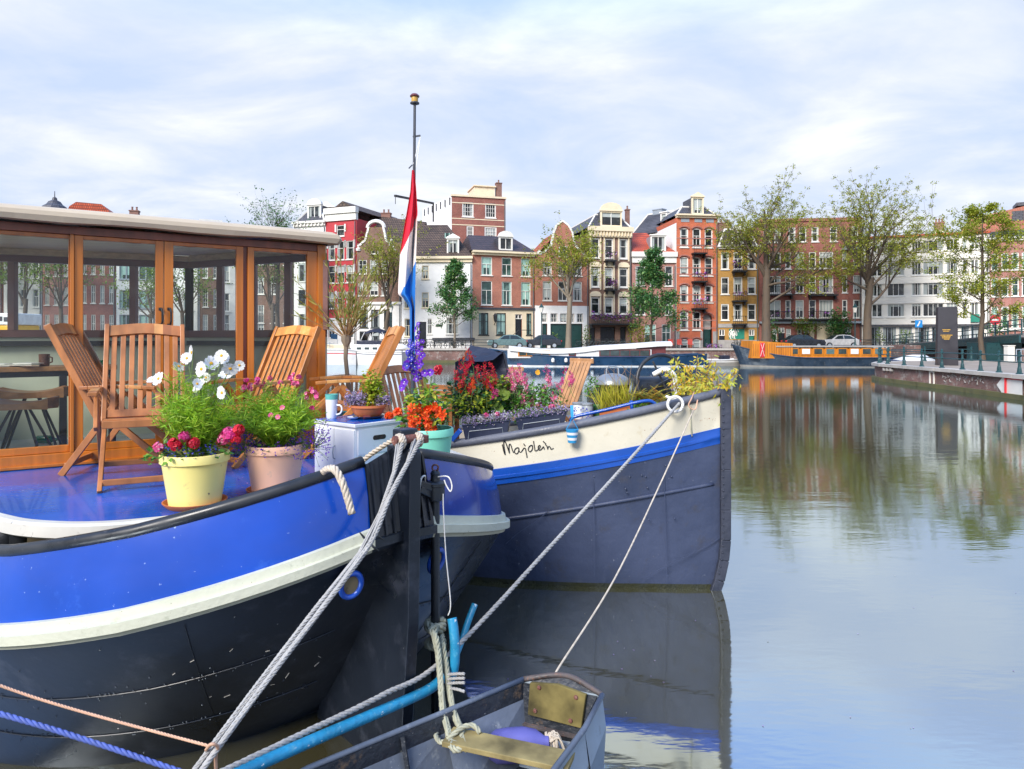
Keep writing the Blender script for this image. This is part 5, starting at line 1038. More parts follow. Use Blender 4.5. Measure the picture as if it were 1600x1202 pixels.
def hull_row(th, aft):
    H_ = hr(th, aft); row = [(bp(th, H_+dh, r, aft), m) for dh, r, m in levels]; hb = H_-.482; w_ = rw(th)
    for k in range(1, 9):
        t_ = 1-k/7; hh = hb*t_ if t_ >= 0 else -.4; row.append((bp(th, hh, w_+(1.815-w_)*max(0, t_)**.85 if t_ >= 0 else w_*.85, aft), 1))
    return row
t = near = thing('canal_barge', 'near blue and black barge with white rub band, moored at left', 'barge', bp(0, 0, .6)); q = MB()
rows = [hull_row(*s_) for s_ in stations]
for (sa, ra), (sb_, rb) in zip(zip(stations, rows), zip(stations[1:], rows[1:])):
    mid = abs(sa[0]+sb_[0])/2
    for k in range(len(ra)-1):
        m_ = ra[k+1][1]
        if mid < 6.5 and sa[1] == 0: m_ = 1
        q.face([ra[k][0], ra[k+1][0], rb[k+1][0], rb[k][0]], m_)
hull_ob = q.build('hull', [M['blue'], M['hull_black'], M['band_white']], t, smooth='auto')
bm_ = bmesh.new(); bm_.from_mesh(hull_ob.data); bmesh.ops.remove_doubles(bm_, verts=bm_.verts, dist=.0008); bm_.to_mesh(hull_ob.data); bm_.free(); hull_ob.data.polygons.foreach_set('use_smooth', [True]*len(hull_ob.data.polygons))
q = MB()
for (sa, sb_) in zip(stations, stations[1:]):
    pa, pb = [[bp(s_[0], h_, r_, s_[1]) for h_, r_ in ((hr(*s_)-.02, 1.70), (1.15, 1.56))] for s_ in (sa, sb_)]; q.face([pa[0], pb[0], pb[1], pa[1]]); q.face([pa[1], pb[1], bp(sb_[0], 1.15, .6, sb_[1]), bp(sa[0], 1.15, .6, sa[1])])
q.build('inner_bulwark', M['olive_steel'], t, smooth='auto')
for sgn in (-1, 1):
    st_ = [s_ for s_ in stations if s_[0]*sgn >= 6.4]; st_ = st_ if sgn > 0 else st_[::-1]
    q = MB(); q.tube([bp(a, hr(a, f_)+.012, 1.728, f_) for a, f_ in st_], .034, 10); q.build('rail', M['black_rail'], t, smooth=True)
# stem plank with shoulder plates and rusty mooring ring
q = MB(); prof = [(1.72, 1.885), (1.93, 1.885), (1.95, 1.86), (1.93, .9), (1.87, .3), (1.80, -.35), (.8, -.35), (1.0, .3), (1.5, .9), (1.70, 1.4)]
q.prism([BC+BF*r_-BR*.036+V((0, 0, h_)) for r_, h_ in prof], BR*.075); q.build('stem', M['hull_black'], t, bevel=.006)
q = MB(); q.box(BC+BF*1.85+V((0, 0, 1.925)), (.085, .12, .13), Matrix.Rotation(math.radians(-44.4), 3, 'Z')); q.build('stem_head', M['hull_black'], t, bevel=.01)
for sg in (-1, 1):
    q = MB(); a_ = [bp(sg*6.5, 1.80, 1.77), bp(sg*1.2, 1.88, 1.79), bp(sg*1.2, 1.37, 1.87), bp(sg*6.5, 1.45, 1.85)]; n_ = (a_[1]-a_[0]).cross(a_[2]-a_[0]).normalized()*-sg*.0
    q.face(a_); 
    for k in range(3): x_ = (k+.5)/3.2; q.bar(a_[0].lerp(a_[1], x_)+BF*.008, a_[3].lerp(a_[2], x_)+BF*.008, .012, .012)
    q.build('shoulder_plate', M['hull_black'], t)
M['rust'] = mat('rusty_iron', (.16, .06, .045), .85, .4, 14, dirt=(.35, .28, .25), dirt_amt=.5, bump=.6)
rc = BC+BF*1.885+V((0, 0, 1.925)); q = MB(); q.tube([rc+BR*-.1+V((0, 0, .01)), rc+BR*.09+V((0, 0, .01))], .026, 10); q.lathe([(0, -.02), (.04, -.02), (.04, .02), (0, .02)], rc+BR*.09, 10); q.build('mooring_pin', M['rust'], t, smooth='auto')
M['blue_ring'] = mat('blue_ring_paint', (.01, .08, .5), .25, .15, 4, coat=.4)
for sg in (-1, 1):
    th = sg*9.5; pc_ = bp(th, 1.16, 1.755); nr = (BF*math.cos(math.radians(th))+BR*math.sin(math.radians(th)))+V((0, 0, -.25)); nr.normalize(); R_ = nr.to_track_quat('Z', 'Y').to_matrix()
    q = MB(); q.tube([pc_+nr*.03+R_ @ V((math.cos(a_*.3142)*.058, math.sin(a_*.3142)*.072, 0)) for a_ in range(20)], .017, 8, closed=True); hw = q.build('hawse_ring', M['blue_ring'], t, smooth=True)
    q = MB(); q.lathe([(0, .02), (.055, .021)], pc_+nr*.01, 16, R=R_); q.build('hawse_hole', M['olive_steel'], hw)
def hp(th, t_): 
    hb = hr(th, 0)-.482; w_ = rw(th); return bp(th, hb*t_, w_+(1.815-w_)*max(0, t_)**.85+.004)
q = MB()
for t_ in (.30, .62): q.tube([hp(th, t_+.00012*th*th*.0) for th in range(-90, -7, 3)], .0032, 5); q.tube([hp(th, t_) for th in range(8, 60, 3)], .0032, 5)
for th in (-36, 26): q.tube([hp(th, t_) for t_ in (.02, .2, .4, .6, .8, .97)], .0025, 4)
q.build('plate_seams', M['hull_black'], t)
q = MB(); r = random.Random(21)
for k in range(150):
    th = r.uniform(-82, -10) if k % 4 else r.uniform(10, 50); p_ = hp(th, r.choice((.315, .635, .285, .605)) if k < 110 else r.uniform(.1, .95)); n_ = (p_-BC); n_.z = 0
    q.lathe([(.006, 0), (.005, .002), (0, .003)], p_, 6, R=n_.to_track_quat('Z', 'Y').to_matrix())
tag(q.build('rivets', M['hull_black'], t), kind='stuff')
q = MB(); M['chip'] = mat('paint_chip', (.42, .40, .36), .8, .3, 30)
for k in range(13):
    th = -(7+abs(r.gauss(0, 1))*22); t_ = r.choice((r.uniform(.25, .9), r.gauss(.42, .05))); p_ = hp(max(-80, th), t_)-V((0, 0, 0)); d_ = V((r.gauss(.7, .3), 0, r.gauss(.2, .3))).normalized()*r.uniform(.004, .02); q.tube([p_-d_, p_+d_], r.uniform(.001, .003), 4)
tag(q.build('paint_chips', M['chip'], t), kind='stuff')
# scuffs left by the ropes on the band
q = MB()
for x_, y_ in ((565, 838), (572, 846), (580, 853), (588, 836)):
    q = MB(); a_, b_ = P(x_-3, y_-6, 3.60), P(x_+12, y_+8, 3.66); q.tube([a_, (a_+b_)/2+V((0, -.012, 0)), b_], [.003, .007, .003], 5); q.build('fairlead_rib', M['black_rail'], t)
# raised blue platform with white lip
DK = 1.45; DP = [(-2.94, 3.95), (-2.62, 3.84), (-2.30, 3.84), (-1.97, 3.97), (-1.5, 4.22), (-1.0, 4.56), (-.6, 4.90), (-.34, 5.22), (-.24, 5.5), (-.27, 5.78), (-.42, 6.08), (-.68, 6.55), (-1.2, 7.3), (-2.2, 8.6), (-5.6, 8.6), (-5.4, 6.5), (-4.25, 5.22), (-3.35, 4.25)]
def catmull(P_, n=6, closed=True):
    out = []; m_ = len(P_)
    for i in range(m_ if closed else m_-1):
        p0, p1, p2, p3 = [V(P_[(i+k) % m_]) if closed else V(P_[max(0, min(m_-1, i+k))]) for k in (-1, 0, 1, 2)]
        for j in range(n): s_ = j/n; out.append(.5*((2*p1)+(p2-p0)*s_+(2*p0-5*p1+4*p2-p3)*s_*s_+(3*p1-p0-3*p2+p3)*s_**3))
    return out if closed else out+[V(P_[-1])]
dp = [V((p.x, p.y, 0)) for p in catmull([V((x, y, 0)) for x, y in DP])]
dp = [p for p in dp]
q = MB(); q.face([p+V((0, 0, DK)) for p in dp]); pf = q.build('platform', M['blue_deck'], t)
q = MB(); n = len(dp); cen = V((-2.2, 6.0, 0))
ring = lambda off, h_: [dp[i]+((dp[(i+1) % n]-dp[i-1]).cross(V((0, 0, 1))).normalized()*off)+V((0, 0, h_)) for i in range(n)]
prof_ = [(-.055, DK+.004), (-.05, DK+.012), (.0, DK+.012), (.018, DK), (.02, DK-.065), (.0, DK-.078), (-.06, DK-.078)]
rr_ = [ring(o_, h_) for o_, h_ in prof_]
for a_, b_ in zip(rr_, rr_[1:]):
    for i in range(n): q.face([a_[i], a_[(i+1) % n], b_[(i+1) % n], b_[i]])
q.build('platform_lip', M['rim_white'], t, smooth='auto')
for px, py in ((6, 845), (28, 838), (107, 838)):
    q = MB(); c_ = P(px, py, 4.0); q.lathe([(0, -.09), (.03, -.085), (.05, -.04), (.052, .03), (.045, .09), (0, .1)], c_, 12, sq=.6); q.build('cowl', M['black_rail'], t, smooth=True)
# ------------------------------------------------------------------ cabin on the barge
f = Fac(0, 508, 5.39, 6.80, DK); W_ = f.W; VT, VB, VR = 3.325, 1.60, 3.43
t = cab = thing('deck_cabin', 'glazed varnished wood deck cabin with white roof on the blue barge', 'cabin', f.pt(W_/2, DK, 0))
UL = -.45
q = MB(); fbox(q, f, UL, W_, VT+.035, VR, -.10, 0); q.build('top_beam', M['cabin_dark'], t, bevel=.004)
q = MB(); fbox(q, f, UL, W_, DK+.002, VB-.04, -.10, .012); fbox(q, f, UL, W_, DK+.004, DK+.03, .012, .035); q.build('sill', M['cabin_wood'], t, bevel=.005)
q = MB(); fbox(q, f, f.u(495.5), W_, DK+.03, VR-.002, -.1, .02); q.build('post', M['cabin_wood'], t, bevel=.005)
q = MB(); fbox(q, f, f.u(109.5), f.u(116), VB-.04, VT+.035, -.1, .015); q.build('post', M['cabin_wood'], t, bevel=.005)
q = MB(); fbox(q, f, f.u(380.5), f.u(387), VB-.04, VT+.035, -.1, -.03); q.build('post', M['cabin_dark'], t)
def leafpanel(nm, x0, g0, g1, x1, d0, d1):
    u0 = f.u(x0) if x0 > -50 else UL; a, b, u1 = (f.u(g0) if g0 > -50 else UL+.03), f.u(g1), f.u(x1); q = MB()
    fbox(q, f, u0+.001, a, VB-.038, VT+.033, d0, d1); fbox(q, f, b, u1-.001, VB-.038, VT+.033, d0, d1); fbox(q, f, a, b, VT, VT+.033, d0, d1-.002); fbox(q, f, a, b, VB-.038, VB+.02, d0, d1-.002)
    o = q.build(nm, M['cabin_wood'], t, bevel=.004)
    q = MB(); m_ = (d0+d1)/2; q.face([f.pt(a, VB+.02, m_), f.pt(b, VB+.02, m_), f.pt(b, VT, m_), f.pt(a, VT, m_)]); q.build('pane', M['clear'], o); return o
leafpanel('window', -60, -60, 107, 109.5, -.07, -.01)
dA = leafpanel('door', 116, 130, 243, 256, -.06, .0); dB = leafpanel('door', 256.8, 271, 369.5, 380.5, -.06, .0); leafpanel('window', 387, 397, 480, 495.5, -.06, .005)
for o, x_ in ((dA, 250.5), (dB, 264)):
    u_ = f.u(x_); h0, h1 = f.v(483, x_), f.v(508, x_); q = MB(); q.tube([f.pt(u_, h0, .002), f.pt(u_+.006, h0, .03), f.pt(u_+.012, h0-.03, .045), f.pt(u_+.012, h1+.03, .045), f.pt(u_+.006, h1, .03), f.pt(u_, h1, .002)], .008, 6)
    fbox(q, f, u_-.014, u_+.014, h0-.012, h0+.012, .001, .008); fbox(q, f, u_-.014, u_+.014, h1-.012, h1+.012, .001, .008); q.build('handle', M['black_iron'], o)
# roof: cambered slab with a rounded edge
CR = [f.pt(UL, 0, 0), f.pt(W_, 0, 0), V((-3.6, 7.62, 0)), V((-6.1, 6.55, 0))]
RP = [f.pt(UL-.1, 0, .16), f.pt(W_+.10, 0, .16), f.pt(W_+.17, 0, .02), V((-3.55, 7.85, 0)), V((-6.4, 6.6, 0))]; RP = [V((p.x, p.y, 0)) for p in RP]
rc_ = V((-4.2, 6.4, 0)); q = MB()
edge = []
for i in range(5):
    a_, b_ = RP[i], RP[(i+1) % 5]
    for k in range(10): edge.append(a_.lerp(b_, k/10))
lay = [(1.0-.05, VR+.002), (1.0-.012, VR+.01), (1, VR+.05), (1-.006, VR+.085), (1-.03, VR+.112), (.8, VR+.15), (.4, VR+.19)]
rl = [[rc_+(p-rc_)*s_+V((0, 0, h_+(.008*math.sin(i*1.7) if j in (0, 1) else 0))) for i, p in enumerate(edge)] for j, (s_, h_) in enumerate(lay)]
for a_, b_ in zip(rl, rl[1:]):
    for i in range(50): q.face([a_[i], a_[(i+1) % 50], b_[(i+1) % 50], b_[i]])
q.face(rl[-1]); q.build('roof', M['roof_canvas'], t, smooth='auto')
q = MB(); cc = [V((p.x, p.y, VR-.01)) for p in CR]; q.face(cc); q.build('ceiling', M['ceil'], t)
q = MB(); q.face([V((p.x, p.y, DK+.012)) for p in CR]); q.build('floor', M['floor_grey'], t)
for (a_, b_), cuts in (((CR[3], CR[2]), 5), ((CR[2], CR[1]), 4), ((CR[0], CR[3]), 3)):
    a_ = V((a_.x, a_.y, 0)); b_ = V((b_.x, b_.y, 0)); d_ = b_-a_; nn = V((-d_.y, d_.x, 0)).normalized()*.03
    q = MB(); q.prism([a_+V((0, 0, DK+.012)), b_+V((0, 0, DK+.012)), b_+V((0, 0, 2.52)), a_+V((0, 0, 2.52))], nn); q.build('lower_wall', M['sage'], t)
    q = MB(); q.bar(a_+V((0, 0, 2.55)), b_+V((0, 0, 2.55)), .06, .075); q.bar(a_+V((0, 0, 3.315)), b_+V((0, 0, 3.315)), .06, .07)
    for k in range(cuts+1): p = a_+d_*(k/cuts); q.bar(p+V((0, 0, 2.588)), p+V((0, 0, 3.279)), .065, .065)
    w_ = q.build('window', M['inner_frame'], t); q = MB(); q.bar(a_+V((0, 0, 3.384)), b_+V((0, 0, 3.384)), .05, .064); q.build('cove', M['ceil'], t); q = MB(); q.bar(a_.lerp(b_, .02)-nn*1.5+V((0, 0, 2.45)), a_.lerp(b_, .98)-nn*1.5+V((0, 0, 2.45)), .05, .05); q.build('wall_rail', M['black_iron'], t); q = MB(); q.face([a_+V((0, 0, 2.58)), b_+V((0, 0, 2.58)), b_+V((0, 0, 3.28)), a_+V((0, 0, 3.28))]); q.build('pane', M['clear'], w_)
# table, stools and mugs inside the cabin
M['black_steel'] = mat('black_steel', (.02, .02, .024), .4, .1); M['table_wood'] = wood('table_top_wood', [(.40, .2, .07), (.46, .24, .09)], (4, 30, 30), .45, .2, .15); M['live_wood'] = wood('slab_seat_wood', [(.36, .17, .06), (.28, .12, .05)], (6, 18, 18), .4, .35, .3)
ta, tb = P(-40, 576, 6.05), P(183, 578, 6.75); ta.z = tb.z = 2.215; dT = (tb-ta).normalized(); nT = V((-dT.y, dT.x, 0))
t = thing('dining_table', 'long wooden table on black steel legs inside the cabin', 'table', (ta+tb)/2-V((0, 0, .75)))
q = MB(); q.bar(ta+nT*.2, tb+nT*.2, .42, .045); q.build('tabletop', M['table_wood'], t, bevel=.005)
q = MB(); q.bar(ta+nT*.06-V((0, 0, .05)), tb+nT*.06-V((0, 0, .05)), .03, .05); q.build('apron', M['black_steel'], t)
for k in (.1, .6, .97): q = MB(); p = ta.lerp(tb, k)+nT*.06; q.bar(p-V((0, 0, .07)), V((p.x, p.y, DK+.013)), .06, .06, up=nT); q.build('leg', M['black_steel'], t)
def stool(label, p, rz, h=.47):
    t = thing('slab_stool', label, 'stool', p, rz, 'slab stools in the cabin'); T_ = WM[t]
    q = MB(); q.grid(lambda u, v: T_ @ V(((u-.5)*.5*(1-.12*math.sin(v*9)), (v-.5)*.3*(1+.15*math.sin(u*7)), h+.04*(2*u-1)**2)), 12, 6); q.grid(lambda u, v: T_ @ V(((u-.5)*.5*(1-.12*math.sin(v*9)), (v-.5)*.3*(1+.15*math.sin(u*7)), h-.05)), 12, 6)
    for e_ in (0, 1): q.grid(lambda u, v: T_ @ V(((u-.5)*.5*(1-.12*math.sin(e_*9)), (e_-.5)*.3*(1+.15*math.sin(u*7)), lerp(h-.05, h+.04*(2*u-1)**2, v))), 12, 1); q.grid(lambda u, v: T_ @ V(((e_-.5)*.5*(1-.12*math.sin(u*9)), (u-.5)*.3*(1+.15*math.sin(e_*7)), lerp(h-.05, h+.04, v))), 6, 1)
    q.build('seat', M['live_wood'], t)
    for sx in (-1, 1):
        for sy in (-1, 1): q = MB(); q.tube([T_ @ V((sx*.05, sy*.04, h-.05)), T_ @ V((sx*.22, sy*.18, .004))], .011, 6); q.build('leg', M['black_steel'], t)
stool('slab stool with rough pale seat and splayed black legs, nearer the glass', V((-4.12, 5.72, DK+.013)), .3, .5); stool('dark slab stool behind the pale seated stool inside the cabin', V((-4.3, 6.12, DK+.013)), .5, .56)
M['brown_mug'] = mat('brown_glaze', (.12, .05, .03), .35, .4, 22); M['bottle_green'] = mat('green_glass_bottle', (.01, .16, .08), .1, .1)
mg = ta.lerp(tb, .47)+nT*.1; mg.z = 2.238; t = thing('mug', 'brown glazed mug on the cabin table', 'mug', mg); q = MB(); q.lathe([(.0, 0), (.038, 0), (.044, .02), (.045, .115), (.04, .115), (.038, .015), (0, .012)], mg, 18); q.build('cup', M['brown_mug'], t, smooth='auto')
q = MB(); q.tube([mg+V((.044, 0, .09)), mg+V((.075, 0, .08)), mg+V((.075, 0, .04)), mg+V((.044, 0, .03))], .007, 6); q.build('handle', M['brown_mug'], t)
b_ = ta.lerp(tb, .9)+nT*.12; b_.z = 2.238; tag(MB.build((lambda q: (q.lathe([(0, 0), (.05, 0), (.055, .04), (.05, .045), (0, .04)], b_, 14), q)[1])(MB()), 'small_bowl', M['bottle_green']), 'small green bowl at the far end of the cabin table', 'bowl')
b_ = ta.lerp(tb, .2)+nT*.15; b_.z = 2.238; q = MB()
for k in range(5): q.box(b_+V((rnd.uniform(-.1, .2), rnd.uniform(-.05, .05), .004+.007*k)), (.2, .14, .006), Matrix.Rotation(rnd.uniform(-.4, .4), 3, 'Z'))
tag(q.build('paper_heap', M['trim']), 'heap of papers lying on the cabin table', 'papers')
q = MB(); b_ = G(72, 694, DK+.013); q.lathe([(0, -.1), (.03, -.1), (.04, -.08), (.042, .04), (.015, .08), (.013, .11), (0, .11)], b_+V((0, 0, .045)), 12, R=Matrix.Rotation(math.pi/2, 3, 'Y')); tag(q.build('bottle', M['bottle_green'], smooth='auto'), 'green bottle lying on the cabin floor behind the glass', 'bottle')
# ------------------------------------------------------------------ teak folding chairs
def chair_proto(label, m, loc, rz, kind='chair'):
    t = thing('teak_chair', label, 'chair', (0, 0, 0), 0, 'teak folding chairs on the boats'); hw = .28
    def part(nm, fn, bv=.004): q = MB(); fn(q); return q.build(nm, M[m], t, bevel=bv)
    B0, B1 = V((0, .16, .40)), V((0, .50, 1.10)); bd = (B1-B0).normalized(); bn = V((0, -bd.z, bd.y))
    for s_ in (-1, 1): part('back_post', lambda q: q.bar(B0+V((s_*(hw-.025), 0, 0))-bd*.04, B1+V((s_*(hw-.025), 0, 0)), .032, .05, up=bn))
    def top(q):
        pts = [B1+V((x, 0, 0))+bd*(.012*math.cos(x/hw*3.1)+.0) for x in [(-hw+.042)+(2*hw-.084)*k/8 for k in range(9)]]
        for a_, b_ in zip(pts, pts[1:]): q.add([a_-bd*.085-bn*.014, b_-bd*.085-bn*.014, b_-bn*.014, a_-bn*.014, a_-bd*.085+bn*.014, b_-bd*.085+bn*.014, b_+bn*.014, a_+bn*.014], [(0, 1, 2, 3), (7, 6, 5, 4), (3, 2, 6, 7), (1, 0, 4, 5), (0, 3, 7, 4), (2, 1, 5, 6)])
    part('top_rail', top, 0); part('low_rail', lambda q: q.bar(B0+V((-hw+.042, 0, 0))+bd*.06, B0+V((hw-.042, 0, 0))+bd*.06, .03, .06, up=bd))
    for k in range(8): x = (-hw+.075)+(2*hw-.15)*k/7; part('back_slat', lambda q: q.bar(B0+V((x, 0, 0))+bd*.075, B1+V((x, 0, 0))-bd*.07+bn*-.006, .034, .014, up=bn), .002)
    for s_ in (-1, 1): part('seat_rail', lambda q: q.bar(V((s_*(hw-.06), -.26, .43)), V((s_*(hw-.06), .2, .39)), .026, .045))
    for k in range(7): y = -.25+.065*k; z_ = .455-.04*(y+.26)/.46; part('seat_slat', lambda q: q.box(V((0, y, z_)), (2*hw-.1, .052, .014)), .002)
    part('seat_front', lambda q: q.box(V((0, -.285, .43)), (2*hw-.09, .022, .05)))
    for s_ in (-1, 1):
        x = s_*(hw+.012)
        part('armrest', lambda q: [q.bar(a_, b_, .055, .026) for a_, b_ in zip([V((x, y, .625+.018*math.sin((y+.3)*4.5))) for y in (-.24, -.15, -.06, .04, .13, .21)], [V((x, y, .625+.018*math.sin((y+.3)*4.5))) for y in (-.15, -.06, .04, .13, .21, .27)])])
        part('leg', lambda q: q.bar(V((x-s_*.008, -.03, .61)), V((x-s_*.008, .40, .0)), .028, .045, up=(0, 1, 0)))
        part('leg', lambda q: q.bar(V((x-s_*.05, .10, .42)), V((x-s_*.05, -.36, .0)), .028, .045, up=(0, 1, 0)))
        part('arm_stay', lambda q: q.bar(V((x-s_*.006, -.04, .6)), V((x-s_*.02, -.25, .40)), .024, .04, up=(0, 1, 0)))
    part('stretcher', lambda q: q.bar(V((-hw+.05, -.315, .055)), V((hw-.05, -.315, .055)), .022, .04)); part('stretcher', lambda q: q.bar(V((-hw, .37, .07)), V((hw, .37, .07)), .022, .04))
    t.location = loc; t.rotation_euler = (0, 0, rz); t.scale = (1.05,)*3; return t
def face_rz(dx, dy): return math.atan2(dx, -dy)
cr = chair_proto('red brown teak chair facing the camera behind the yellow flower pot', 'teak_red', (-2.74, 5.08, DK+.001), face_rz(.45, -.89))
dup(cr, (-3.10, 5.6, DK+.001), face_rz(.98, .2), 'red brown teak chair seen from the side at the cabin door, leftmost of the chairs', scale=1.05)
cg = chair_proto('golden teak chair before the right cabin window', 'teak_gold', (-2.27, 5.95, DK+.001), face_rz(-.5, -.86))
dup(cg, (-1.58, 6.3, DK+.001), face_rz(-.93, -.36), 'golden teak chair turned side on behind the white cabinet', scale=1.05)
dup(cg, (-1.95, 7.9, 1.0), face_rz(.2, -.97), 'golden teak chair on the lower deck behind the willow stem', scale=.95)
dup(cr, (-1.0, 7.5, 1.02), face_rz(.6, -.8), 'red brown teak chair leaning back behind the delphinium', scale=1.05)
# ------------------------------------------------------------------ second barge with the lettered bow
M['cream_hull'] = mat('cream_hull_paint', (.62, .58, .46), .45, .1, 1.4, dirt=(.52, .45, .30), dirt_amt=.44, bump=.15, bscale=12, speck=(.3, .18, .08), speck_amt=.42, streak=(.55, .48, .36))
M['slate_hull'] = mat('slate_blue_hull_paint', (.040, .053, .10), .4, .35, 1.2, dirt=(.045, .05, .075), dirt_amt=.5, bump=.45, bscale=9, speck=(.2, .22, .28), speck_amt=.42, speck_scale=30, streak=(.05, .055, .08))
M['strake_blue'] = mat('strake_blue_paint', (.006, .07, .38), .3, .2, 2, coat=.3, dirt=(.05, .12, .42), dirt_amt=.4)
M['grey_rail'] = mat('grey_blue_rail', (.11, .12, .155), .5, .3, 5, bump=.3)
M['stem_iron'] = mat('stem_iron', (.035, .04, .06), .5, .3, 6, bump=.5, bscale=16); M['moss'] = mat('waterline_moss', (.028, .03, .012), .8, .4, 8, bump=.6)
SS = V((2.1, 6.8, 0)); SD = V((-.995, .10, 0)).normalized(); SA = V((-.90, .436, 0)).normalized()
def side(s):       # near gunwale line in plan, s metres aft of the stem
    b = min(s, 2.7); p = SS+SD*b+V((0, -1, 0))*.16*math.sin(math.pi*min(1, b/3.4))
    if s > 2.7: p = p+SD.lerp(SA, .7).normalized()*min(s-2.7, 1.2)+SA*max(0, s-3.9)
    return p
def far(s):
    d = V((-.62, .785, 0)); b = min(s, 2.9); p = SS+d*b+V((.785, .62, 0))*.22*math.sin(math.pi*b/3.4)
    return p+SA*max(0, s-2.9)
RH = lambda s: 1.96-.245*s+.0165*s*s if s < 6 else 1.085
TS = lambda s: RH(s)-.34+.05*min(s, 3)/3; BS = lambda s: TS(s)-.158; LB = lambda s: max(.42, 1.06-.18*s)
def inward(p, k): c_ = SS+SA*3.2; return p+(V((c_.x, c_.y, p.z))-p).normalized()*k
t = maj = thing('lettered_barge', 'grey blue and cream barge with handwritten name on its bow, full of flowers', 'barge', SS+SA*2)
ss = [0, .06, .14, .25, .4, .6, .8, 1.0, 1.25, 1.5, 1.75, 2, 2.25, 2.5, 2.75, 3, 3.3, 3.7, 4.2, 5, 6, 7.5]
def mrow(fn, s):
    p = fn(s); z = lambda h, k: inward(V((p.x, p.y, h)), k*min(1, .25+s*1.2)); T_, B_ = TS(s), BS(s)
    row = [(z(RH(s), .02), 0), (z((RH(s)+T_)/2, .01), 0), (z(T_, 0), 0), (z(T_-.002, -.018), 2), (z(lerp(T_, B_, .42), -.02), 2), (z(lerp(T_, B_, .45), -.038), 2), (z(lerp(T_, B_, .62), -.038), 2), (z(lerp(T_, B_, .66), -.018), 2), (z(B_, -.016), 2), (z(B_-.002, .0), 1)]
    for k in (.75, .5, .25, .1): row.append((z(B_*k, .02+.10*(1-k)), 1))
    row += [(z(.045, .125), 1), (z(.0, .14), 3), (z(-.4, .25), 3)]
    cut = lambda h: max(0, (.55-h))**2*.30 if s < .3 else 0
    return [(p_+SD*cut(p_.z)*max(0, 1-s/.3), m_) for p_, m_ in row]
q = MB()
for fn in (side, far):
    rows = [mrow(fn, s) for s in ss]
    for a_, b_ in zip(rows, rows[1:]):
        for k in range(len(a_)-1): q.face([a_[k][0], a_[k+1][0], b_[k+1][0], b_[k][0]], a_[k+1][1])
hl = q.build('hull', [M['cream_hull'], M['slate_hull'], M['strake_blue'], M['moss']], t, smooth='auto')
bm_ = bmesh.new(); bm_.from_mesh(hl.data); bmesh.ops.remove_doubles(bm_, verts=bm_.verts, dist=.0006); bm_.to_mesh(hl.data); bm_.free(); hl.data.polygons.foreach_set('use_smooth', [True]*len(hl.data.polygons))
for fn in (side, far):
    q = MB(); q.tube([inward(V((fn(s).x, fn(s).y, RH(s)+.005)), .02) for s in ss], .042, 10); q.build('rail', M['grey_rail'], t, smooth=True)
    q = MB(); q.tube([inward(V((fn(s).x, fn(s).y, LB(s))), .035+.05*(1-LB(s))) for s in ss[1:]], .02, 8); q.build('rub_bar', M['slate_hull'], t, smooth=True)
q = MB(); sp_ = [V((SS.x+.02, SS.y-.02, h_))+SD*(max(0, .55-h_)**2*.30) for h_ in (2.0, 1.6, 1.2, .8, .5, .3, .1, -.2)]
for a_, b_ in zip(sp_, sp_[1:]): q.bar(a_, b_, .10, .055, up=(0, -1, 0))
st_ = q.build('stem', M['stem_iron'], t, bevel=.008)
q = MB()
for k in range(26): h_ = 1.88-.068*k; c_ = V((SS.x-.012, SS.y-.05, h_))+SD*(max(0, .55-h_)**2*.30); q.lathe([(.011, 0), (.008, .009), (0, .012)], c_, 6, R=Matrix.Rotation(math.pi/2, 3, 'X'))
tag(q.build('rivets', M['stem_iron'], st_), kind='stuff')
q = MB(); dkp = [inward(V((side(s).x, side(s).y, 1.04)), .06) for s in ss]+[inward(V((far(s).x, far(s).y, 1.04)), .06) for s in ss[::-1]]
for i in range(len(ss)-1): q.face([dkp[i], dkp[i+1], dkp[-2-i], dkp[-1-i]])
q.build('deck', M['teak_red'], t)
q = MB()
for a_, b_ in zip(ss, ss[1:]):
    for fn in (side, far): q.face([inward(V((fn(a_).x, fn(a_).y, RH(a_))), .05), inward(V((fn(b_).x, fn(b_).y, RH(b_))), .05), inward(V((fn(b_).x, fn(b_).y, 1.0)), .09), inward(V((fn(a_).x, fn(a_).y, 1.0)), .09)])
q.build('inner_bulwark', M['cream_hull'], t)
def on_side(px, py, off=.006):
    """Where the view ray of a photo pixel meets the near side of this hull, off metres proud of it."""
    k = (px-HX)/F; lo, hi = 0.0, 4.0
    for _ in range(40):
        m_ = (lo+hi)/2; p = side(m_)
        if p.x/p.y > k: lo = m_
        else: hi = m_
    p = side(lo); z = CH-(py-HY)*p.y/F; kk = .01*(z-TS(lo))/max(.01, RH(lo)-TS(lo))+.002
    return inward(V((p.x, p.y, z)), kk*1.5-off)
M['ink'] = mat('black_lettering', (.012, .012, .014), .5, .1)
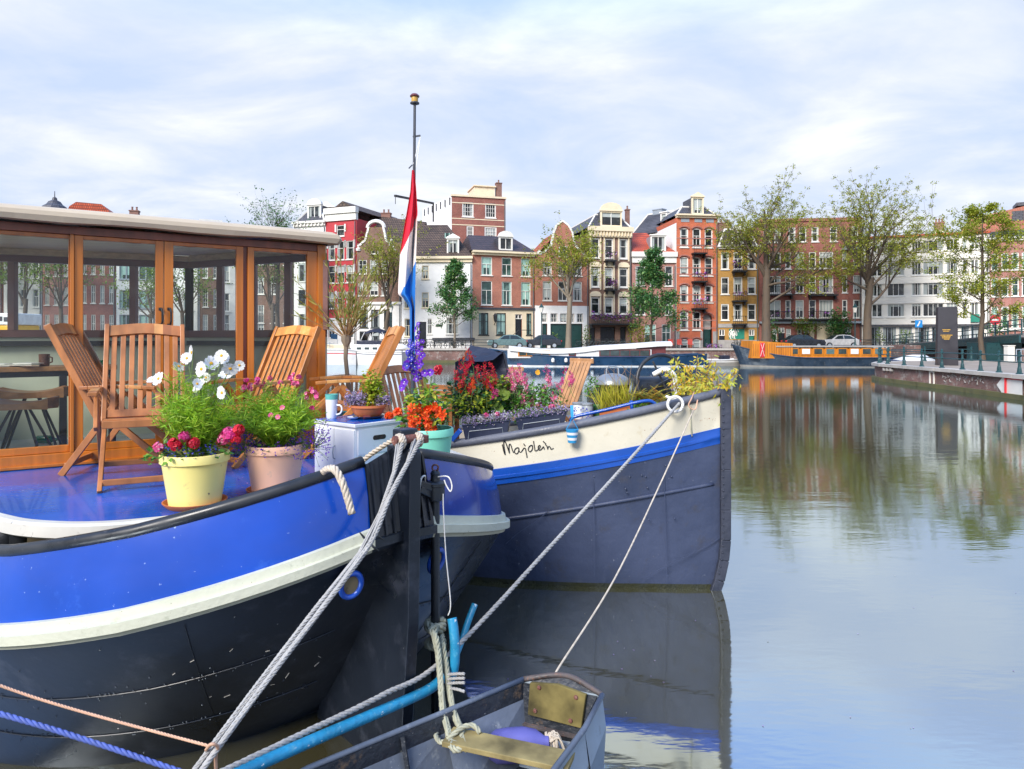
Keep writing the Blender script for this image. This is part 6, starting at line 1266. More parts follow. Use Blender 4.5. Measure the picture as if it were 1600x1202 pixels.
strokes = [[(205, 330), (222, 420), (240, 500), (262, 545), (255, 470), (240, 370), (236, 300), (250, 262), (280, 300), (315, 400), (352, 512)], [(352, 512), (345, 430), (348, 350), (368, 320), (392, 365), (412, 440), (436, 500)],
 [(548, 405), (510, 400), (470, 430), (455, 480), (480, 522), (520, 515), (545, 460), (548, 405), (552, 460), (575, 492), (605, 480)], [(605, 480), (640, 425), (662, 405), (688, 420), (698, 490), (712, 560), (714, 605)], [(650, 312), (662, 335), (684, 362)],
 [(832, 348), (790, 355), (752, 400), (748, 455), (778, 482), (815, 455), (835, 400), (832, 348)], [(860, 258), (866, 320), (878, 400), (884, 455), (905, 465), (935, 445)], [(935, 445), (970, 415), (998, 375), (985, 350), (960, 365), (952, 405), (968, 445), (1005, 440), (1040, 405)],
 [(1040, 405), (1062, 375), (1072, 400), (1080, 432)], [(1056, 262), (1082, 290), (1115, 318)], [(1100, 330), (1125, 350), (1142, 385), (1150, 432)], [(1150, 432), (1160, 385), (1182, 370), (1205, 395), (1218, 430), (1240, 425), (1272, 405)]]
for s_ in strokes:
    q = MB(); pts = catmull([on_side(770+x/13.333, 670+y/13.333, .005) for x, y in s_], 3, False); q.tube(pts, .0055, 5); q.build('letter', M['ink'], t)
M['rust_mark'] = mat('rust_mark', (.28, .12, .04), .9, .4, 30)
q = MB(); r = random.Random(9)
for x_, y_, n_ in ((1094, 658, 5), (1106, 655, 10), (1118, 656, 6), (1087, 650, 3)):
    for k in range(n_): a_ = on_side(x_+r.uniform(-5, 5), y_+r.uniform(-1.5, 1.5), .001); q.lathe([(.006*r.uniform(.5, 1.4), 0), (0, .004)], a_, 6, R=Matrix.Rotation(math.pi/2, 3, 'X'))
tag(q.build('rust_marks', M['rust_mark'], t), kind='stuff')
q = MB()
for x_, y_ in ((1004, 743), (1010, 745), (980, 770), (978, 764), (1010, 723), (1042, 728), (1012, 762), (1052, 810), (1012, 812), (930, 745), (985, 745), (1050, 745)):
    q.lathe([(.011, 0), (.008, .006), (0, .009)], on_side(x_, y_, -.02), 7, R=Matrix.Rotation(math.pi/2, 3, 'X'))
tag(q.build('plate_rivets', M['slate_hull'], t), kind='stuff')
q = MB()
for x0, y0, x1, y1 in ((1125, 838, 1000, 905), (860, 795, 790, 850), (930, 712, 925, 900), (1040, 700, 1036, 912)): q.tube([on_side(lerp(x0, x1, k/6), lerp(y0, y1, k/6)+(2*math.sin(k) if k else 0), -.0235) for k in range(7)], .004, 4)
q.build('weld_seams', M['slate_hull'], t)
# blue hand rail on the gunwale
q = MB(); q.tube(catmull([P(893, 661, 6.95), P(897, 652, 6.95), P(950, 640, 6.9), P(1005, 627, 6.85), P(1022, 630, 6.85), P(1034, 645, 6.85)], 4, False), .018, 8); q.tube([P(986, 626, 6.87), P(988, 646, 6.87)], .018, 8); q.build('hand_rail', M['strake_blue'], t, smooth=True)
# mooring bollard and coil at the bow
M['rope_grey'] = mat('grey_rope', (.36, .355, .345), .9, .2, 30, bump=.3, bscale=60); M['rope_white'] = mat('white_rope', (.78, .77, .74), .85, .1, 40); M['rope_orange'] = mat('salmon_rope', (.60, .36, .24), .85, .25, 8); M['rope_blue'] = mat('blue_rope', (.08, .12, .38), .8, .25, 30); M['rope_beige'] = mat('beige_rope', (.52, .45, .36), .9, .25, 30); M['rope_moss'] = mat('mossy_rope', (.34, .34, .25), .9, .3, 20)
def helix(q, path, R, r, n=3, pitch=.1, side=5, step=None):
    """Laid rope: n strands wound round the path."""
    L_ = [0.0]
    for a_, b_ in zip(path, path[1:]): L_.append(L_[-1]+(b_-a_).length)
    tot = L_[-1]; N_ = int(max(8, tot/(step or pitch/7))); pts = []; tg = []
    j = 0
    for i in range(N_+1):
        d_ = tot*i/N_
        while j < len(L_)-2 and L_[j+1] < d_: j += 1
        u_ = (d_-L_[j])/max(1e-9, L_[j+1]-L_[j]); pts.append(path[j].lerp(path[j+1], u_))
    u = None
    frames = []
    for i in range(N_+1):
        tn = (pts[min(i+1, N_)]-pts[max(i-1, 0)]).normalized()
        u = tn.orthogonal().normalized() if u is None else (u-tn*u.dot(tn)).normalized()
        frames.append((u.copy(), tn.cross(u)))
    for k in range(n):
        q.tube([pts[i]+frames[i][0]*R*math.cos(2*math.pi*(tot*i/N_/pitch+k/n))+frames[i][1]*R*math.sin(2*math.pi*(tot*i/N_/pitch+k/n)) for i in range(N_+1)], r, side)
def rope(label, path, rad, m, kind='laid', smooth_n=8, name='mooring_rope', group=None, par=None, pitch=None):
    path = catmull(path, smooth_n, False) if smooth_n else path; q = MB()
    if kind == 'laid': helix(q, path, rad*.5, rad*.54, 3, pitch or rad*7, 5)
    elif kind == 'braid': helix(q, path, rad*.62, rad*.42, 4, pitch or rad*6, 5); helix(q, path, rad*.6, rad*.42, 4, -(pitch or rad*6), 5)
    else: q.tube(path, rad, 7)
    o = q.build(name if par is None else par[1], M[m], par[0] if par else None, smooth=True)
    if par is None: tag(o, label, 'rope', group)
    return o
c_ = P(1066, 632, 6.85)
q = MB(); q.lathe([(.06, -.1), (.055, .03), (.075, .04), (.075, .06), (0, .07)], c_+V((.05, .12, .02)), 12); q.build('bollard', M['black_iron'], t, smooth='auto')
q = MB()
for k in range(3): helix(q, [c_+V((.02+math.cos(a_*.4)*(.13+.012*k), .1+math.sin(a_*.4)*(.09+.01*k), .03+.014*k+.012*math.sin(a_))) for a_ in range(17)], .007, .008, 3, .06)
tag(q.build('rope_coil', M['rope_white'], smooth=True), 'white rope coiled round the bow bollard of the cream barge', 'rope')
# ------------------------------------------------------------------ dinghy
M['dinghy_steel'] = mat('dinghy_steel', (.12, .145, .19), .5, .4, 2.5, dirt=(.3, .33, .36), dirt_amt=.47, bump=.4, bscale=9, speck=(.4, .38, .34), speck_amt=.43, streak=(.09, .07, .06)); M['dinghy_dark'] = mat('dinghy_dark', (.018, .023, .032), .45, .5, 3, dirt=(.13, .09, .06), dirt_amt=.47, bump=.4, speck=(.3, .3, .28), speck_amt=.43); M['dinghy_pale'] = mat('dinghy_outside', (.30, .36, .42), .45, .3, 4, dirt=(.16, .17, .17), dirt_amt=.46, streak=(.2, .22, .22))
M['old_plank'] = wood('mossy_plank', [(.27, .21, .09), (.22, .19, .08)], (5, 5, 5), .85, .6, 0, .5); M['buoy_violet'] = mat('violet_buoy', (.11, .11, .36), .5, .2, 5, dirt=(.3, .3, .4), dirt_amt=.42)
RHt = .45
tl, tr = P(818, 1062, 4.10), P(941, 1087, 3.92); tl.z = tr.z = RHt
lft = [tl, V((-.38, 3.73, RHt)), V((-.97, 3.25, RHt)), V((-1.42, 2.75, RHt-.02)), V((-1.5, 2.25, RHt))]; rgt = [tr, V((.38, 3.58, RHt)), V((.205, 3.25, RHt)), V((-.08, 2.72, RHt-.02)), V((-.55, 2.05, RHt))]
t = thing('dinghy', 'small steel dinghy with wooden thwart and mossy transom board at bottom right', 'dinghy', V((-.3, 3.2, 0)))
ax = ((tl+tr)/2-V((-1.0, 2.15, RHt))).normalized()
def dn(p, o_, h, out):   # move a rim point outboard and down
    return V((p.x, p.y, 0))+o_*out+V((0, 0, h))
oL, oR = V((-.63, .77, 0)), V((.86, -.5, 0)); oT = V((ax.x, ax.y, 0)).normalized()
q = MB()
for ln, o_ in ((lft, oL), (rgt, oR)):
    for a_, b_ in zip(ln, ln[1:]):
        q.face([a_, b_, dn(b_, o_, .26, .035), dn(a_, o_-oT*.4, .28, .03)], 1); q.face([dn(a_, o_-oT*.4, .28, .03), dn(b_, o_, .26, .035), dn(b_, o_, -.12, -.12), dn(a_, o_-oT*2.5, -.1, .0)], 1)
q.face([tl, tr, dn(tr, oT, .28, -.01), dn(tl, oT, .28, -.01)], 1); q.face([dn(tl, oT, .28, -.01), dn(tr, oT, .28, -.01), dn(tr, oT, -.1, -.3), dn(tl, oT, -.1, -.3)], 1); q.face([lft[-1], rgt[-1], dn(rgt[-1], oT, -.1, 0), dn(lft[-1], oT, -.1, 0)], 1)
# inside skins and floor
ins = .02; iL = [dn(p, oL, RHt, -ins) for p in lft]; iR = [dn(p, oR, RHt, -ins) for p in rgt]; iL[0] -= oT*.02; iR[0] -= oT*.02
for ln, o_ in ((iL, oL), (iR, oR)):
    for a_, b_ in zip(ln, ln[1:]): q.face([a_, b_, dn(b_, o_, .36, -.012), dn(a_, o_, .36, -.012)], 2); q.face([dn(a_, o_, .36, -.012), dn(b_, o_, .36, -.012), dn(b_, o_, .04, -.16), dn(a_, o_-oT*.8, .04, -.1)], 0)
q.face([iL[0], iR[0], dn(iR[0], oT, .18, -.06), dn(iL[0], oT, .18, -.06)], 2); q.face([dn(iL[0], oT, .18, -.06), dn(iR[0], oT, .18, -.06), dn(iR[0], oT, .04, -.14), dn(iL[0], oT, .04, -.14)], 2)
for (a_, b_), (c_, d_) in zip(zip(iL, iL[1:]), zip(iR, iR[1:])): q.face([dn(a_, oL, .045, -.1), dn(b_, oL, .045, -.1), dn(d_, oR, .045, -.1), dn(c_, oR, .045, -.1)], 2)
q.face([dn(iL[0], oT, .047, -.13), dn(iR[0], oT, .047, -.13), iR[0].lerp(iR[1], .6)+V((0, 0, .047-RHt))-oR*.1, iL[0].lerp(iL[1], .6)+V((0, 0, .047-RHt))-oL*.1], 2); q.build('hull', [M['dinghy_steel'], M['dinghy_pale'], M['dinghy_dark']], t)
for ln in (lft, rgt): q = MB(); q.tube([p+V((0, 0, .004)) for p in ln], .016, 8); q.build('gunwale', M['dinghy_steel'], t, smooth=True)
mid = (tl+tr)/2+oT*.05+V((0, 0, .05)); q = MB(); q.tube(catmull([tl+V((0, 0, .004)), tl.lerp(mid, .6)+V((0, 0, .012)), mid, tr.lerp(mid, .6)+V((0, 0, .012)), tr+V((0, 0, .004))], 4, False), .016, 8); M['rust_rim'] = mat('rusty_rim', (.09, .075, .075), .7, .4, 10, dirt=(.26, .12, .07), dirt_amt=.48, bump=.4); q.build('gunwale', M['rust_rim'], t, smooth=True)
q = MB(); q.face([tl, tl.lerp(mid, .6), mid, tr.lerp(mid, .6), tr]); q.build('transom_top', M['dinghy_dark'], t)
pp = lambda u, h: iL[0].lerp(iR[0], u)-oT*(.012+(RHt-h)*.22)+V((0, 0, h-RHt))
q = MB(); q.prism([pp(.12, .47), pp(.5, .487), pp(.88, .46), pp(.86, .285), pp(.14, .30)], -oT*.022); M['mossy_board'] = wood('mossy_board', [(.14, .11, .035), (.12, .10, .035)], (6, 6, 6), .9, .7, 0, .6); o = q.build('transom_board', M['mossy_board'], t, bevel=.004)
q = MB()
for u_, h_ in ((.26, .455), (.76, .44), (.24, .33), (.72, .315)): q = MB(); q.lathe([(.013, 0), (.012, .008), (0, .012)], pp(u_, h_)-oT*.022, 8, R=(-oT).to_track_quat('Z', 'Y').to_matrix()); q.build('bolt', M['rust'], o)
q = MB(); q.bar(pp(.02, .235), pp(.98, .225), .02, .018); q.build('ledge', M['rust_rim'], t)
th0, th1 = G(705, 1152, .40), G(893, 1192, .40)
q = MB(); q.bar(th0+(th0-th1).normalized()*.02, th1, .15, .028); q.build('thwart', M['old_plank'], t, bevel=.004)
for a_, b_ in ((1, 2), (2, 3)): q = MB(); m_ = iL[a_].lerp(iL[b_], .35); q.bar(dn(m_, oL, .44, -.012), dn(m_, oL, .05, -.14), .03, .02, up=(1, 0, 0)); q.build('rib', M['dinghy_dark'], t)
fb0, fb1 = G(762, 1168, .22), G(858, 1160, .26); d_ = (fb1-fb0).normalized(); Rm = d_.to_track_quat('Z', 'Y').to_matrix(); Lf = (fb1-fb0).length
fd = thing('buoy', 'violet rubber fender lying in the dinghy with brown rope end', 'fender', fb0); q = MB(); q.lathe([(0, 0), (.06, .01), (.085, .05), (.09, .12), (.088, Lf*.6), (.07, Lf*.8), (.035, Lf*.93), (.03, Lf), (0, Lf+.005)], fb0, 18, R=Rm); q.build('body', M['buoy_violet'], fd, smooth='auto')
q = MB(); r = random.Random(2)
for k in range(14): a_ = fb1+V((r.uniform(-.02, .02), r.uniform(-.02, .02), .01)); q.tube(catmull([a_, a_+V((r.uniform(0, .05), r.uniform(-.03, .03), .03)), a_+V((r.uniform(.02, .09), r.uniform(-.06, .02), -.05)), a_+V((r.uniform(.02, .1), r.uniform(-.09, .0), -.09))], 3, False), .006, 5)
q.build('rope_end', M['rope_beige'], fd)
o_ = P(795, 1200, 3.4); o_.z = .12; q = MB(); q.box(o_, (.16, .1, .07), Matrix.Rotation(.5, 3, 'Z')); q.box(o_+V((0, 0, .045)), (.09, .11, .02), Matrix.Rotation(.5, 3, 'Z')); M['orange_block'] = mat('orange_block', (.7, .2, .03), .5, .15, 8); tag(q.build('wooden_block', M['orange_block'], bevel=.006), 'orange painted block on the dinghy floor below the thwart', 'block')
# ------------------------------------------------------------------ mooring pole
pz = 4.05; pt_ = P(680, 770, pz); pb_ = V((pt_.x-.008, 4.16, -.4))
t = thing('mooring_pole', 'black iron mooring pole with knobbed cap clamped to the stem', 'pole', V((pt_.x, pz, 0)))
q = MB(); q.tube([pt_, pb_], .027, 12); q.build('shaft', M['black_rail'], t, smooth='auto')
q = MB(); q.lathe([(.034, -.06), (.052, -.05), (.056, -.03), (.056, .03), (.062, .034), (.062, .05), (.054, .056), (.03, .062), (.026, .09), (.03, .105), (.02, .12), (0, .124)], pt_+V((0, 0, .01)), 16); q.build('cap', M['black_rail'], t, smooth='auto')
q = MB(); q.bar(P(640, 752, 3.93), pt_+V((-.03, -.0, .03)), .10, .045); q.bar(P(652, 764, 3.93), pt_+V((-.02, 0, -.02)), .06, .04); q.build('clamp', M['black_rail'], t, bevel=.008)
q = MB(); q.tube([pt_+V((math.cos(a_*.45)*.018, 0, .148+math.sin(a_*.45)*.018)) for a_ in range(14)], .006, 6, closed=True); q.build('shackle', M['rust'], t)
# ------------------------------------------------------------------ ropes
pin = BC+BF*1.885+V((0, 0, 1.925)); pl_, prr = pin-BR*.07, pin+BR*.05
rope('double strand grey mooring rope from the rusty pin, thicker strand on the right', [prr+V((0, 0, .03)), prr+BF*.035+V((0, 0, .0)), P(612, 770, 3.60), P(578, 850, 3.45), P(500, 955, 3.2), P(405, 1080, 2.95), P(300, 1225, 2.7)], .0138, 'rope_grey', 'braid', 10)
rope('inner grey mooring strand lying against the thicker one, from pin to bottom edge', [pl_+V((0, 0, .03)), pl_+BF*.035+V((0, 0, .0)), P(607, 765, 3.64), P(572, 850, 3.49), P(494, 950, 3.23), P(395, 1080, 2.98), P(288, 1225, 2.73)], .0128, 'rope_grey', 'braid', 10)
for k_, p_ in enumerate((pl_, prr)): 
    q = MB(); helix(q, [p_+BF*math.cos(a_*.45)*.032+V((0, 0, math.sin(a_*.45)*.032))+BR*.006*a_/7 for a_ in range(24)], .009, .0095, 3, .05); tag(q.build('rope_wrap', M['rope_beige'], smooth=True), ('turns of beige rope round the left end of the rusty pin', 'turns of beige rope round the right end of the rusty pin')[k_], 'rope')
rope('beige laid rope running from the rusty pin back to the deck beside the cabinet', [pl_-BR*.02, P(618, 686, 4.05), P(588, 704, 4.2), P(565, 722, 4.3), P(553, 742, 4.36), P(556, 760, 4.42)], .017, 'rope_beige', 'laid', 8)
rail_p = P(522, 738, 3.62)
rope('grey braided rope end hanging over the black rail of the blue barge', [P(455, 762, 3.85), P(485, 752, 3.8), P(500, 742, 3.72), P(512, 733, 3.64), P(524, 734, 3.57), P(534, 752, 3.54), P(543, 778, 3.53), P(550, 803, 3.52)], .021, 'rope_beige', 'braid', 8)
A_, B_ = P(1062, 630, 6.72), P(698, 1026, 4.02)
rope('long grey rope from the cream barge bow down past the mooring pole to bottom left', [A_, A_.lerp(B_, .33)-V((0, 0, .02)), A_.lerp(B_, .66)-V((0, 0, .02)), B_, P(600, 1085, 3.65), P(480, 1143, 3.3), P(335, 1212, 2.9)], .0155, 'rope_grey', 'laid', 14)
q = MB(); c_ = P(1055, 632, 6.70); helix(q, [c_+V((math.cos(a_*.35)*.075, 0, math.sin(a_*.35)*.075)) for a_ in range(19)], .008, .009, 3, .06); tag(q.build('rope_loop', M['rope_white'], smooth=True), 'white spliced eye of the long grey rope over the grey rail', 'rope')
rope('thin pale line from the cream barge bow to the dinghy transom', [P(1084, 640, 6.7), P(1030, 760, 5.95), P(960, 905, 4.95), P(872, 1045, 4.15), P(866, 1061, 4.08)], .007, 'rope_beige', 'plain', 8)
rope('short dark line hanging from the bow bollard of the cream barge', [on_side(1078, 634, .02), on_side(1079, 655, .015), on_side(1076, 668, .03), on_side(1077, 682, .03)], .006, 'rope_moss', 'plain', 6)
rope('salmon line tied round the bollard on the cream barge bow', [P(1085, 612, 6.9), P(1081, 622, 6.72), P(1076, 634, 6.7), P(1086, 640, 6.7), P(1090, 625, 6.75)], .007, 'rope_orange', 'plain', 6)
rope('thin white line hanging down the stem of the blue barge', [pt_+V((-.06, -.02, .05)), P(664, 744, 3.9), P(657, 752, 3.86), P(655, 790, 3.84), P(652, 880, 3.86), P(646, 960, 3.88), P(634, 1030, 3.9), P(622, 1128, 3.92)], .0055, 'rope_white', 'plain', 8)
rope('thin grey line from the pole cap down to the blue hose sleeve', [pt_+V((.05, -.03, .0)), P(693, 800, 4.0), P(697, 870, 4.0), P(704, 942, 4.0), P(700, 962, 4.0)], .0035, 'rope_white', 'plain', 6)
q = MB(); q.tube(catmull([pt_+V((.02, -.03, .1)), P(700, 745, 3.97), P(706, 758, 3.96), P(704, 768, 3.96), P(698, 760, 3.97), P(694, 750, 3.98)], 5, False), .004, 6); tag(q.build('line_loop', M['rope_white']), 'loop of thin white line at the mooring pole cap', 'rope')
M['hose'] = mat('blue_hose', (.02, .26, .46), .35, .25, 6, dirt=(.10, .36, .5), dirt_amt=.5, speck=(.6, .68, .7), speck_amt=.46, speck_scale=24, bump=.3)
rope('bright blue hose sleeve running under the long rope to the mooring pole', [P(693, 1058, 3.98), P(672, 1076, 3.9), P(640, 1092, 3.78), P(575, 1120, 3.55), P(500, 1152, 3.32), P(420, 1187, 3.1), P(340, 1222, 2.9)], .029, 'hose', 'plain', 8, name='hose')
rope('blue hose sleeve standing upright beside the mooring pole', [P(706, 966, 4.0), P(709, 985, 3.98), P(711, 1015, 3.96), P(709, 1045, 3.95), P(702, 1066, 3.96)], .030, 'hose', 'plain', 6, name='hose')
rope('frayed teal hose end slanting behind the upright blue hose', [P(742, 944, 4.4), P(732, 970, 4.35), P(722, 1000, 4.3), P(712, 1025, 4.2)], .022, 'hose', 'plain', 5, name='hose')
rope('thin salmon line crossing from the left edge to the grey mooring rope', [P(-20, 1064, 2.9), P(60, 1092, 2.9), P(170, 1124, 2.88), P(335, 1168, 2.83)], .0065, 'rope_orange', 'laid', 12)
rope('end of the salmon line knotted round the grey mooring rope', [P(322, 1172, 2.80), P(330, 1163, 2.76), P(340, 1167, 2.78), P(337, 1185, 2.8), P(338, 1215, 2.8)], .007, 'rope_orange', 'plain', 6)
rope('blue laid rope sagging across the bottom left corner', [P(-20, 1110, 2.75), P(60, 1133, 2.75), P(170, 1168, 2.75), P(300, 1212, 2.75)], .0115, 'rope_blue', 'laid', 12)
pw = lambda a_, y, rr=.045: V((pt_.x-.004+math.cos(a_)*rr, 4.09+math.sin(a_)*rr, CH-(y-HY)*4.09/F))
q = MB(); helix(q, [pw(a_*.5, 972+1.1*a_/3) for a_ in range(30)], .013, .013, 3, .1); helix(q, [pw(a_*.5, 1003+1.0*a_/3) for a_ in range(20)], .013, .013, 3, .1); tag(q.build('rope_wrap', M['rope_moss'], smooth=True), 'mossy rope wound round the mooring pole above the dinghy', 'rope')
rope('mossy braided rope from the pole down round the dinghy thwart, left fall', [pw(-1.2, 975, .05), P(673, 985, 3.98), P(682, 1000, 3.94), P(688, 1060, 3.85), P(692, 1110, 3.76), P(700, 1140, 3.66), P(703, 1160, 3.55), P(712, 1172, 3.5), P(724, 1168, 3.52)], .019, 'rope_moss', 'braid', 8)
rope('mossy braided rope from the pole down round the dinghy thwart, right fall', [pw(-.6, 990, .05), P(692, 1012, 3.96), P(697, 1040, 3.92), P(703, 1085, 3.84), P(712, 1122, 3.74), P(721, 1140, 3.64), P(722, 1160, 3.56), P(730, 1171, 3.5)], .019, 'rope_moss', 'braid', 8)
rope('loop of mossy rope over the left end of the dinghy thwart', [P(684, 1140, 3.72), P(682, 1152, 3.64), P(694, 1160, 3.56), P(720, 1138, 3.6), P(740, 1134, 3.62), P(750, 1146, 3.6)], .015, 'rope_moss', 'laid', 8)
for k in range(4):
    rope(('frayed rope end sticking out right of the mossy falls, uppermost of four', 'frayed rope end sticking out right of the mossy falls, second from the top', 'frayed rope end sticking out right of the mossy falls, third from the top', 'frayed rope end sticking out right of the mossy falls, lowest of four')[k], [P(700, 1054+7*k, 3.86), P(714, 1053+7*k+(3 if k == 3 else 0), 3.82), P(726, 1053+7*k+(7 if k == 3 else 0), 3.8)], .009, 'rope_grey', 'laid', 5)
# ------------------------------------------------------------------ pots and flowers
M['pot_yellow'] = mat('pale_yellow_pot', (.88, .76, .26), .45, .06, 3, dirt=(.62, .5, .2), dirt_amt=.44, speck=(.25, .18, .08), speck_amt=.41, speck_scale=28, streak=(.66, .56, .24)); M['pot_peach'] = mat('peach_pot', (.93, .54, .36), .5, .06, 3, dirt=(.66, .44, .32), dirt_amt=.44, speck=(.3, .18, .1), speck_amt=.41, speck_scale=28, streak=(.68, .46, .34))
M['pot_mint'] = mat('mint_pot', (.20, .62, .47), .45, .08, 3); M['terracotta'] = mat('terracotta', (.52, .15, .05), .75, .18, 6, dirt=(.6, .32, .2), dirt_amt=.42); M['soil'] = mat('soil', (.03, .02, .014), .95, .4, 20, bump=.8)
M['feather'] = island('feathery_leaf', [(.16, .36, .015), (.26, .50, .025), (.36, .58, .035), (.46, .62, .05), (.11, .26, .015)], .5, transl=.3)
M['petal_white'] = island('white_petal', [(.86, .86, .84), (.8, .8, .78), (.88, .88, .85)], .5, var=.05, transl=.25); M['yellow_eye'] = mat('yellow_flower_eye', (.75, .38, .02), .7, .2, 60)
M['petal_magenta'] = island('magenta_petal', [(.62, .03, .22), (.5, .02, .16), (.72, .08, .3), (.66, .12, .3)], .5, transl=.2); M['petal_red'] = island('red_petal', [(.66, .015, .035), (.55, .01, .05), (.72, .03, .02)], .5, transl=.2)
M['petal_orange'] = island('orange_petal', [(.85, .10, .01), (.8, .06, .01), (.88, .16, .015), (.7, .03, .012)], .5, transl=.2); M['petal_purple'] = island('purple_petal', [(.16, .02, .50), (.10, .015, .42), (.24, .03, .58), (.06, .04, .45)], .5, transl=.2)
M['petal_blue'] = island('blue_violet_petal', [(.05, .05, .42), (.08, .06, .5), (.03, .05, .36)], .5, transl=.2); M['petal_lilac'] = island('lilac_petal', [(.36, .27, .52), (.26, .2, .44), (.46, .36, .58), (.24, .17, .34), (.5, .44, .55), (.3, .3, .2)], .6, transl=.2)
M['petal_pink'] = island('pink_petal', [(.72, .05, .24), (.78, .12, .32), (.62, .03, .18), (.85, .45, .55), (.7, .02, .12)], .5, transl=.2)
M['leaf_lime'] = island('lime_leaf', [(.28, .40, .02), (.40, .48, .03), (.20, .32, .02), (.5, .5, .05), (.34, .36, .03)], .5, transl=.3); M['leaf_mid'] = island('mid_green_leaf', [(.05, .17, .02), (.09, .25, .03), (.15, .34, .035), (.03, .11, .02), (.2, .4, .05)], .45, transl=.25)
M['leaf_deep'] = island('deep_green_leaf', [(.015, .07, .022), (.03, .12, .035), (.055, .17, .05), (.10, .22, .07)], .4, transl=.15); M['stem_green'] = mat('green_stem', (.12, .2, .04), .6, .2, 10); M['grass_gold'] = island('golden_grass', [(.45, .42, .04), (.38, .40, .03), (.55, .46, .06), (.3, .36, .03)], .5, transl=.3)
M['fern_rust'] = island('rusty_fern', [(.55, .20, .03), (.6, .34, .04), (.35, .36, .03), (.48, .42, .04), (.22, .3, .03)], .5, transl=.3); M['dry_stem'] = mat('dry_stem', (.30, .18, .08), .8, .3, 20)
M['plastic_navy'] = mat('navy_plastic', (.022, .028, .055), .4, .15, 5)
def pot(par, p, rt, rb, h, m, saucer=None, rim=.055):
    q = MB(); z0 = .018 if saucer else 0; q.lathe([(0, z0), (rb, z0), (lerp(rb, rt, .2), z0+h*.2), (rt*.945, h-rim), (rt*.945+.012, h-rim+.002), (rt, h-.006), (rt-.004, h), (rt-.016, h), (rt-.022, h-.04)], p, 40); q.build('pot', M[m], par, smooth='auto')
    q = MB(); q.lathe([(rt-.024, 0), (rt*.5, .012), (0, .016)], p+V((0, 0, h-.035)), 20); q.build('soil', M['soil'], par)
    if saucer: q = MB(); q.lathe([(0, 0), (rb+.005, 0), (rb+.035, .028), (rb+.038, .036), (rb+.03, .036), (rb+.01, .012), (0, .010)], p, 36); q.build('saucer', M[saucer], par, smooth='auto')
def feathery(q, c, rad, n, r, m=None, blade=.05, fil=16):
    for k in range(n):
        a = r.uniform(0, 6.283); rr = r.random()**.5; tip = c+V((math.cos(a)*rad[0]*rr, math.sin(a)*rad[1]*rr, rad[2]*r.uniform(.45, 1.0)*(1.05-.5*rr*rr)))
        b = c+V((math.cos(a)*.05*rr, math.sin(a)*.05*rr, 0)); mid = (b+tip)/2+V((0, 0, rad[2]*.14)); pts = [b.lerp(mid, t).lerp(mid.lerp(tip, t), t) for t in (0, .33, .66, 1)]
        q.tube(pts, [.003, .0025, .002, .001], 3, cap=False)
        for j in range(fil):
            t = r.uniform(.25, 1); p = b.lerp(mid, t).lerp(mid.lerp(tip, t), t); d = V((r.gauss(0, 1), r.gauss(0, 1), r.gauss(.45, .6))); q.leaf(p, d, V((r.gauss(0, 1), r.gauss(0, 1), .5)), blade*r.uniform(.6, 1.5), .0055)
def leafy(q, c, rad, n, r, size, flat=.7, shell=.4):
    for k in range(n):
        d = V((r.gauss(0, 1), r.gauss(0, 1), r.gauss(0, 1))).normalized(); s = r.uniform(shell, 1)*(1+.2*noise.noise(d*3+c))
        p = c+V((d.x*rad[0]*s, d.y*rad[1]*s, d.z*rad[2]*s)); q.leaf(p, V((d.x+r.gauss(0, .6), d.y+r.gauss(0, .6), r.gauss(-.1, .5))), V((d.x*.5+r.gauss(0, .3), d.y*.5+r.gauss(0, .3), flat+.3)), size*r.uniform(.6, 1.3), size*r.uniform(.5, .85), fold=.14)
def bloom(q, p, nr, R_, n, r, w=.8, cup=.2, mi=0, eye=1, eyer=.22):
    """One open flower: n petals round an eye, facing along nr."""
    nr = nr.normalized(); u = nr.orthogonal().normalized(); v = nr.cross(u); off = r.uniform(0, 6)
    for k in range(n):
        a = off+2*math.pi*k/n+r.gauss(0, .06); d = (u*math.cos(a)+v*math.sin(a)); s = nr.cross(d); L_ = R_*r.uniform(.9, 1.08); W_ = R_*w*r.uniform(.85, 1.1); k1 = cup*R_+r.gauss(0, .03*R_)
        q.add([p+d*L_*.12, p+d*L_*.62-s*W_*.5+nr*k1*.7, p+d*L_*.97-s*W_*.26+nr*k1*.8, p+d*L_*.93+nr*k1*.65, p+d*L_+s*W_*.24+nr*k1*.8, p+d*L_*.62+s*W_*.5+nr*k1*.7, p+d*L_*.6+nr*k1*.4], [(0, 6, 1), (1, 6, 3, 2), (6, 5, 4, 3), (0, 5, 6)], mi)
    if eye is not None: q.lathe([(R_*eyer, 0), (R_*eyer*.8, R_*.1), (0, R_*.15)], p+nr*R_*.04, 8, eye, R=nr.to_track_quat('Z', 'Y').to_matrix())
def cluster(q, p, R_, n, r, fl=.014, mi=0, up=.3):
    for k in range(n):
        d = V((r.gauss(0, 1), r.gauss(0, 1), r.gauss(up, .8))).normalized(); bloom(q, p+d*R_*r.uniform(.6, 1), d, fl*r.uniform(.8, 1.25), 5, r, .9, .1, mi, None)
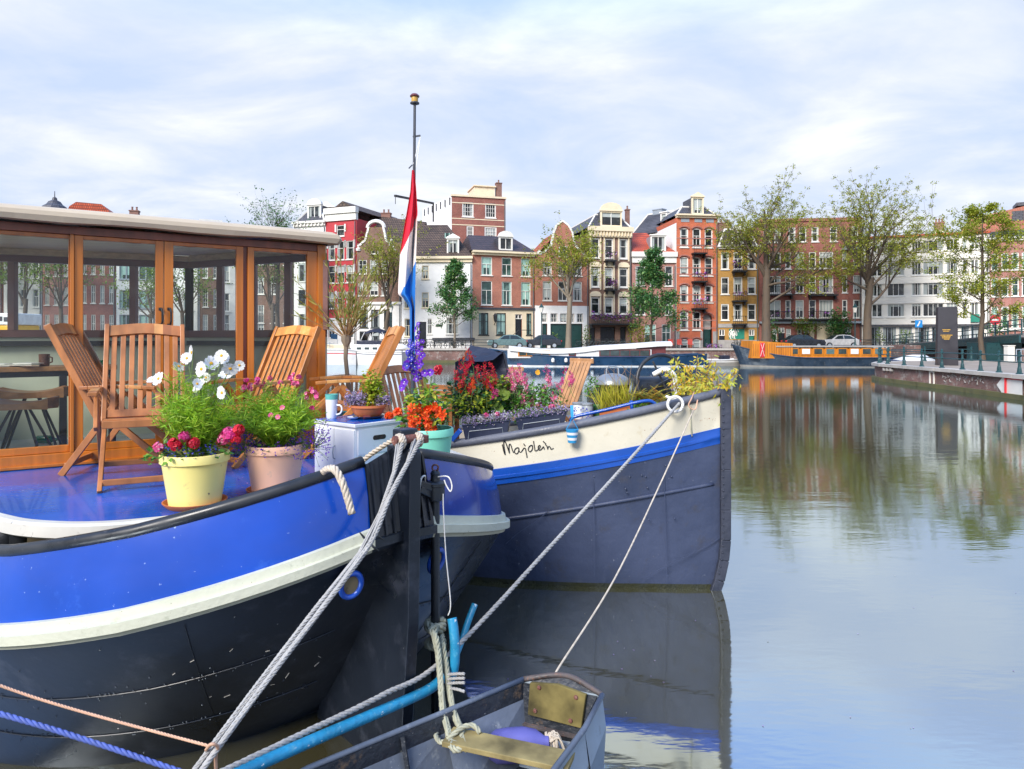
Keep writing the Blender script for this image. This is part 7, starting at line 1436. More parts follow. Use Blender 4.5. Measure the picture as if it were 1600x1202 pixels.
def haze(q, c, rad, n, r, size=.009, stems=None):
    """Loose cloud of tiny florets such as lobelia."""
    for k in range(n):
        a = r.uniform(0, 6.283); s = r.random()**.5; p = c+V((math.cos(a)*rad[0]*s, math.sin(a)*rad[1]*s, rad[2]*r.gauss(.2, .5)))
        for j in range(3): q.leaf(p, V((r.gauss(0, 1), r.gauss(0, 1), r.gauss(.2, .7))), V((r.gauss(0, 1), r.gauss(0, 1), 1)), size*r.uniform(.8, 1.5), size*.9)
        if stems is not None and k % 3 == 0: stems.tube([c+V((math.cos(a)*rad[0]*s*.3, math.sin(a)*rad[1]*s*.3, -.02)), p], .0012, 3, cap=False)
def potted(name, label, p): return thing(name, label, 'potted plant', p, 0)
EYE = [M['petal_white'], M['yellow_eye']]
# yellow pot with white cosmos
r = random.Random(101); p = G(305, 790, DK); t = potted('flower_pot', 'pale yellow pot of white cosmos and red verbena on a terracotta saucer', p); pot(t, p, .203, .152, .335, 'pot_yellow', 'terracotta')
rim = p+V((0, 0, .33)); q = MB(); feathery(q, rim+V((.02, 0, 0)), (.30, .24, .60), 110, r, fil=34, blade=.055); feathery(q, rim+V((0, 0, 0)), (.24, .2, .42), 70, r, fil=30); q.build('foliage', M['feather'], t)
q = MB(); leafy(q, rim+V((0, 0, .01)), (.23, .22, .075), 240, r, .04); leafy(q, rim+V((-.2, -.05, .0)), (.09, .08, .08), 90, r, .035); q.build('trailing_leaves', M['leaf_mid'], t)
fl = [(248, 592, -.1), (280, 572, -.05), (300, 551, .0), (292, 560, .1), (315, 577, -.1), (308, 600, -.15), (322, 590, .0), (346, 556, .05), (360, 576, -.1), (355, 585, .05), (374, 571, .08), (347, 614, -.2), (312, 603, -.1), (240, 594, .05), (330, 568, .12), (352, 562, .1)]
sm = MB()
for x, y, dz in fl:
    a_ = P(x, y, p.y+dz); d = V((r.gauss(0, .5), -.75+r.gauss(0, .3), .45+r.gauss(0, .35))); q = MB(); bloom(q, a_, d, .044*r.uniform(.8, 1.2), 8, r, .8, .22); q.build('cosmos_flower', EYE, t)
    sm.tube([rim+V((r.uniform(-.08, .08), r.uniform(-.08, .08), .1)), (rim+a_)/2+V((r.gauss(0, .02), 0, .05)), a_-d.normalized()*.01], .0022, 4)
sm.build('flower_stems', M['stem_green'], t)
for x, y, m in ((275, 697, 'petal_red'), (272, 692, 'petal_red'), (288, 682, 'petal_magenta'), (302, 693, 'petal_red'), (361, 680, 'petal_magenta'), (355, 676, 'petal_magenta'), (368, 686, 'petal_red'), (350, 686, 'petal_pink'), (373, 672, 'petal_red'), (248, 700, 'petal_pink')):
    q = MB(); cluster(q, P(x, y, p.y-.17), .034, 34, r, .016); q.build('verbena_cluster', M[m], t)
q = MB(); s2 = MB(); haze(q, rim+V((0, -.12, .03)), (.2, .1, .05), 150, r, .009, s2); o = q.build('lobelia_blossoms', M['petal_blue'], t); tag(o, kind='stuff'); s2.build('lobelia_stems', M['stem_green'], t)
# peach pot
r = random.Random(102); p = G(430, 770, DK); t = potted('flower_pot', 'peach pot of feathery green foliage, pink flowers and lobelia', p); pot(t, p, .198, .15, .335, 'pot_peach', 'terracotta')
rim = p+V((0, 0, .33)); q = MB(); feathery(q, rim, (.36, .28, .44), 150, r, fil=36, blade=.055); feathery(q, rim+V((.02, -.05, 0)), (.28, .24, .33), 90, r, fil=30); q.build('foliage', M['feather'], t)
for k in range(34):
    x, y = r.choice([(r.uniform(375, 440), r.uniform(588, 606)), (r.uniform(440, 480), r.uniform(586, 600)), (r.uniform(478, 496), r.uniform(605, 640)), (r.uniform(375, 400), r.uniform(600, 612))]); a_ = P(x, y, p.y+r.uniform(-.12, .15))
    q = MB(); cluster(q, a_, .012, 6, r, .014); q.build('pink_flower', M[('petal_pink', 'petal_magenta', 'petal_pink')[k % 3]], t)
for x, y, m in ((441, 637, 'petal_pink'), (423, 649, 'petal_magenta'), (434, 652, 'petal_pink')): q = MB(); bloom(q, P(x, y, p.y-.24), V((0, -1, .3)), .018, 7, r, .8, .2); q.build('pink_flower', [M[m], M['yellow_eye']], t)
q = MB(); s2 = MB(); haze(q, rim+V((-.18, -.1, .0)), (.12, .1, .13), 260, r, .01, s2); haze(q, rim+V((.25, -.03, .0)), (.14, .1, .12), 300, r, .01, s2); haze(q, rim+V((0, -.14, -.02)), (.2, .08, .05), 120, r, .01, s2); tag(q.build('lobelia_blossoms', M['petal_purple'], t), kind='stuff'); s2.build('lobelia_stems', M['stem_green'], t)
q = MB(); leafy(q, rim, (.24, .2, .06), 220, r, .035); q.build('trailing_leaves', M['leaf_mid'], t)
# white cabinet with the things on it
cb0 = V((-1.153, 5.02, 0)); e1, e2 = V((-.78, .626, 0)), V((.626, .78, 0)); H_ = .42; t = thing('deck_cabinet', 'white painted bedside cabinet with oval hand hole on the blue deck', 'cabinet', cb0+e1*.25+e2*.225+V((0, 0, DK)))
M['cab_white'] = mat('white_cabinet_paint', (.80, .80, .80), .45, .06, 3, dirt=(.5, .48, .44), dirt_amt=.4)
R_ = Matrix((e2, e1, V((0, 0, 1)))).transposed(); cc = cb0+e1*.25+e2*.225
q = MB(); q.box(cc+V((0, 0, DK+.195)), (.44, .49, .39), R_); q.build('body', M['cab_white'], t, bevel=.004)
q = MB(); q.box(cc+V((0, 0, DK+.405)), (.47, .52, .026), R_); q.build('top', M['cab_white'], t, bevel=.004)
q = MB(); q.box(cc+V((0, 0, DK+.4205)), (.44, .49, .005), R_); q.build('top_cloth', M['blue_deck'], t)
q = MB(); q.box(cc-e1*.249+V((0, 0, DK+.28)), (.40, .012, .19), R_); o = q.build('drawer_front', M['cab_white'], t, bevel=.003)
q = MB(); hc = cc-e1*.2565+V((0, 0, DK+.30)); ring_ = [hc+e2*(math.copysign(.045, math.cos(a_*.3142+.01))+math.cos(a_*.3142)*.018)+V((0, 0, math.sin(a_*.3142)*.018)) for a_ in range(20)]; q.face(ring_); q.build('hand_hole', M['soil'], o)
q = MB(); q.box(cc-e1*.249+V((0, 0, DK+.09)), (.40, .012, .16), R_); q.build('drawer_front', M['cab_white'], t, bevel=.003)
q = MB(); q.box(cc-e2*.2245+e1*.12+V((0, 0, DK+.19)), (.012, .24, .36), R_); d1 = q.build('door', M['cab_white'], t, bevel=.003); q = MB(); q.box(cc-e2*.2245-e1*.125+V((0, 0, DK+.19)), (.012, .235, .36), R_); q.build('door', M['cab_white'], t, bevel=.003)
q = MB(); h0 = cc-e2*.232-e1*.02+V((0, 0, DK+.24)); q.tube([h0, h0-e2*.018-V((0, 0, .01)), h0-e2*.022-V((0, 0, .05)), h0-e2*.018-V((0, 0, .09)), h0-V((0, 0, .1))], .004, 6); q.build('handle', M['zinc'], d1)
TOP = DK+.4235
mg = cc+e1*.16-e2*.13+V((0, 0, TOP)); M['mug_white'] = mat('white_enamel', (.78, .80, .84), .2, .04, 3); M['turq'] = mat('turquoise_glaze', (.12, .45, .40), .3, .1, 4)
t = thing('enamel_mug', 'tall white mug with turquoise band on the white cabinet', 'mug', mg); q = MB(); q.lathe([(0, 0), (.036, 0), (.040, .01), (.047, .15), (.0475, .15)], mg, 24); q.mi = 1; q.lathe([(.0476, .1502), (.050, .19), (.045, .19), (.038, .02), (0, .018)], mg, 24); q.build('cup', [M['mug_white'], M['turq']], t, smooth='auto')
q = MB(); q.tube(catmull([mg+V((.042, -.01, .105)), mg+V((.075, -.015, .10)), mg+V((.085, -.017, .07)), mg+V((.07, -.015, .04)), mg+V((.04, -.01, .03))], 4, False), .007, 8); q.build('handle', M['mug_white'], t)
sh = cc-e1*.02-e2*.06+V((0, 0, TOP)); q = MB(); q.lathe([(0, 0), (.02, 0), (.045, .012), (.05, .02), (.042, .018), (0, .008)], sh, 18); tag(q.build('small_dish', M['mug_white'], smooth='auto'), 'small pale dish beside the white mug', 'dish')
q = MB(); q.tube([sh+V((.08, -.02, .018)), sh+V((.13, .0, .02))], .018, 10); tag(q.build('lighter', M['maroon'], smooth='auto'), 'small dark red tube lying between mug and clay bowl', 'tube')
r = random.Random(103); bw = cc-e1*.04+e2*.07+V((0, 0, TOP)); t = potted('flower_bowl', 'terracotta bowl of purple lobelia and lime green leaves on the white cabinet', bw)
q = MB(); q.lathe([(0, 0), (.10, 0), (.12, .012), (.125, .02), (.115, .02), (0, .01)], bw, 28); q.build('saucer', M['plastic_navy'], t, smooth='auto')
q = MB(); q.lathe([(0, .012), (.085, .012), (.115, .04), (.135, .085), (.143, .087), (.143, .105), (.133, .105), (.12, .07), (0, .065)], bw, 32); q.build('pot', M['terracotta'], t, smooth='auto')
q = MB(); leafy(q, bw+V((.03, .02, .22)), (.095, .085, .17), 700, r, .036, shell=.1); q.build('foliage', M['leaf_lime'], t)
q = MB(); s2 = MB(); haze(q, bw+V((-.09, -.03, .14)), (.09, .08, .055), 420, r, .012, s2); haze(q, bw+V((.11, -.0, .13)), (.06, .06, .05), 200, r, .012, s2); tag(q.build('lobelia_blossoms', M['petal_lilac'], t), kind='stuff'); s2.build('lobelia_stems', M['stem_green'], t)
q = MB()
for k in range(4): cluster(q, bw+V((.2+r.uniform(-.03, .06), -.06, .02+r.uniform(0, .05))), .02, 9, r, .028)
tag(q.build('fallen_begonia', M['petal_orange']), 'orange red begonia heads lying beside the clay bowl', 'flower')
# mint pot with delphinium and begonia
r = random.Random(104); p = V((-.635, 5.16, DK)); t = potted('flower_pot', 'mint green pot with delphinium spikes and orange begonia', p); pot(t, p, .193, .145, .375, 'pot_mint')
rim = p+V((0, 0, .37)); q = MB(); leafy(q, rim+V((-.01, .02, .15)), (.17, .15, .19), 240, r, .062); leafy(q, rim+V((-.15, -.03, .04)), (.08, .08, .1), 60, r, .055); q.build('foliage', M['leaf_mid'], t); q = MB(); leafy(q, rim+V((0, -.02, .17)), (.17, .15, .17), 130, r, .055, shell=.7); q.build('young_leaves', M['leaf_lime'], t)
for k in range(30):
    a_ = P(r.uniform(640, 694), r.uniform(634, 672), p.y-.14+r.uniform(-.05, .05)); q = MB(); bloom(q, a_, V((r.gauss(0, .6), -1, r.gauss(0, .5))), .038, 6, r, .6, .45, 0, None); bloom(q, a_, V((r.gauss(0, .5), -1, r.gauss(0, .4))), .024, 5, r, .6, .6, 0, None); q.build('begonia_flower', M['petal_orange'], t)
for (x0, y0, x1, y1, m, w_) in ((651, 506, 655, 596, 'petal_purple', .045), (642, 532, 645, 575, 'petal_blue', .026)):
    n_ = 26; 
    for k in range(n_):
        tt = k/n_; a_ = P(lerp(x0, x1, tt)+r.gauss(0, 2.2), lerp(y0, y1, tt), p.y+r.uniform(-.03, .03)); ww = w_*(.45+.7*tt)
        a_ += V((r.uniform(-1, 1)*ww, -abs(r.gauss(0, .5))*ww, 0)); q = MB(); bloom(q, a_, V((r.gauss(0, .8), -1, r.gauss(.1, .3))), .026*(.6+.5*tt), 6, r, .8, .25, 0, 1, .18); q.build('delphinium_flower', [M[m], M['petal_white']], t)
for x, y in ((636, 568), (634, 574), (641, 571), (631, 600), (628, 606), (664, 583), (632, 597), (672, 582)): q = MB(); bloom(q, P(x, y, p.y-.02), V((r.gauss(0, .5), -1, .1)), .03, 7, r, .85, .25, 0, 1, .18); q.build('delphinium_flower', [M['petal_purple'], M['petal_white']], t)
q = MB()
for x, y in ((652, 510), (643, 536), (632, 600), (664, 583), (675, 588)): a_ = P(x, y, p.y); q.tube([rim+V((0, 0, .02)), (rim+a_)/2+V((r.gauss(0, .01), 0, .02)), a_], .004, 5)
q.build('flower_stems', M['stem_green'], t)
q = MB(); cluster(q, P(684, 578, 5.5), .03, 9, r, .03); q.build('red_flower', M['petal_red'], t)
# willow standard in a pot behind the cabinet
r = random.Random(105); p = V((-1.54, 6.75, DK)); t = thing('willow_tree', 'pollard willow standard with long upright twigs on the blue deck', 'potted tree', p); pot(t, p, .2, .15, .34, 'pot_mint')
hd = P(541, 530, 6.75); q = MB(); q.tube([p+V((0, 0, .3)), P(544, 600, 6.75), P(540, 560, 6.75), hd], [.024, .022, .021, .024], 8); q.lathe([(.02, -.08), (.05, -.02), (.05, .03), (0, .06)], hd, 8); q.build('trunk', M['bark_pale'], t, smooth='auto')
q = MB(); lf = MB(); M['willow_leaf'] = island('willow_leaf', [(.28, .32, .06), (.40, .40, .09), (.2, .24, .05), (.5, .46, .14)], .5, transl=.3)
for k in range(46):
    a = r.uniform(0, 6.283); sp_ = r.random()**.6*.62; tip = hd+V((math.cos(a)*sp_*.85, math.sin(a)*sp_*.7, r.uniform(.35, .95)-.45*sp_)); mid = hd.lerp(tip, .5)+V((math.cos(a)*.03, math.sin(a)*.03, .05)); pts = [hd.lerp(mid, s_).lerp(mid.lerp(tip, s_), s_) for s_ in (0, .25, .5, .75, 1)]
    q.tube(pts, [.007, .005, .004, .003, .002], 4, cap=False)
    for j in range(18): s_ = r.uniform(.25, 1); b = hd.lerp(mid, s_).lerp(mid.lerp(tip, s_), s_); lf.leaf(b, (tip-hd).normalized()+V((r.gauss(0, .4), r.gauss(0, .4), r.gauss(0, .3))), V((r.gauss(0, 1), r.gauss(0, 1), 1)), r.uniform(.06, .12), .014)
q.build('twigs', M['dry_stem'], t); lf.build('crown', M['willow_leaf'], t)
# flag pole with the hanging tricolour
p = P(644, 700, 6.2); p.z = DK; top = P(648, 163, 6.2); t = thing('flagpole', 'dark flag pole with round lantern top on the blue deck', 'flag pole', p); M['pole_grey'] = mat('pole_grey', (.045, .05, .065), .4, .2, 6)
q = MB(); q.tube([p, p.lerp(top, .5), top], [.020, .016, .012], 10); q.build('pole', M['pole_grey'], t, smooth='auto')
q = MB(); q.lathe([(.02, 0), (.042, .004), (.042, .014), (.03, .018), (.03, .02)], top, 16); q.build('lantern_base', M['pole_grey'], t, smooth='auto'); q = MB(); q.lathe([(.03, .02), (.032, .05), (.030, .066)], top, 16); M['amber_glass'] = mat('amber_glass', (.55, .33, .06), .2, .1, 5); q.build('lantern_glass', M['amber_glass'], t, smooth='auto'); q = MB(); q.lathe([(.042, .066), (.044, .074), (.03, .09), (.008, .096), (0, .10)], top, 16); q.build('lantern_cap', M['maroon'], t, smooth='auto')
a_, b_ = P(645, 214, 6.2), P(657, 212, 6.2); q = MB(); q.bar(a_, b_, .012, .014); q.build('halyard_arm', M['pole_grey'], t)
q = MB(); q.tube([b_, P(650, 262, 6.19)], .0035, 4); q.tube([P(655, 220, 6.2), P(646, 256, 6.19)], .0035, 4); q.build('halyard', M['rope_white'], t)
q = MB(); q.tube([P(644, 258, 6.19), P(639, 263, 6.15)], .006, 5); q.build('cleat', M['pole_grey'], t)
M['flag_red'] = mat('flag_red', (.60, .012, .035), .8, .1, 3); M['flag_white'] = mat('flag_white', (.78, .70, .66), .8, .06, 3); M['flag_blue'] = mat('flag_blue', (.012, .17, .55), .8, .12, 3)
LX = [(266, 643.5), (300, 641), (340, 634), (396, 625), (440, 622.5), (460, 622), (466, 629), (474, 636), (482, 640), (565, 641)]; RX = [(266, 647), (290, 650), (330, 652.5), (420, 649.5), (470, 648.5), (565, 648)]
def fpt(u, v): y = lerp(266, 562, v); x = lerp(interp(LX, y), interp(RX, y), u); return P(x, y, 6.17+.035*math.sin(u*9+v*2.2)*(.3+min(1, v*3))-.02*u)
def fmat(u, v): c_ = lerp(266, 562, v)+62*u-(0 if v < .3 else 0); return 0 if c_ < 398 else (1 if c_ < 470 else 2)
q = MB(); q.grid(fpt, 26, 120, fmat); fl_ = q.build('flag', [M['flag_red'], M['flag_white'], M['flag_blue']], None, smooth=True); tag(fl_, 'red white and blue flag hanging limp on the pole', 'flag')
# ------------------------------------------------------------------ things aboard the cream barge
MD = 1.045
def trough(label, pxa, pya, pxb, pyb, z, wl=.17, h=.16, m='plastic_navy'):
    a_, b_ = P(pxa, pya, z), P(pxb, pyb, z-.05); d = (b_-a_); L_ = d.length; d /= L_; nn = V((-d.y, d.x, 0)).normalized(); upv = V((0, 0, 1)); c_ = (a_+b_)/2+nn*wl/2; t = potted('planter_box', label, V((c_.x, c_.y, c_.z)))
    def qd(s, hh): return [c_-d*L_/2*s-nn*wl/2*s+upv*hh, c_+d*L_/2*s-nn*wl/2*s+upv*hh, c_+d*L_/2*s+nn*wl/2*s+upv*hh, c_-d*L_/2*s+nn*wl/2*s+upv*hh]
    lo, hi = qd(.86, 0), qd(1, h); li = qd(.95, h-.001); q = MB(); q.add(lo+hi, [(3, 2, 1, 0), (0, 1, 5, 4), (1, 2, 6, 5), (2, 3, 7, 6), (3, 0, 4, 7)]); q.add(hi+li, [(0, 1, 5, 4), (1, 2, 6, 5), (2, 3, 7, 6), (3, 0, 4, 7)]); q.build('trough', M[m], t); q = MB(); q.face(qd(.95, h-.02)); q.build('soil', M['soil'], t)
    q = MB(); q.tube(qd(1, h), .009, 6, closed=True); q.build('trough_rim', M[m], t)
    return t, c_+upv*h, d, L_, lo, nn
r = random.Random(106)
for lab, args, sd in (('navy planter box of lavender and white alyssum with the pink begonia', (722, 690, 796, 682, 6.93), 1), ('navy planter box of lavender hanging left of the striped bucket', (806, 679, 886, 668, 6.93), 2)):
    t, c_, d, L_, lo, nn = trough(lab, *args)
    if m_ := True:
        f0 = lo[0]-nn*.012; q = MB(); q.tube([f0+d*L_*.06+V((0, 0, .02)), f0+d*L_*.08+V((0, 0, .095)), f0+d*L_*.78+V((0, 0, .095)), f0+d*L_*.80+V((0, 0, .02))], .0035, 5); q.build('trim_line', M['zinc'], t)
    q = MB(); s2 = MB()
    for k in range(7): haze(q, c_+d*lerp(-L_/2, L_/2, (k+.5)/7)+V((0, -.03, .02)), (.06, .09, .055), 100, r, .012, s2)
    tag(q.build('lavender_blossoms', M['petal_lilac'], t), kind='stuff'); s2.build('stems', M['stem_green'], t)
    q = MB()
    for k in range(3): haze(q, c_+d*lerp(-L_/4, L_/2, (k+.5)/3)+V((0, -.02, .04)), (.05, .07, .04), 60, r, .011)
    if sd == 1: tag(q.build('white_blossoms', M['petal_white'], t), kind='stuff')
    q = MB(); leafy(q, c_+V((0, 0, .0)), (L_*.46, .07, .06), 190, r, .03); q.build('foliage', M['leaf_mid'], t)
    for k in range(4 if sd == 1 else 2): q = MB(); cluster(q, c_+d*r.uniform(-.05, .12)+V((0, -.03, .07)), .025, 10, r, .016); q.build('pink_cluster', M['petal_pink'], t)
# deep red salvia and geranium behind the planters
def deckplant(name, label, x, y0, z, rt=.16, m='terracotta', floor=MD, h=.3):
    p = V(((x-HX)*z/F, z, floor)); t = potted(name, label, p); pot(t, p, rt, rt*.75, h, m); return t, p
t, p = deckplant('geranium_pot', 'pot of broad leaved geranium and red salvia spikes above the left planter', 752, 0, 7.35, .22, 'plastic_navy')
q = MB(); leafy(q, P(745, 622, 7.25), (.38, .22, .28), 900, r, .07); leafy(q, P(775, 615, 7.3), (.28, .18, .2), 300, r, .07); q.build('foliage', M['leaf_deep'], t)
q = MB()
for x, y in ((757, 643), (763, 630), (785, 612), (748, 625), (772, 630), (790, 618), (775, 600), (765, 652), (780, 640)):
    a_ = P(x, y, 7.08+r.uniform(-.05, .05)); nr = V((r.gauss(0, .3), -.8, .5)).normalized(); u = nr.orthogonal().normalized(); v = nr.cross(u); rr_ = .05*r.uniform(.8, 1.2); c_i = len(q.v)
    ring_ = [a_+(u*math.cos(k*.449)+v*math.sin(k*.449))*rr_*(1+.1*(k % 2))+nr*(.012*(k % 2)) for k in range(14)]; q.add(ring_+[a_-nr*.012], [(k, (k+1) % 14, 14) for k in range(14)])
q.build('round_leaves', M['leaf_fresh'], t)
q = MB(); leafy(q, P(777, 600, 7.2), (.16, .12, .1), 170, r, .05); leafy(q, P(740, 628, 7.02), (.3, .08, .15), 190, r, .05); q.build('young_leaves', M['leaf_lime'], t)
def spikes(t, spots, m, z, n=9, L_=.16, fl=.02):
    sm = MB()
    for x, y in spots:
        a_ = P(x, y, z+r.uniform(-.15, .15)); dr = V((r.gauss(0, .3), r.gauss(0, .2), 1)).normalized(); q = MB()
        for k in range(n):
            tt = k/n*.8-.15; b = a_-dr*L_*tt; bloom(q, b+V((r.gauss(0, .013), r.gauss(0, .013), 0)), V((r.gauss(0, 1), r.gauss(-.4, .8), r.gauss(-.2, .4))), fl*(.6+.5*tt), 4, r, .7, .5, 0, None)
        q.build('flower_spike', M[m], t); sm.tube([a_, a_-dr*L_, a_-V((r.gauss(0, .03), 0, L_*1.9))], .003, 4)
    tag(sm.build('flower_stems', M['stem_green'], t), kind='stuff')
spikes(t, [(714, 578), (720, 565), (728, 570), (733, 548), (738, 560), (726, 585), (745, 575), (756, 570), (768, 572), (764, 582), (752, 590), (740, 592), (722, 600), (716, 590), (774, 590), (735, 602)], 'petal_red', 7.1, 13, .19, .034)
spikes(t, [(739, 595), (718, 600), (728, 552), (762, 600)], 'petal_orange', 7.05, 10, .12, .032); spikes(t, [(768, 602), (776, 612)], 'petal_magenta', 7.02, 12, .14, .028)
t, p = deckplant('salvia_pot', 'pot of pink salvia with small green leaves above the right planter', 836, 0, 7.4, .22, 'plastic_navy')
q = MB(); leafy(q, P(832, 630, 7.2), (.36, .2, .22), 900, r, .05); q.build('foliage', M['leaf_mid'], t)
spikes(t, [(795, 580), (802, 575), (808, 585), (815, 590), (800, 595), (790, 590), (812, 572), (820, 600), (806, 605), (826, 612), (798, 610), (836, 618), (846, 610), (852, 605), (858, 590), (856, 583), (843, 622), (830, 628), (815, 620), (870, 600), (862, 615), (850, 628), (840, 634), (812, 580), (806, 592), (820, 586)], 'petal_pink', 7.2, 12, .16, .03)
spikes(t, [(855, 572), (882, 575), (890, 582), (895, 594), (878, 592), (892, 590)], 'petal_magenta', 7.3, 9, .1, .028); q = MB(); bloom(q, P(840, 582, 7.3), V((0, -1, 0)), .03, 9, r, .6, .2); q.build('yellow_flower', [M['yellow_eye'], M['yellow_eye']], t)
# tarpaulin covered seat, bench, crates
t = thing('covered_bench', 'object under a dark navy tarpaulin with raised corner behind the red flowers', 'covered bench', P(752, 660, 8.1)*1); q = MB(); z = 8.1
tp = [P(*a_) for a_ in ((735, 540, 8.5), (785, 551, 8.0), (794, 590, 7.95), (792, 650, 7.95), (708, 650, 8.05), (712, 566, 8.05), (730, 556, 8.2))]; bk_ = [v_+V((.03, .55, -.03)) for v_ in tp]
q.face(tp[::-1]); q.face(bk_)
for i in range(7): j = (i+1) % 7; q.face([tp[i], tp[j], bk_[j], bk_[i]])
q.face([P(735, 540, 8.5), P(785, 551, 7.96), P(770, 562, 7.85), P(745, 566, 7.85), P(722, 562, 7.95)])
o = q.build('tarpaulin', M['tarp'], t); md = o.modifiers.new('soft', 'SUBSURF'); md.subdivision_type = 'SIMPLE'; md.levels = md.render_levels = 3; tx = bpy.data.textures.new('folds', 'CLOUDS'); tx.noise_scale = .22; dm = o.modifiers.new('folds', 'DISPLACE'); dm.texture = tx; dm.strength = .07; dm.mid_level = .5
for x in (714, 790): q = MB(); q.bar(P(x, 645, 8.05), V((P(x, 645, 8.05).x, 8.1, MD)), .05, .05); q.build('leg', M['teak_red'], t)
bA, bB = P(672, 640, 7.6), P(704, 640, 7.5); t = thing('garden_bench', 'dark brown plank bench between the mint pot and red flowers', 'bench', V((bA.x, bA.y, MD)))
for k in range(3): q = MB(); q.bar(P(664, 604+9*k, 7.7), P(706, 606+9*k, 7.6), .028, .055); q.build('back_board', M['teak_red'], t, bevel=.004)
q = MB(); q.bar(P(660, 640, 7.5), P(706, 642, 7.4), .36, .035); q.build('seat', M['teak_red'], t, bevel=.004)
for x in (664, 704): q = MB(); a_ = P(x, 604, 7.68); q.bar(a_, V((a_.x, a_.y, MD)), .05, .05); q.build('leg', M['teak_red'], t)
q = MB(); a_ = P(704, 655, 7.1); q.bar(V((a_.x, a_.y, MD)), a_+V((0, 0, .16)), .035, .05); tag(q.build('timber_post', M['teak_gold'], bevel=.004), 'short upright golden timber beside the left planter box', 'post')
q = MB(); a_, b_ = P(706, 688, 6.95), P(720, 672, 6.9); q.bar(a_, b_, .02, .05); tag(q.build('oar_blade', M['strake_blue'], bevel=.005), 'short blue board leaning on the grey rail left of the planters', 'board')
# folding chairs on the cream barge
def slat_chair(label, p, rz, m, sc=1.0):
    t = thing('folding_chair', label, 'chair', (0, 0, 0), 0, 'slatted folding chairs on the cream barge')
    for k in range(6): q = MB(); x = -.16+.064*k; q.bar((x, .08, .44), (x, .34, .98), .05, .013, up=(0, -.9, .43)); q.build('back_slat', M[m], t, bevel=.002)
    q = MB(); q.bar((-.21, .345, .985), (.21, .345, .985), .024, .06); q.build('top_rail', M[m], t, bevel=.004)
    for k in range(6): q = MB(); q.box((0, -.24+.06*k, .45), (.42, .05, .014)); q.build('seat_slat', M[m], t, bevel=.002)
    q = MB(); q.box((0, .1, .43), (.44, .03, .03)); q.build('seat_rail', M[m], t)
    for s_ in (-1, 1):
        for a_, b_ in (((s_*.2, .12, .46), (s_*.2, -.28, 0)), ((s_*.17, -.22, .44), (s_*.17, .3, 0))): q = MB(); q.bar(a_, b_, .025, .045, up=(0, 1, 0)); q.build('leg', M[m], t)
    t.location = p; t.rotation_euler = (0, 0, rz); t.scale = (sc,)*3; return t
M['teak_pale'] = wood('pale_teak', [(.52, .28, .13), (.45, .23, .10), (.58, .34, .17)], (9, 9, 3), .55, .25, .1)
c1 = slat_chair('pale slatted folding chair standing open right of the pink flowers', P(885, 0, 7.9)*1*V((1, 1, 0)).length/1 if False else V(((885-HX)*7.75/F-.1, 7.75, 1.38)), face_rz(-.80, -.60), 'teak_pale', .95)
c1.location = V(((876-HX)*7.9/F, 7.9, 1.30)); dup(c1, V(((799-HX)*8.9/F, 8.9, 1.15)), face_rz(.1, -1), 'pale slatted folding chair seen from the front behind the pink flowers')
q = MB(); q.box(V(((880-HX)*7.9/F, 7.95, 1.17)), (.6, .7, .25)); tag(q.build('deck_hatch', M['cream_hull'], bevel=.02), 'cream hatch box under the pale folding chair', 'hatch'); q = MB(); q.box(V(((799-HX)*8.9/F, 8.95, 1.09)), (.7, .7, .11)); tag(q.build('deck_hatch', M['cream_hull'], bevel=.02), 'low cream hatch under the folding chair seen from the front', 'hatch')
# kettle barbecue
p = V(((957-HX)*7.75/F, 7.75, MD)); t = thing('kettle_barbecue', 'round black kettle barbecue with grey lid and wire handle', 'barbecue', p); cz = V((p.x, p.y, CH-(602-HY)*7.75/F))
q = MB(); q.lathe([(0, -.16), (.10, -.14), (.17, -.07), (.20, .0), (.205, .01)], cz, 24); q.build('bowl', M['black_steel'], t, smooth='auto'); M['lid_grey'] = mat('lid_grey', (.25, .27, .29), .3, .25, 4, metal=.4); q = MB(); q.lathe([(.207, .012), (.205, .03), (.17, .09), (.10, .125), (0, .135)], cz, 24); q.build('lid', M['lid_grey'], t, smooth='auto')
q = MB(); q.tube(catmull([cz+V((-.07, 0, .125)), cz+V((-.06, 0, .20)), cz+V((0, 0, .215)), cz+V((.06, 0, .20)), cz+V((.07, 0, .125))], 4, False), .008, 6); q.build('handle', M['zinc'], t)
for k in range(3): q = MB(); a_ = k*2.1+.4; q.tube([cz+V((math.cos(a_)*.12, math.sin(a_)*.12, -.12)), V((p.x+math.cos(a_)*.22, p.y+math.sin(a_)*.22, MD))], .012, 6); q.build('leg', M['black_steel'], t)
# big black flywheel winch
wc = P(1036, 598, 7.55); t = thing('deck_winch', 'black anchor winch with a large hand wheel on the bow of the cream barge', 'winch', V((wc.x, wc.y, MD))); q = MB(); Rw = V((.25, -1, .2)).normalized().to_track_quat('Z', 'Y').to_matrix()
q.tube([wc+Rw @ V((math.cos(a_*.2094)*.31, math.sin(a_*.2094)*.31, 0)) for a_ in range(30)], .022, 8, closed=True); q.build('wheel', M['black_rail'], t, smooth=True)
q = MB()
for a_ in range(4): q.bar(wc, wc+Rw @ V((math.cos(a_*1.57+.4)*.26, math.sin(a_*1.57+.4)*.26, 0)), .022, .022)
q.build('spokes', M['black_rail'], t)
q = MB(); ba = wc+V((-.28, .12, -.08)); q.tube([ba, ba+V((.36, .05, .0))], .14, 18); q.lathe([(.16, -.01), (.16, .02), (0, .021)], ba, 18, R=Matrix.Rotation(-math.pi/2, 3, 'Y')); q.build('drum', M['black_rail'], t, smooth='auto')
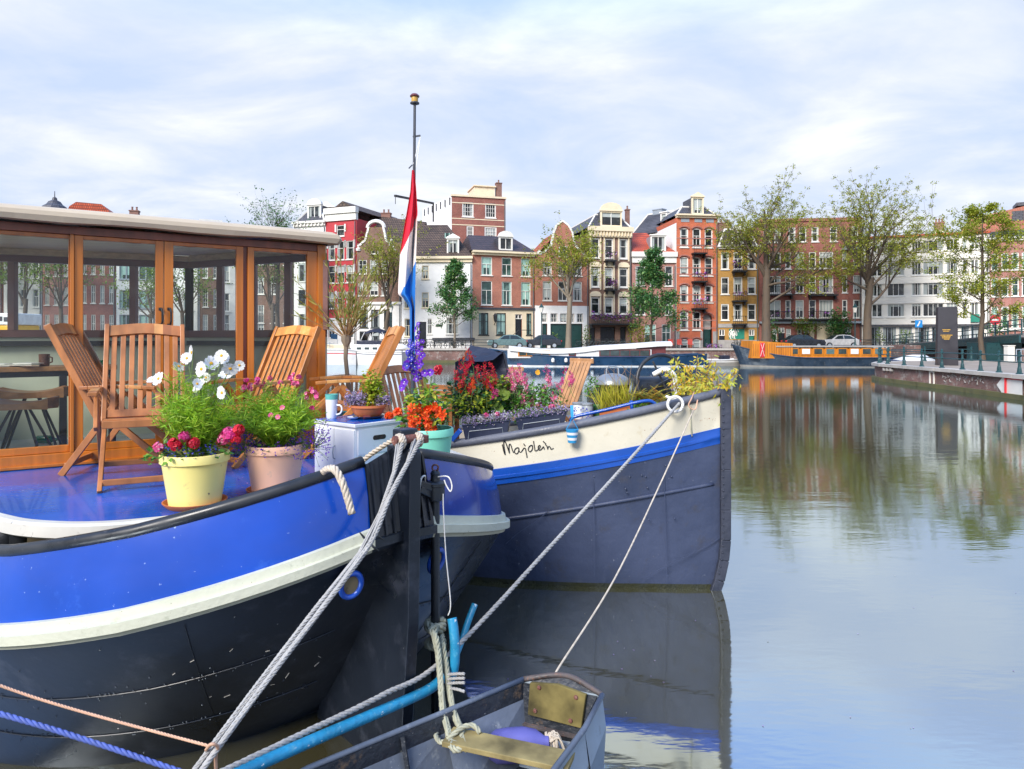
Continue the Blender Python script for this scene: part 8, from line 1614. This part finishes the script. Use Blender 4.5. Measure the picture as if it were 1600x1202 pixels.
for dx_ in (-.2, .18): q = MB(); a_ = wc+V((dx_, .15, -.1)); q.bar(a_, V((a_.x, a_.y, MD)), .08, .16); q.build('leg', M['black_rail'], t)
q = MB(); q.tube(catmull([wc+V((-.12, -.06, .09)), wc+V((0.0, -.1, .15)), wc+V((.1, -.1, .08)), wc+V((.12, -.09, -.08))], 5, False), .028, 10); q.build('brake_lever', M['rope_white'], t, smooth=True)
# bow plants
t, deck_c, d, L_, lo, nn = trough('terracotta trough of golden grass behind the blue hand rail', 936, 664, 986, 654, 7.05, .2, .13, 'terracotta'); c_ = deck_c; q = MB()
for k in range(260):
    b = c_+d*r.uniform(-L_/2, L_/2)+V((0, r.uniform(-.06, .06), 0)); a = r.uniform(0, 6.28); s_ = r.random()*.17; hh = r.uniform(.12, .33); q.leaf(b, V((math.cos(a)*s_, math.sin(a)*s_*.7, hh)), V((math.sin(a), math.cos(a), 0)), (hh*hh+s_*s_)**.5, .009)
q.build('foliage', M['grass_gold'], t); q = MB()
for k in range(12): b = c_+d*r.uniform(-L_/2, L_/2); q.tube([b, b+V((r.gauss(0, .06), 0, .25)), b+V((r.gauss(0, .12), 0, .42))], .002, 3)
q.build('seed_stems', M['dry_stem'], t)
def frond(q, b, d, L_, w, m=0, n=11):
    for k in range(1, n+1):
        tt = k/n; p_ = b+d*L_*tt+V((0, 0, -L_*.28*tt*tt)); s_ = d.cross(V((0, 0, 1))).normalized()
        for sg in (-1, 1): q.leaf(p_, s_*sg+d*.5, V((0, 0, 1)), w*(1.1-tt)*1.4, w*.32)
t, p = deckplant('fern_pot', 'pot of yellow and rust coloured fern beside the hand rail', 1010, 0, 7.2, .15); q = MB(); b = V((p.x, p.y, 1.82))
for k in range(95): a = r.uniform(0, 6.283); frond(q, b+V((r.gauss(0, .13), r.gauss(0, .07), r.gauss(0, .05))), V((math.cos(a)*.85, math.sin(a)*.6, r.uniform(.2, .9))).normalized(), r.uniform(.14, .26), .045)
q.build('foliage', M['fern_rust'], t); q = MB(); q.tube([V((p.x, p.y, MD+.26)), b], .02, 5); q.build('stem', M['dry_stem'], t)
t, p = deckplant('herb_pot', 'pot of dark green herbs low behind the hand rail', 1000, 0, 7.12, .14); q = MB(); leafy(q, P(1005, 640, 7.05), (.22, .1, .1), 380, r, .035); leafy(q, P(925, 605, 7.4), (.07, .07, .16), 140, r, .04); q.build('foliage', M['leaf_mid'], t)
t, p = deckplant('sumac_pot', 'pot of drooping yellow green shrub at the bow, twigs reaching over the water', 1080, 0, 7.15, .17); q = MB(); lf = MB(); base = V((p.x, p.y, MD+.28))
for x, y, z_ in ((1048, 575, 7.0), (1058, 562, 7.15), (1070, 585, 6.95), (1078, 568, 7.1), (1090, 555, 7.2), (1100, 572, 7.0), (1112, 560, 7.1), (1108, 590, 6.9), (1122, 572, 7.05), (1085, 600, 6.9), (1098, 605, 6.85), (1116, 606, 6.9), (1150, 578, 6.7), (1142, 590, 6.72), (1064, 605, 6.95)):
    tip = P(x, y, z_); mid = base.lerp(tip, .55)+V((0, 0, .1)); pts = [base.lerp(mid, s_).lerp(mid.lerp(tip, s_), s_) for s_ in (0, .3, .6, .8, 1)]; q.tube(pts, [.009, .007, .005, .004, .003], 4, cap=False)
    for k in range(66):
        b = pts[2].lerp(pts[4], r.random())+V((r.gauss(0, .035), r.gauss(0, .035), r.gauss(0, .02))); lf.leaf(b, V((r.gauss(0, .7), r.gauss(0, .6), r.gauss(-.7, .4))), V((r.gauss(0, .6), -.6, .6)), r.uniform(.04, .085), .02, fold=.1)
q.build('twigs', M['dry_stem'], t); M['leaf_sumac'] = island('yellow_sumac_leaf', [(.45, .46, .04), (.6, .46, .03), (.32, .42, .05), (.66, .36, .03), (.4, .5, .08)], .5, transl=.3); lf.build('foliage', M['leaf_sumac'], t)
# striped bucket on a cord, pots and cans on deck
bk0 = on_side(891, 690, .03); q = MB(); M['stripe_blue'] = mat('bucket_blue', (.03, .28, .55), .4, .1, 5); t = thing('striped_bucket', 'small blue and white striped bucket hanging over the cream bow', 'bucket', bk0)
c_ = bk0+V((0, -.06, 0)); prev = None
for k in range(5): q.lathe([(.042+.0035*k*1.25, .026*k), (.042+.0035*(k+1)*1.25, .026*(k+1)-.0005)], c_, 24, k % 2)
q.lathe([(0, .001), (.041, .0005)], c_, 20, 0); q.build('bucket', [M['stripe_blue'], M['mug_white']], t, smooth='auto'); q = MB(); q.tube(catmull([c_+V((-.06, 0, .128)), c_+V((-.02, 0, .2)), c_+V((0, 0, .25)), c_+V((.02, 0, .2)), c_+V((.06, 0, .128))], 3, False), .004, 5); q.bar(c_+V((0, .0, .25)), c_+V((0, .06, .36)), .03, .006); q.build('strap', M['stripe_blue'], t)
for (x, y, z_, m, lb) in ((903, 640, 7.35, 'mug_white', 'white and blue patterned jar beside the folding chair'), (918, 641, 7.3, 'zinc', 'grey tin can standing right of the patterned jar'), (935, 640, 7.4, 'leaf_deep', 'dark green watering can behind the golden grass'), (1062, 612, 7.3, 'mug_white', 'pale glass jar among the bow plants')):
    b = P(x, y, z_); b.z = max(MD, b.z-.1); q = MB(); q.lathe([(0, 0), (.055, 0), (.06, .02), (.06, .14), (.05, .16), (.045, .16), (.045, .03), (0, .02)], b, 20)
    if 'patterned' in lb:
        q.mi = 1
        for k in range(40): a = r.uniform(3.3, 6.1); q.lathe([(.007, 0), (0, .003)], b+V((math.cos(a)*.06, math.sin(a)*.06, r.uniform(.02, .13))), 5, R=V((math.cos(a), math.sin(a), 0)).to_track_quat('Z', 'Y').to_matrix())
    tb_ = thing('deck_jar' if 'can' not in lb else 'deck_can', lb, 'jar' if 'can' not in lb else 'can', b); q.build('body', [M[m], M['petal_blue']], tb_, smooth='auto')
    if 'watering' in lb: q = MB(); q.tube([b+V((.06, 0, .05)), b+V((.16, 0, .17))], .012, 6); q.build('spout', M[m], tb_); q = MB(); q.tube(catmull([b+V((-.05, 0, .14)), b+V((-.1, 0, .12)), b+V((-.1, 0, .05)), b+V((-.06, 0, .03))], 3, False), .008, 6); q.build('handle', M[m], tb_)
    else:
        q = MB(); q.lathe([(.062, .155), (.064, .175), (.0, .18)], b, 20); q.build('rim' if 'can' in lb else 'lid', M['zinc'], tb_)
    if b.z > MD+.05: q = MB(); q.box(V((b.x, b.y, (MD+b.z)/2-.002)), (.2, .2, b.z-MD-.004)); tag(q.build('wooden_crate', M['teak_red'], bevel=.005), 'wooden crate under the '+lb.split(' beside')[0].split(' standing')[0].split(' behind')[0].split(' among')[0], 'crate')
# small dark object on the blue deck
q = MB(); b = G(374, 712, DK); q.lathe([(0, 0), (.05, .0), (.055, .02), (.04, .04), (0, .045)], b, 14, sq=.7); M['speckle'] = mat('speckled_stone', (.02, .05, .07), .4, .8, 40, dirt=(.5, .6, .6), dirt_amt=.44); tag(q.build('deck_stone', M['speckle'], smooth='auto'), 'dark speckled ashtray on the blue deck between the two pots', 'ashtray')

# litter: petals on the deck, bits on the water
r = random.Random(300); q = MB()
for k in range(60):
    p = V((r.uniform(-2.9, -.4), r.uniform(4.1, 5.6), 0)); 
    if (p-V((-1.6, 5.0, 0))).length < 1.25: q.leaf(V((p.x, p.y, DK+.006)), V((r.gauss(0, 1), r.gauss(0, 1), .05)), V((0, 0, 1)), r.uniform(.01, .028), r.uniform(.006, .014))
tag(q.build('fallen_petals', M['petal_pink']), 'small pink petals and leaf bits fallen on the blue deck', 'petals', kind='stuff')
q = MB()
for k in range(42): x, y = (r.uniform(740, 1110), r.uniform(940, 1200)) if k < 22 else (r.uniform(1130, 1590), r.uniform(640, 1190)); p = G(x, y, .004); q.leaf(p, V((r.gauss(0, 1), r.gauss(0, 1), 0)), V((0, 0, 1)), r.uniform(.008, .022), r.uniform(.006, .012))
tag(q.build('floating_specks', M['petal_lilac']), 'tiny pale bits floating on the canal', 'floating bits', kind='stuff')
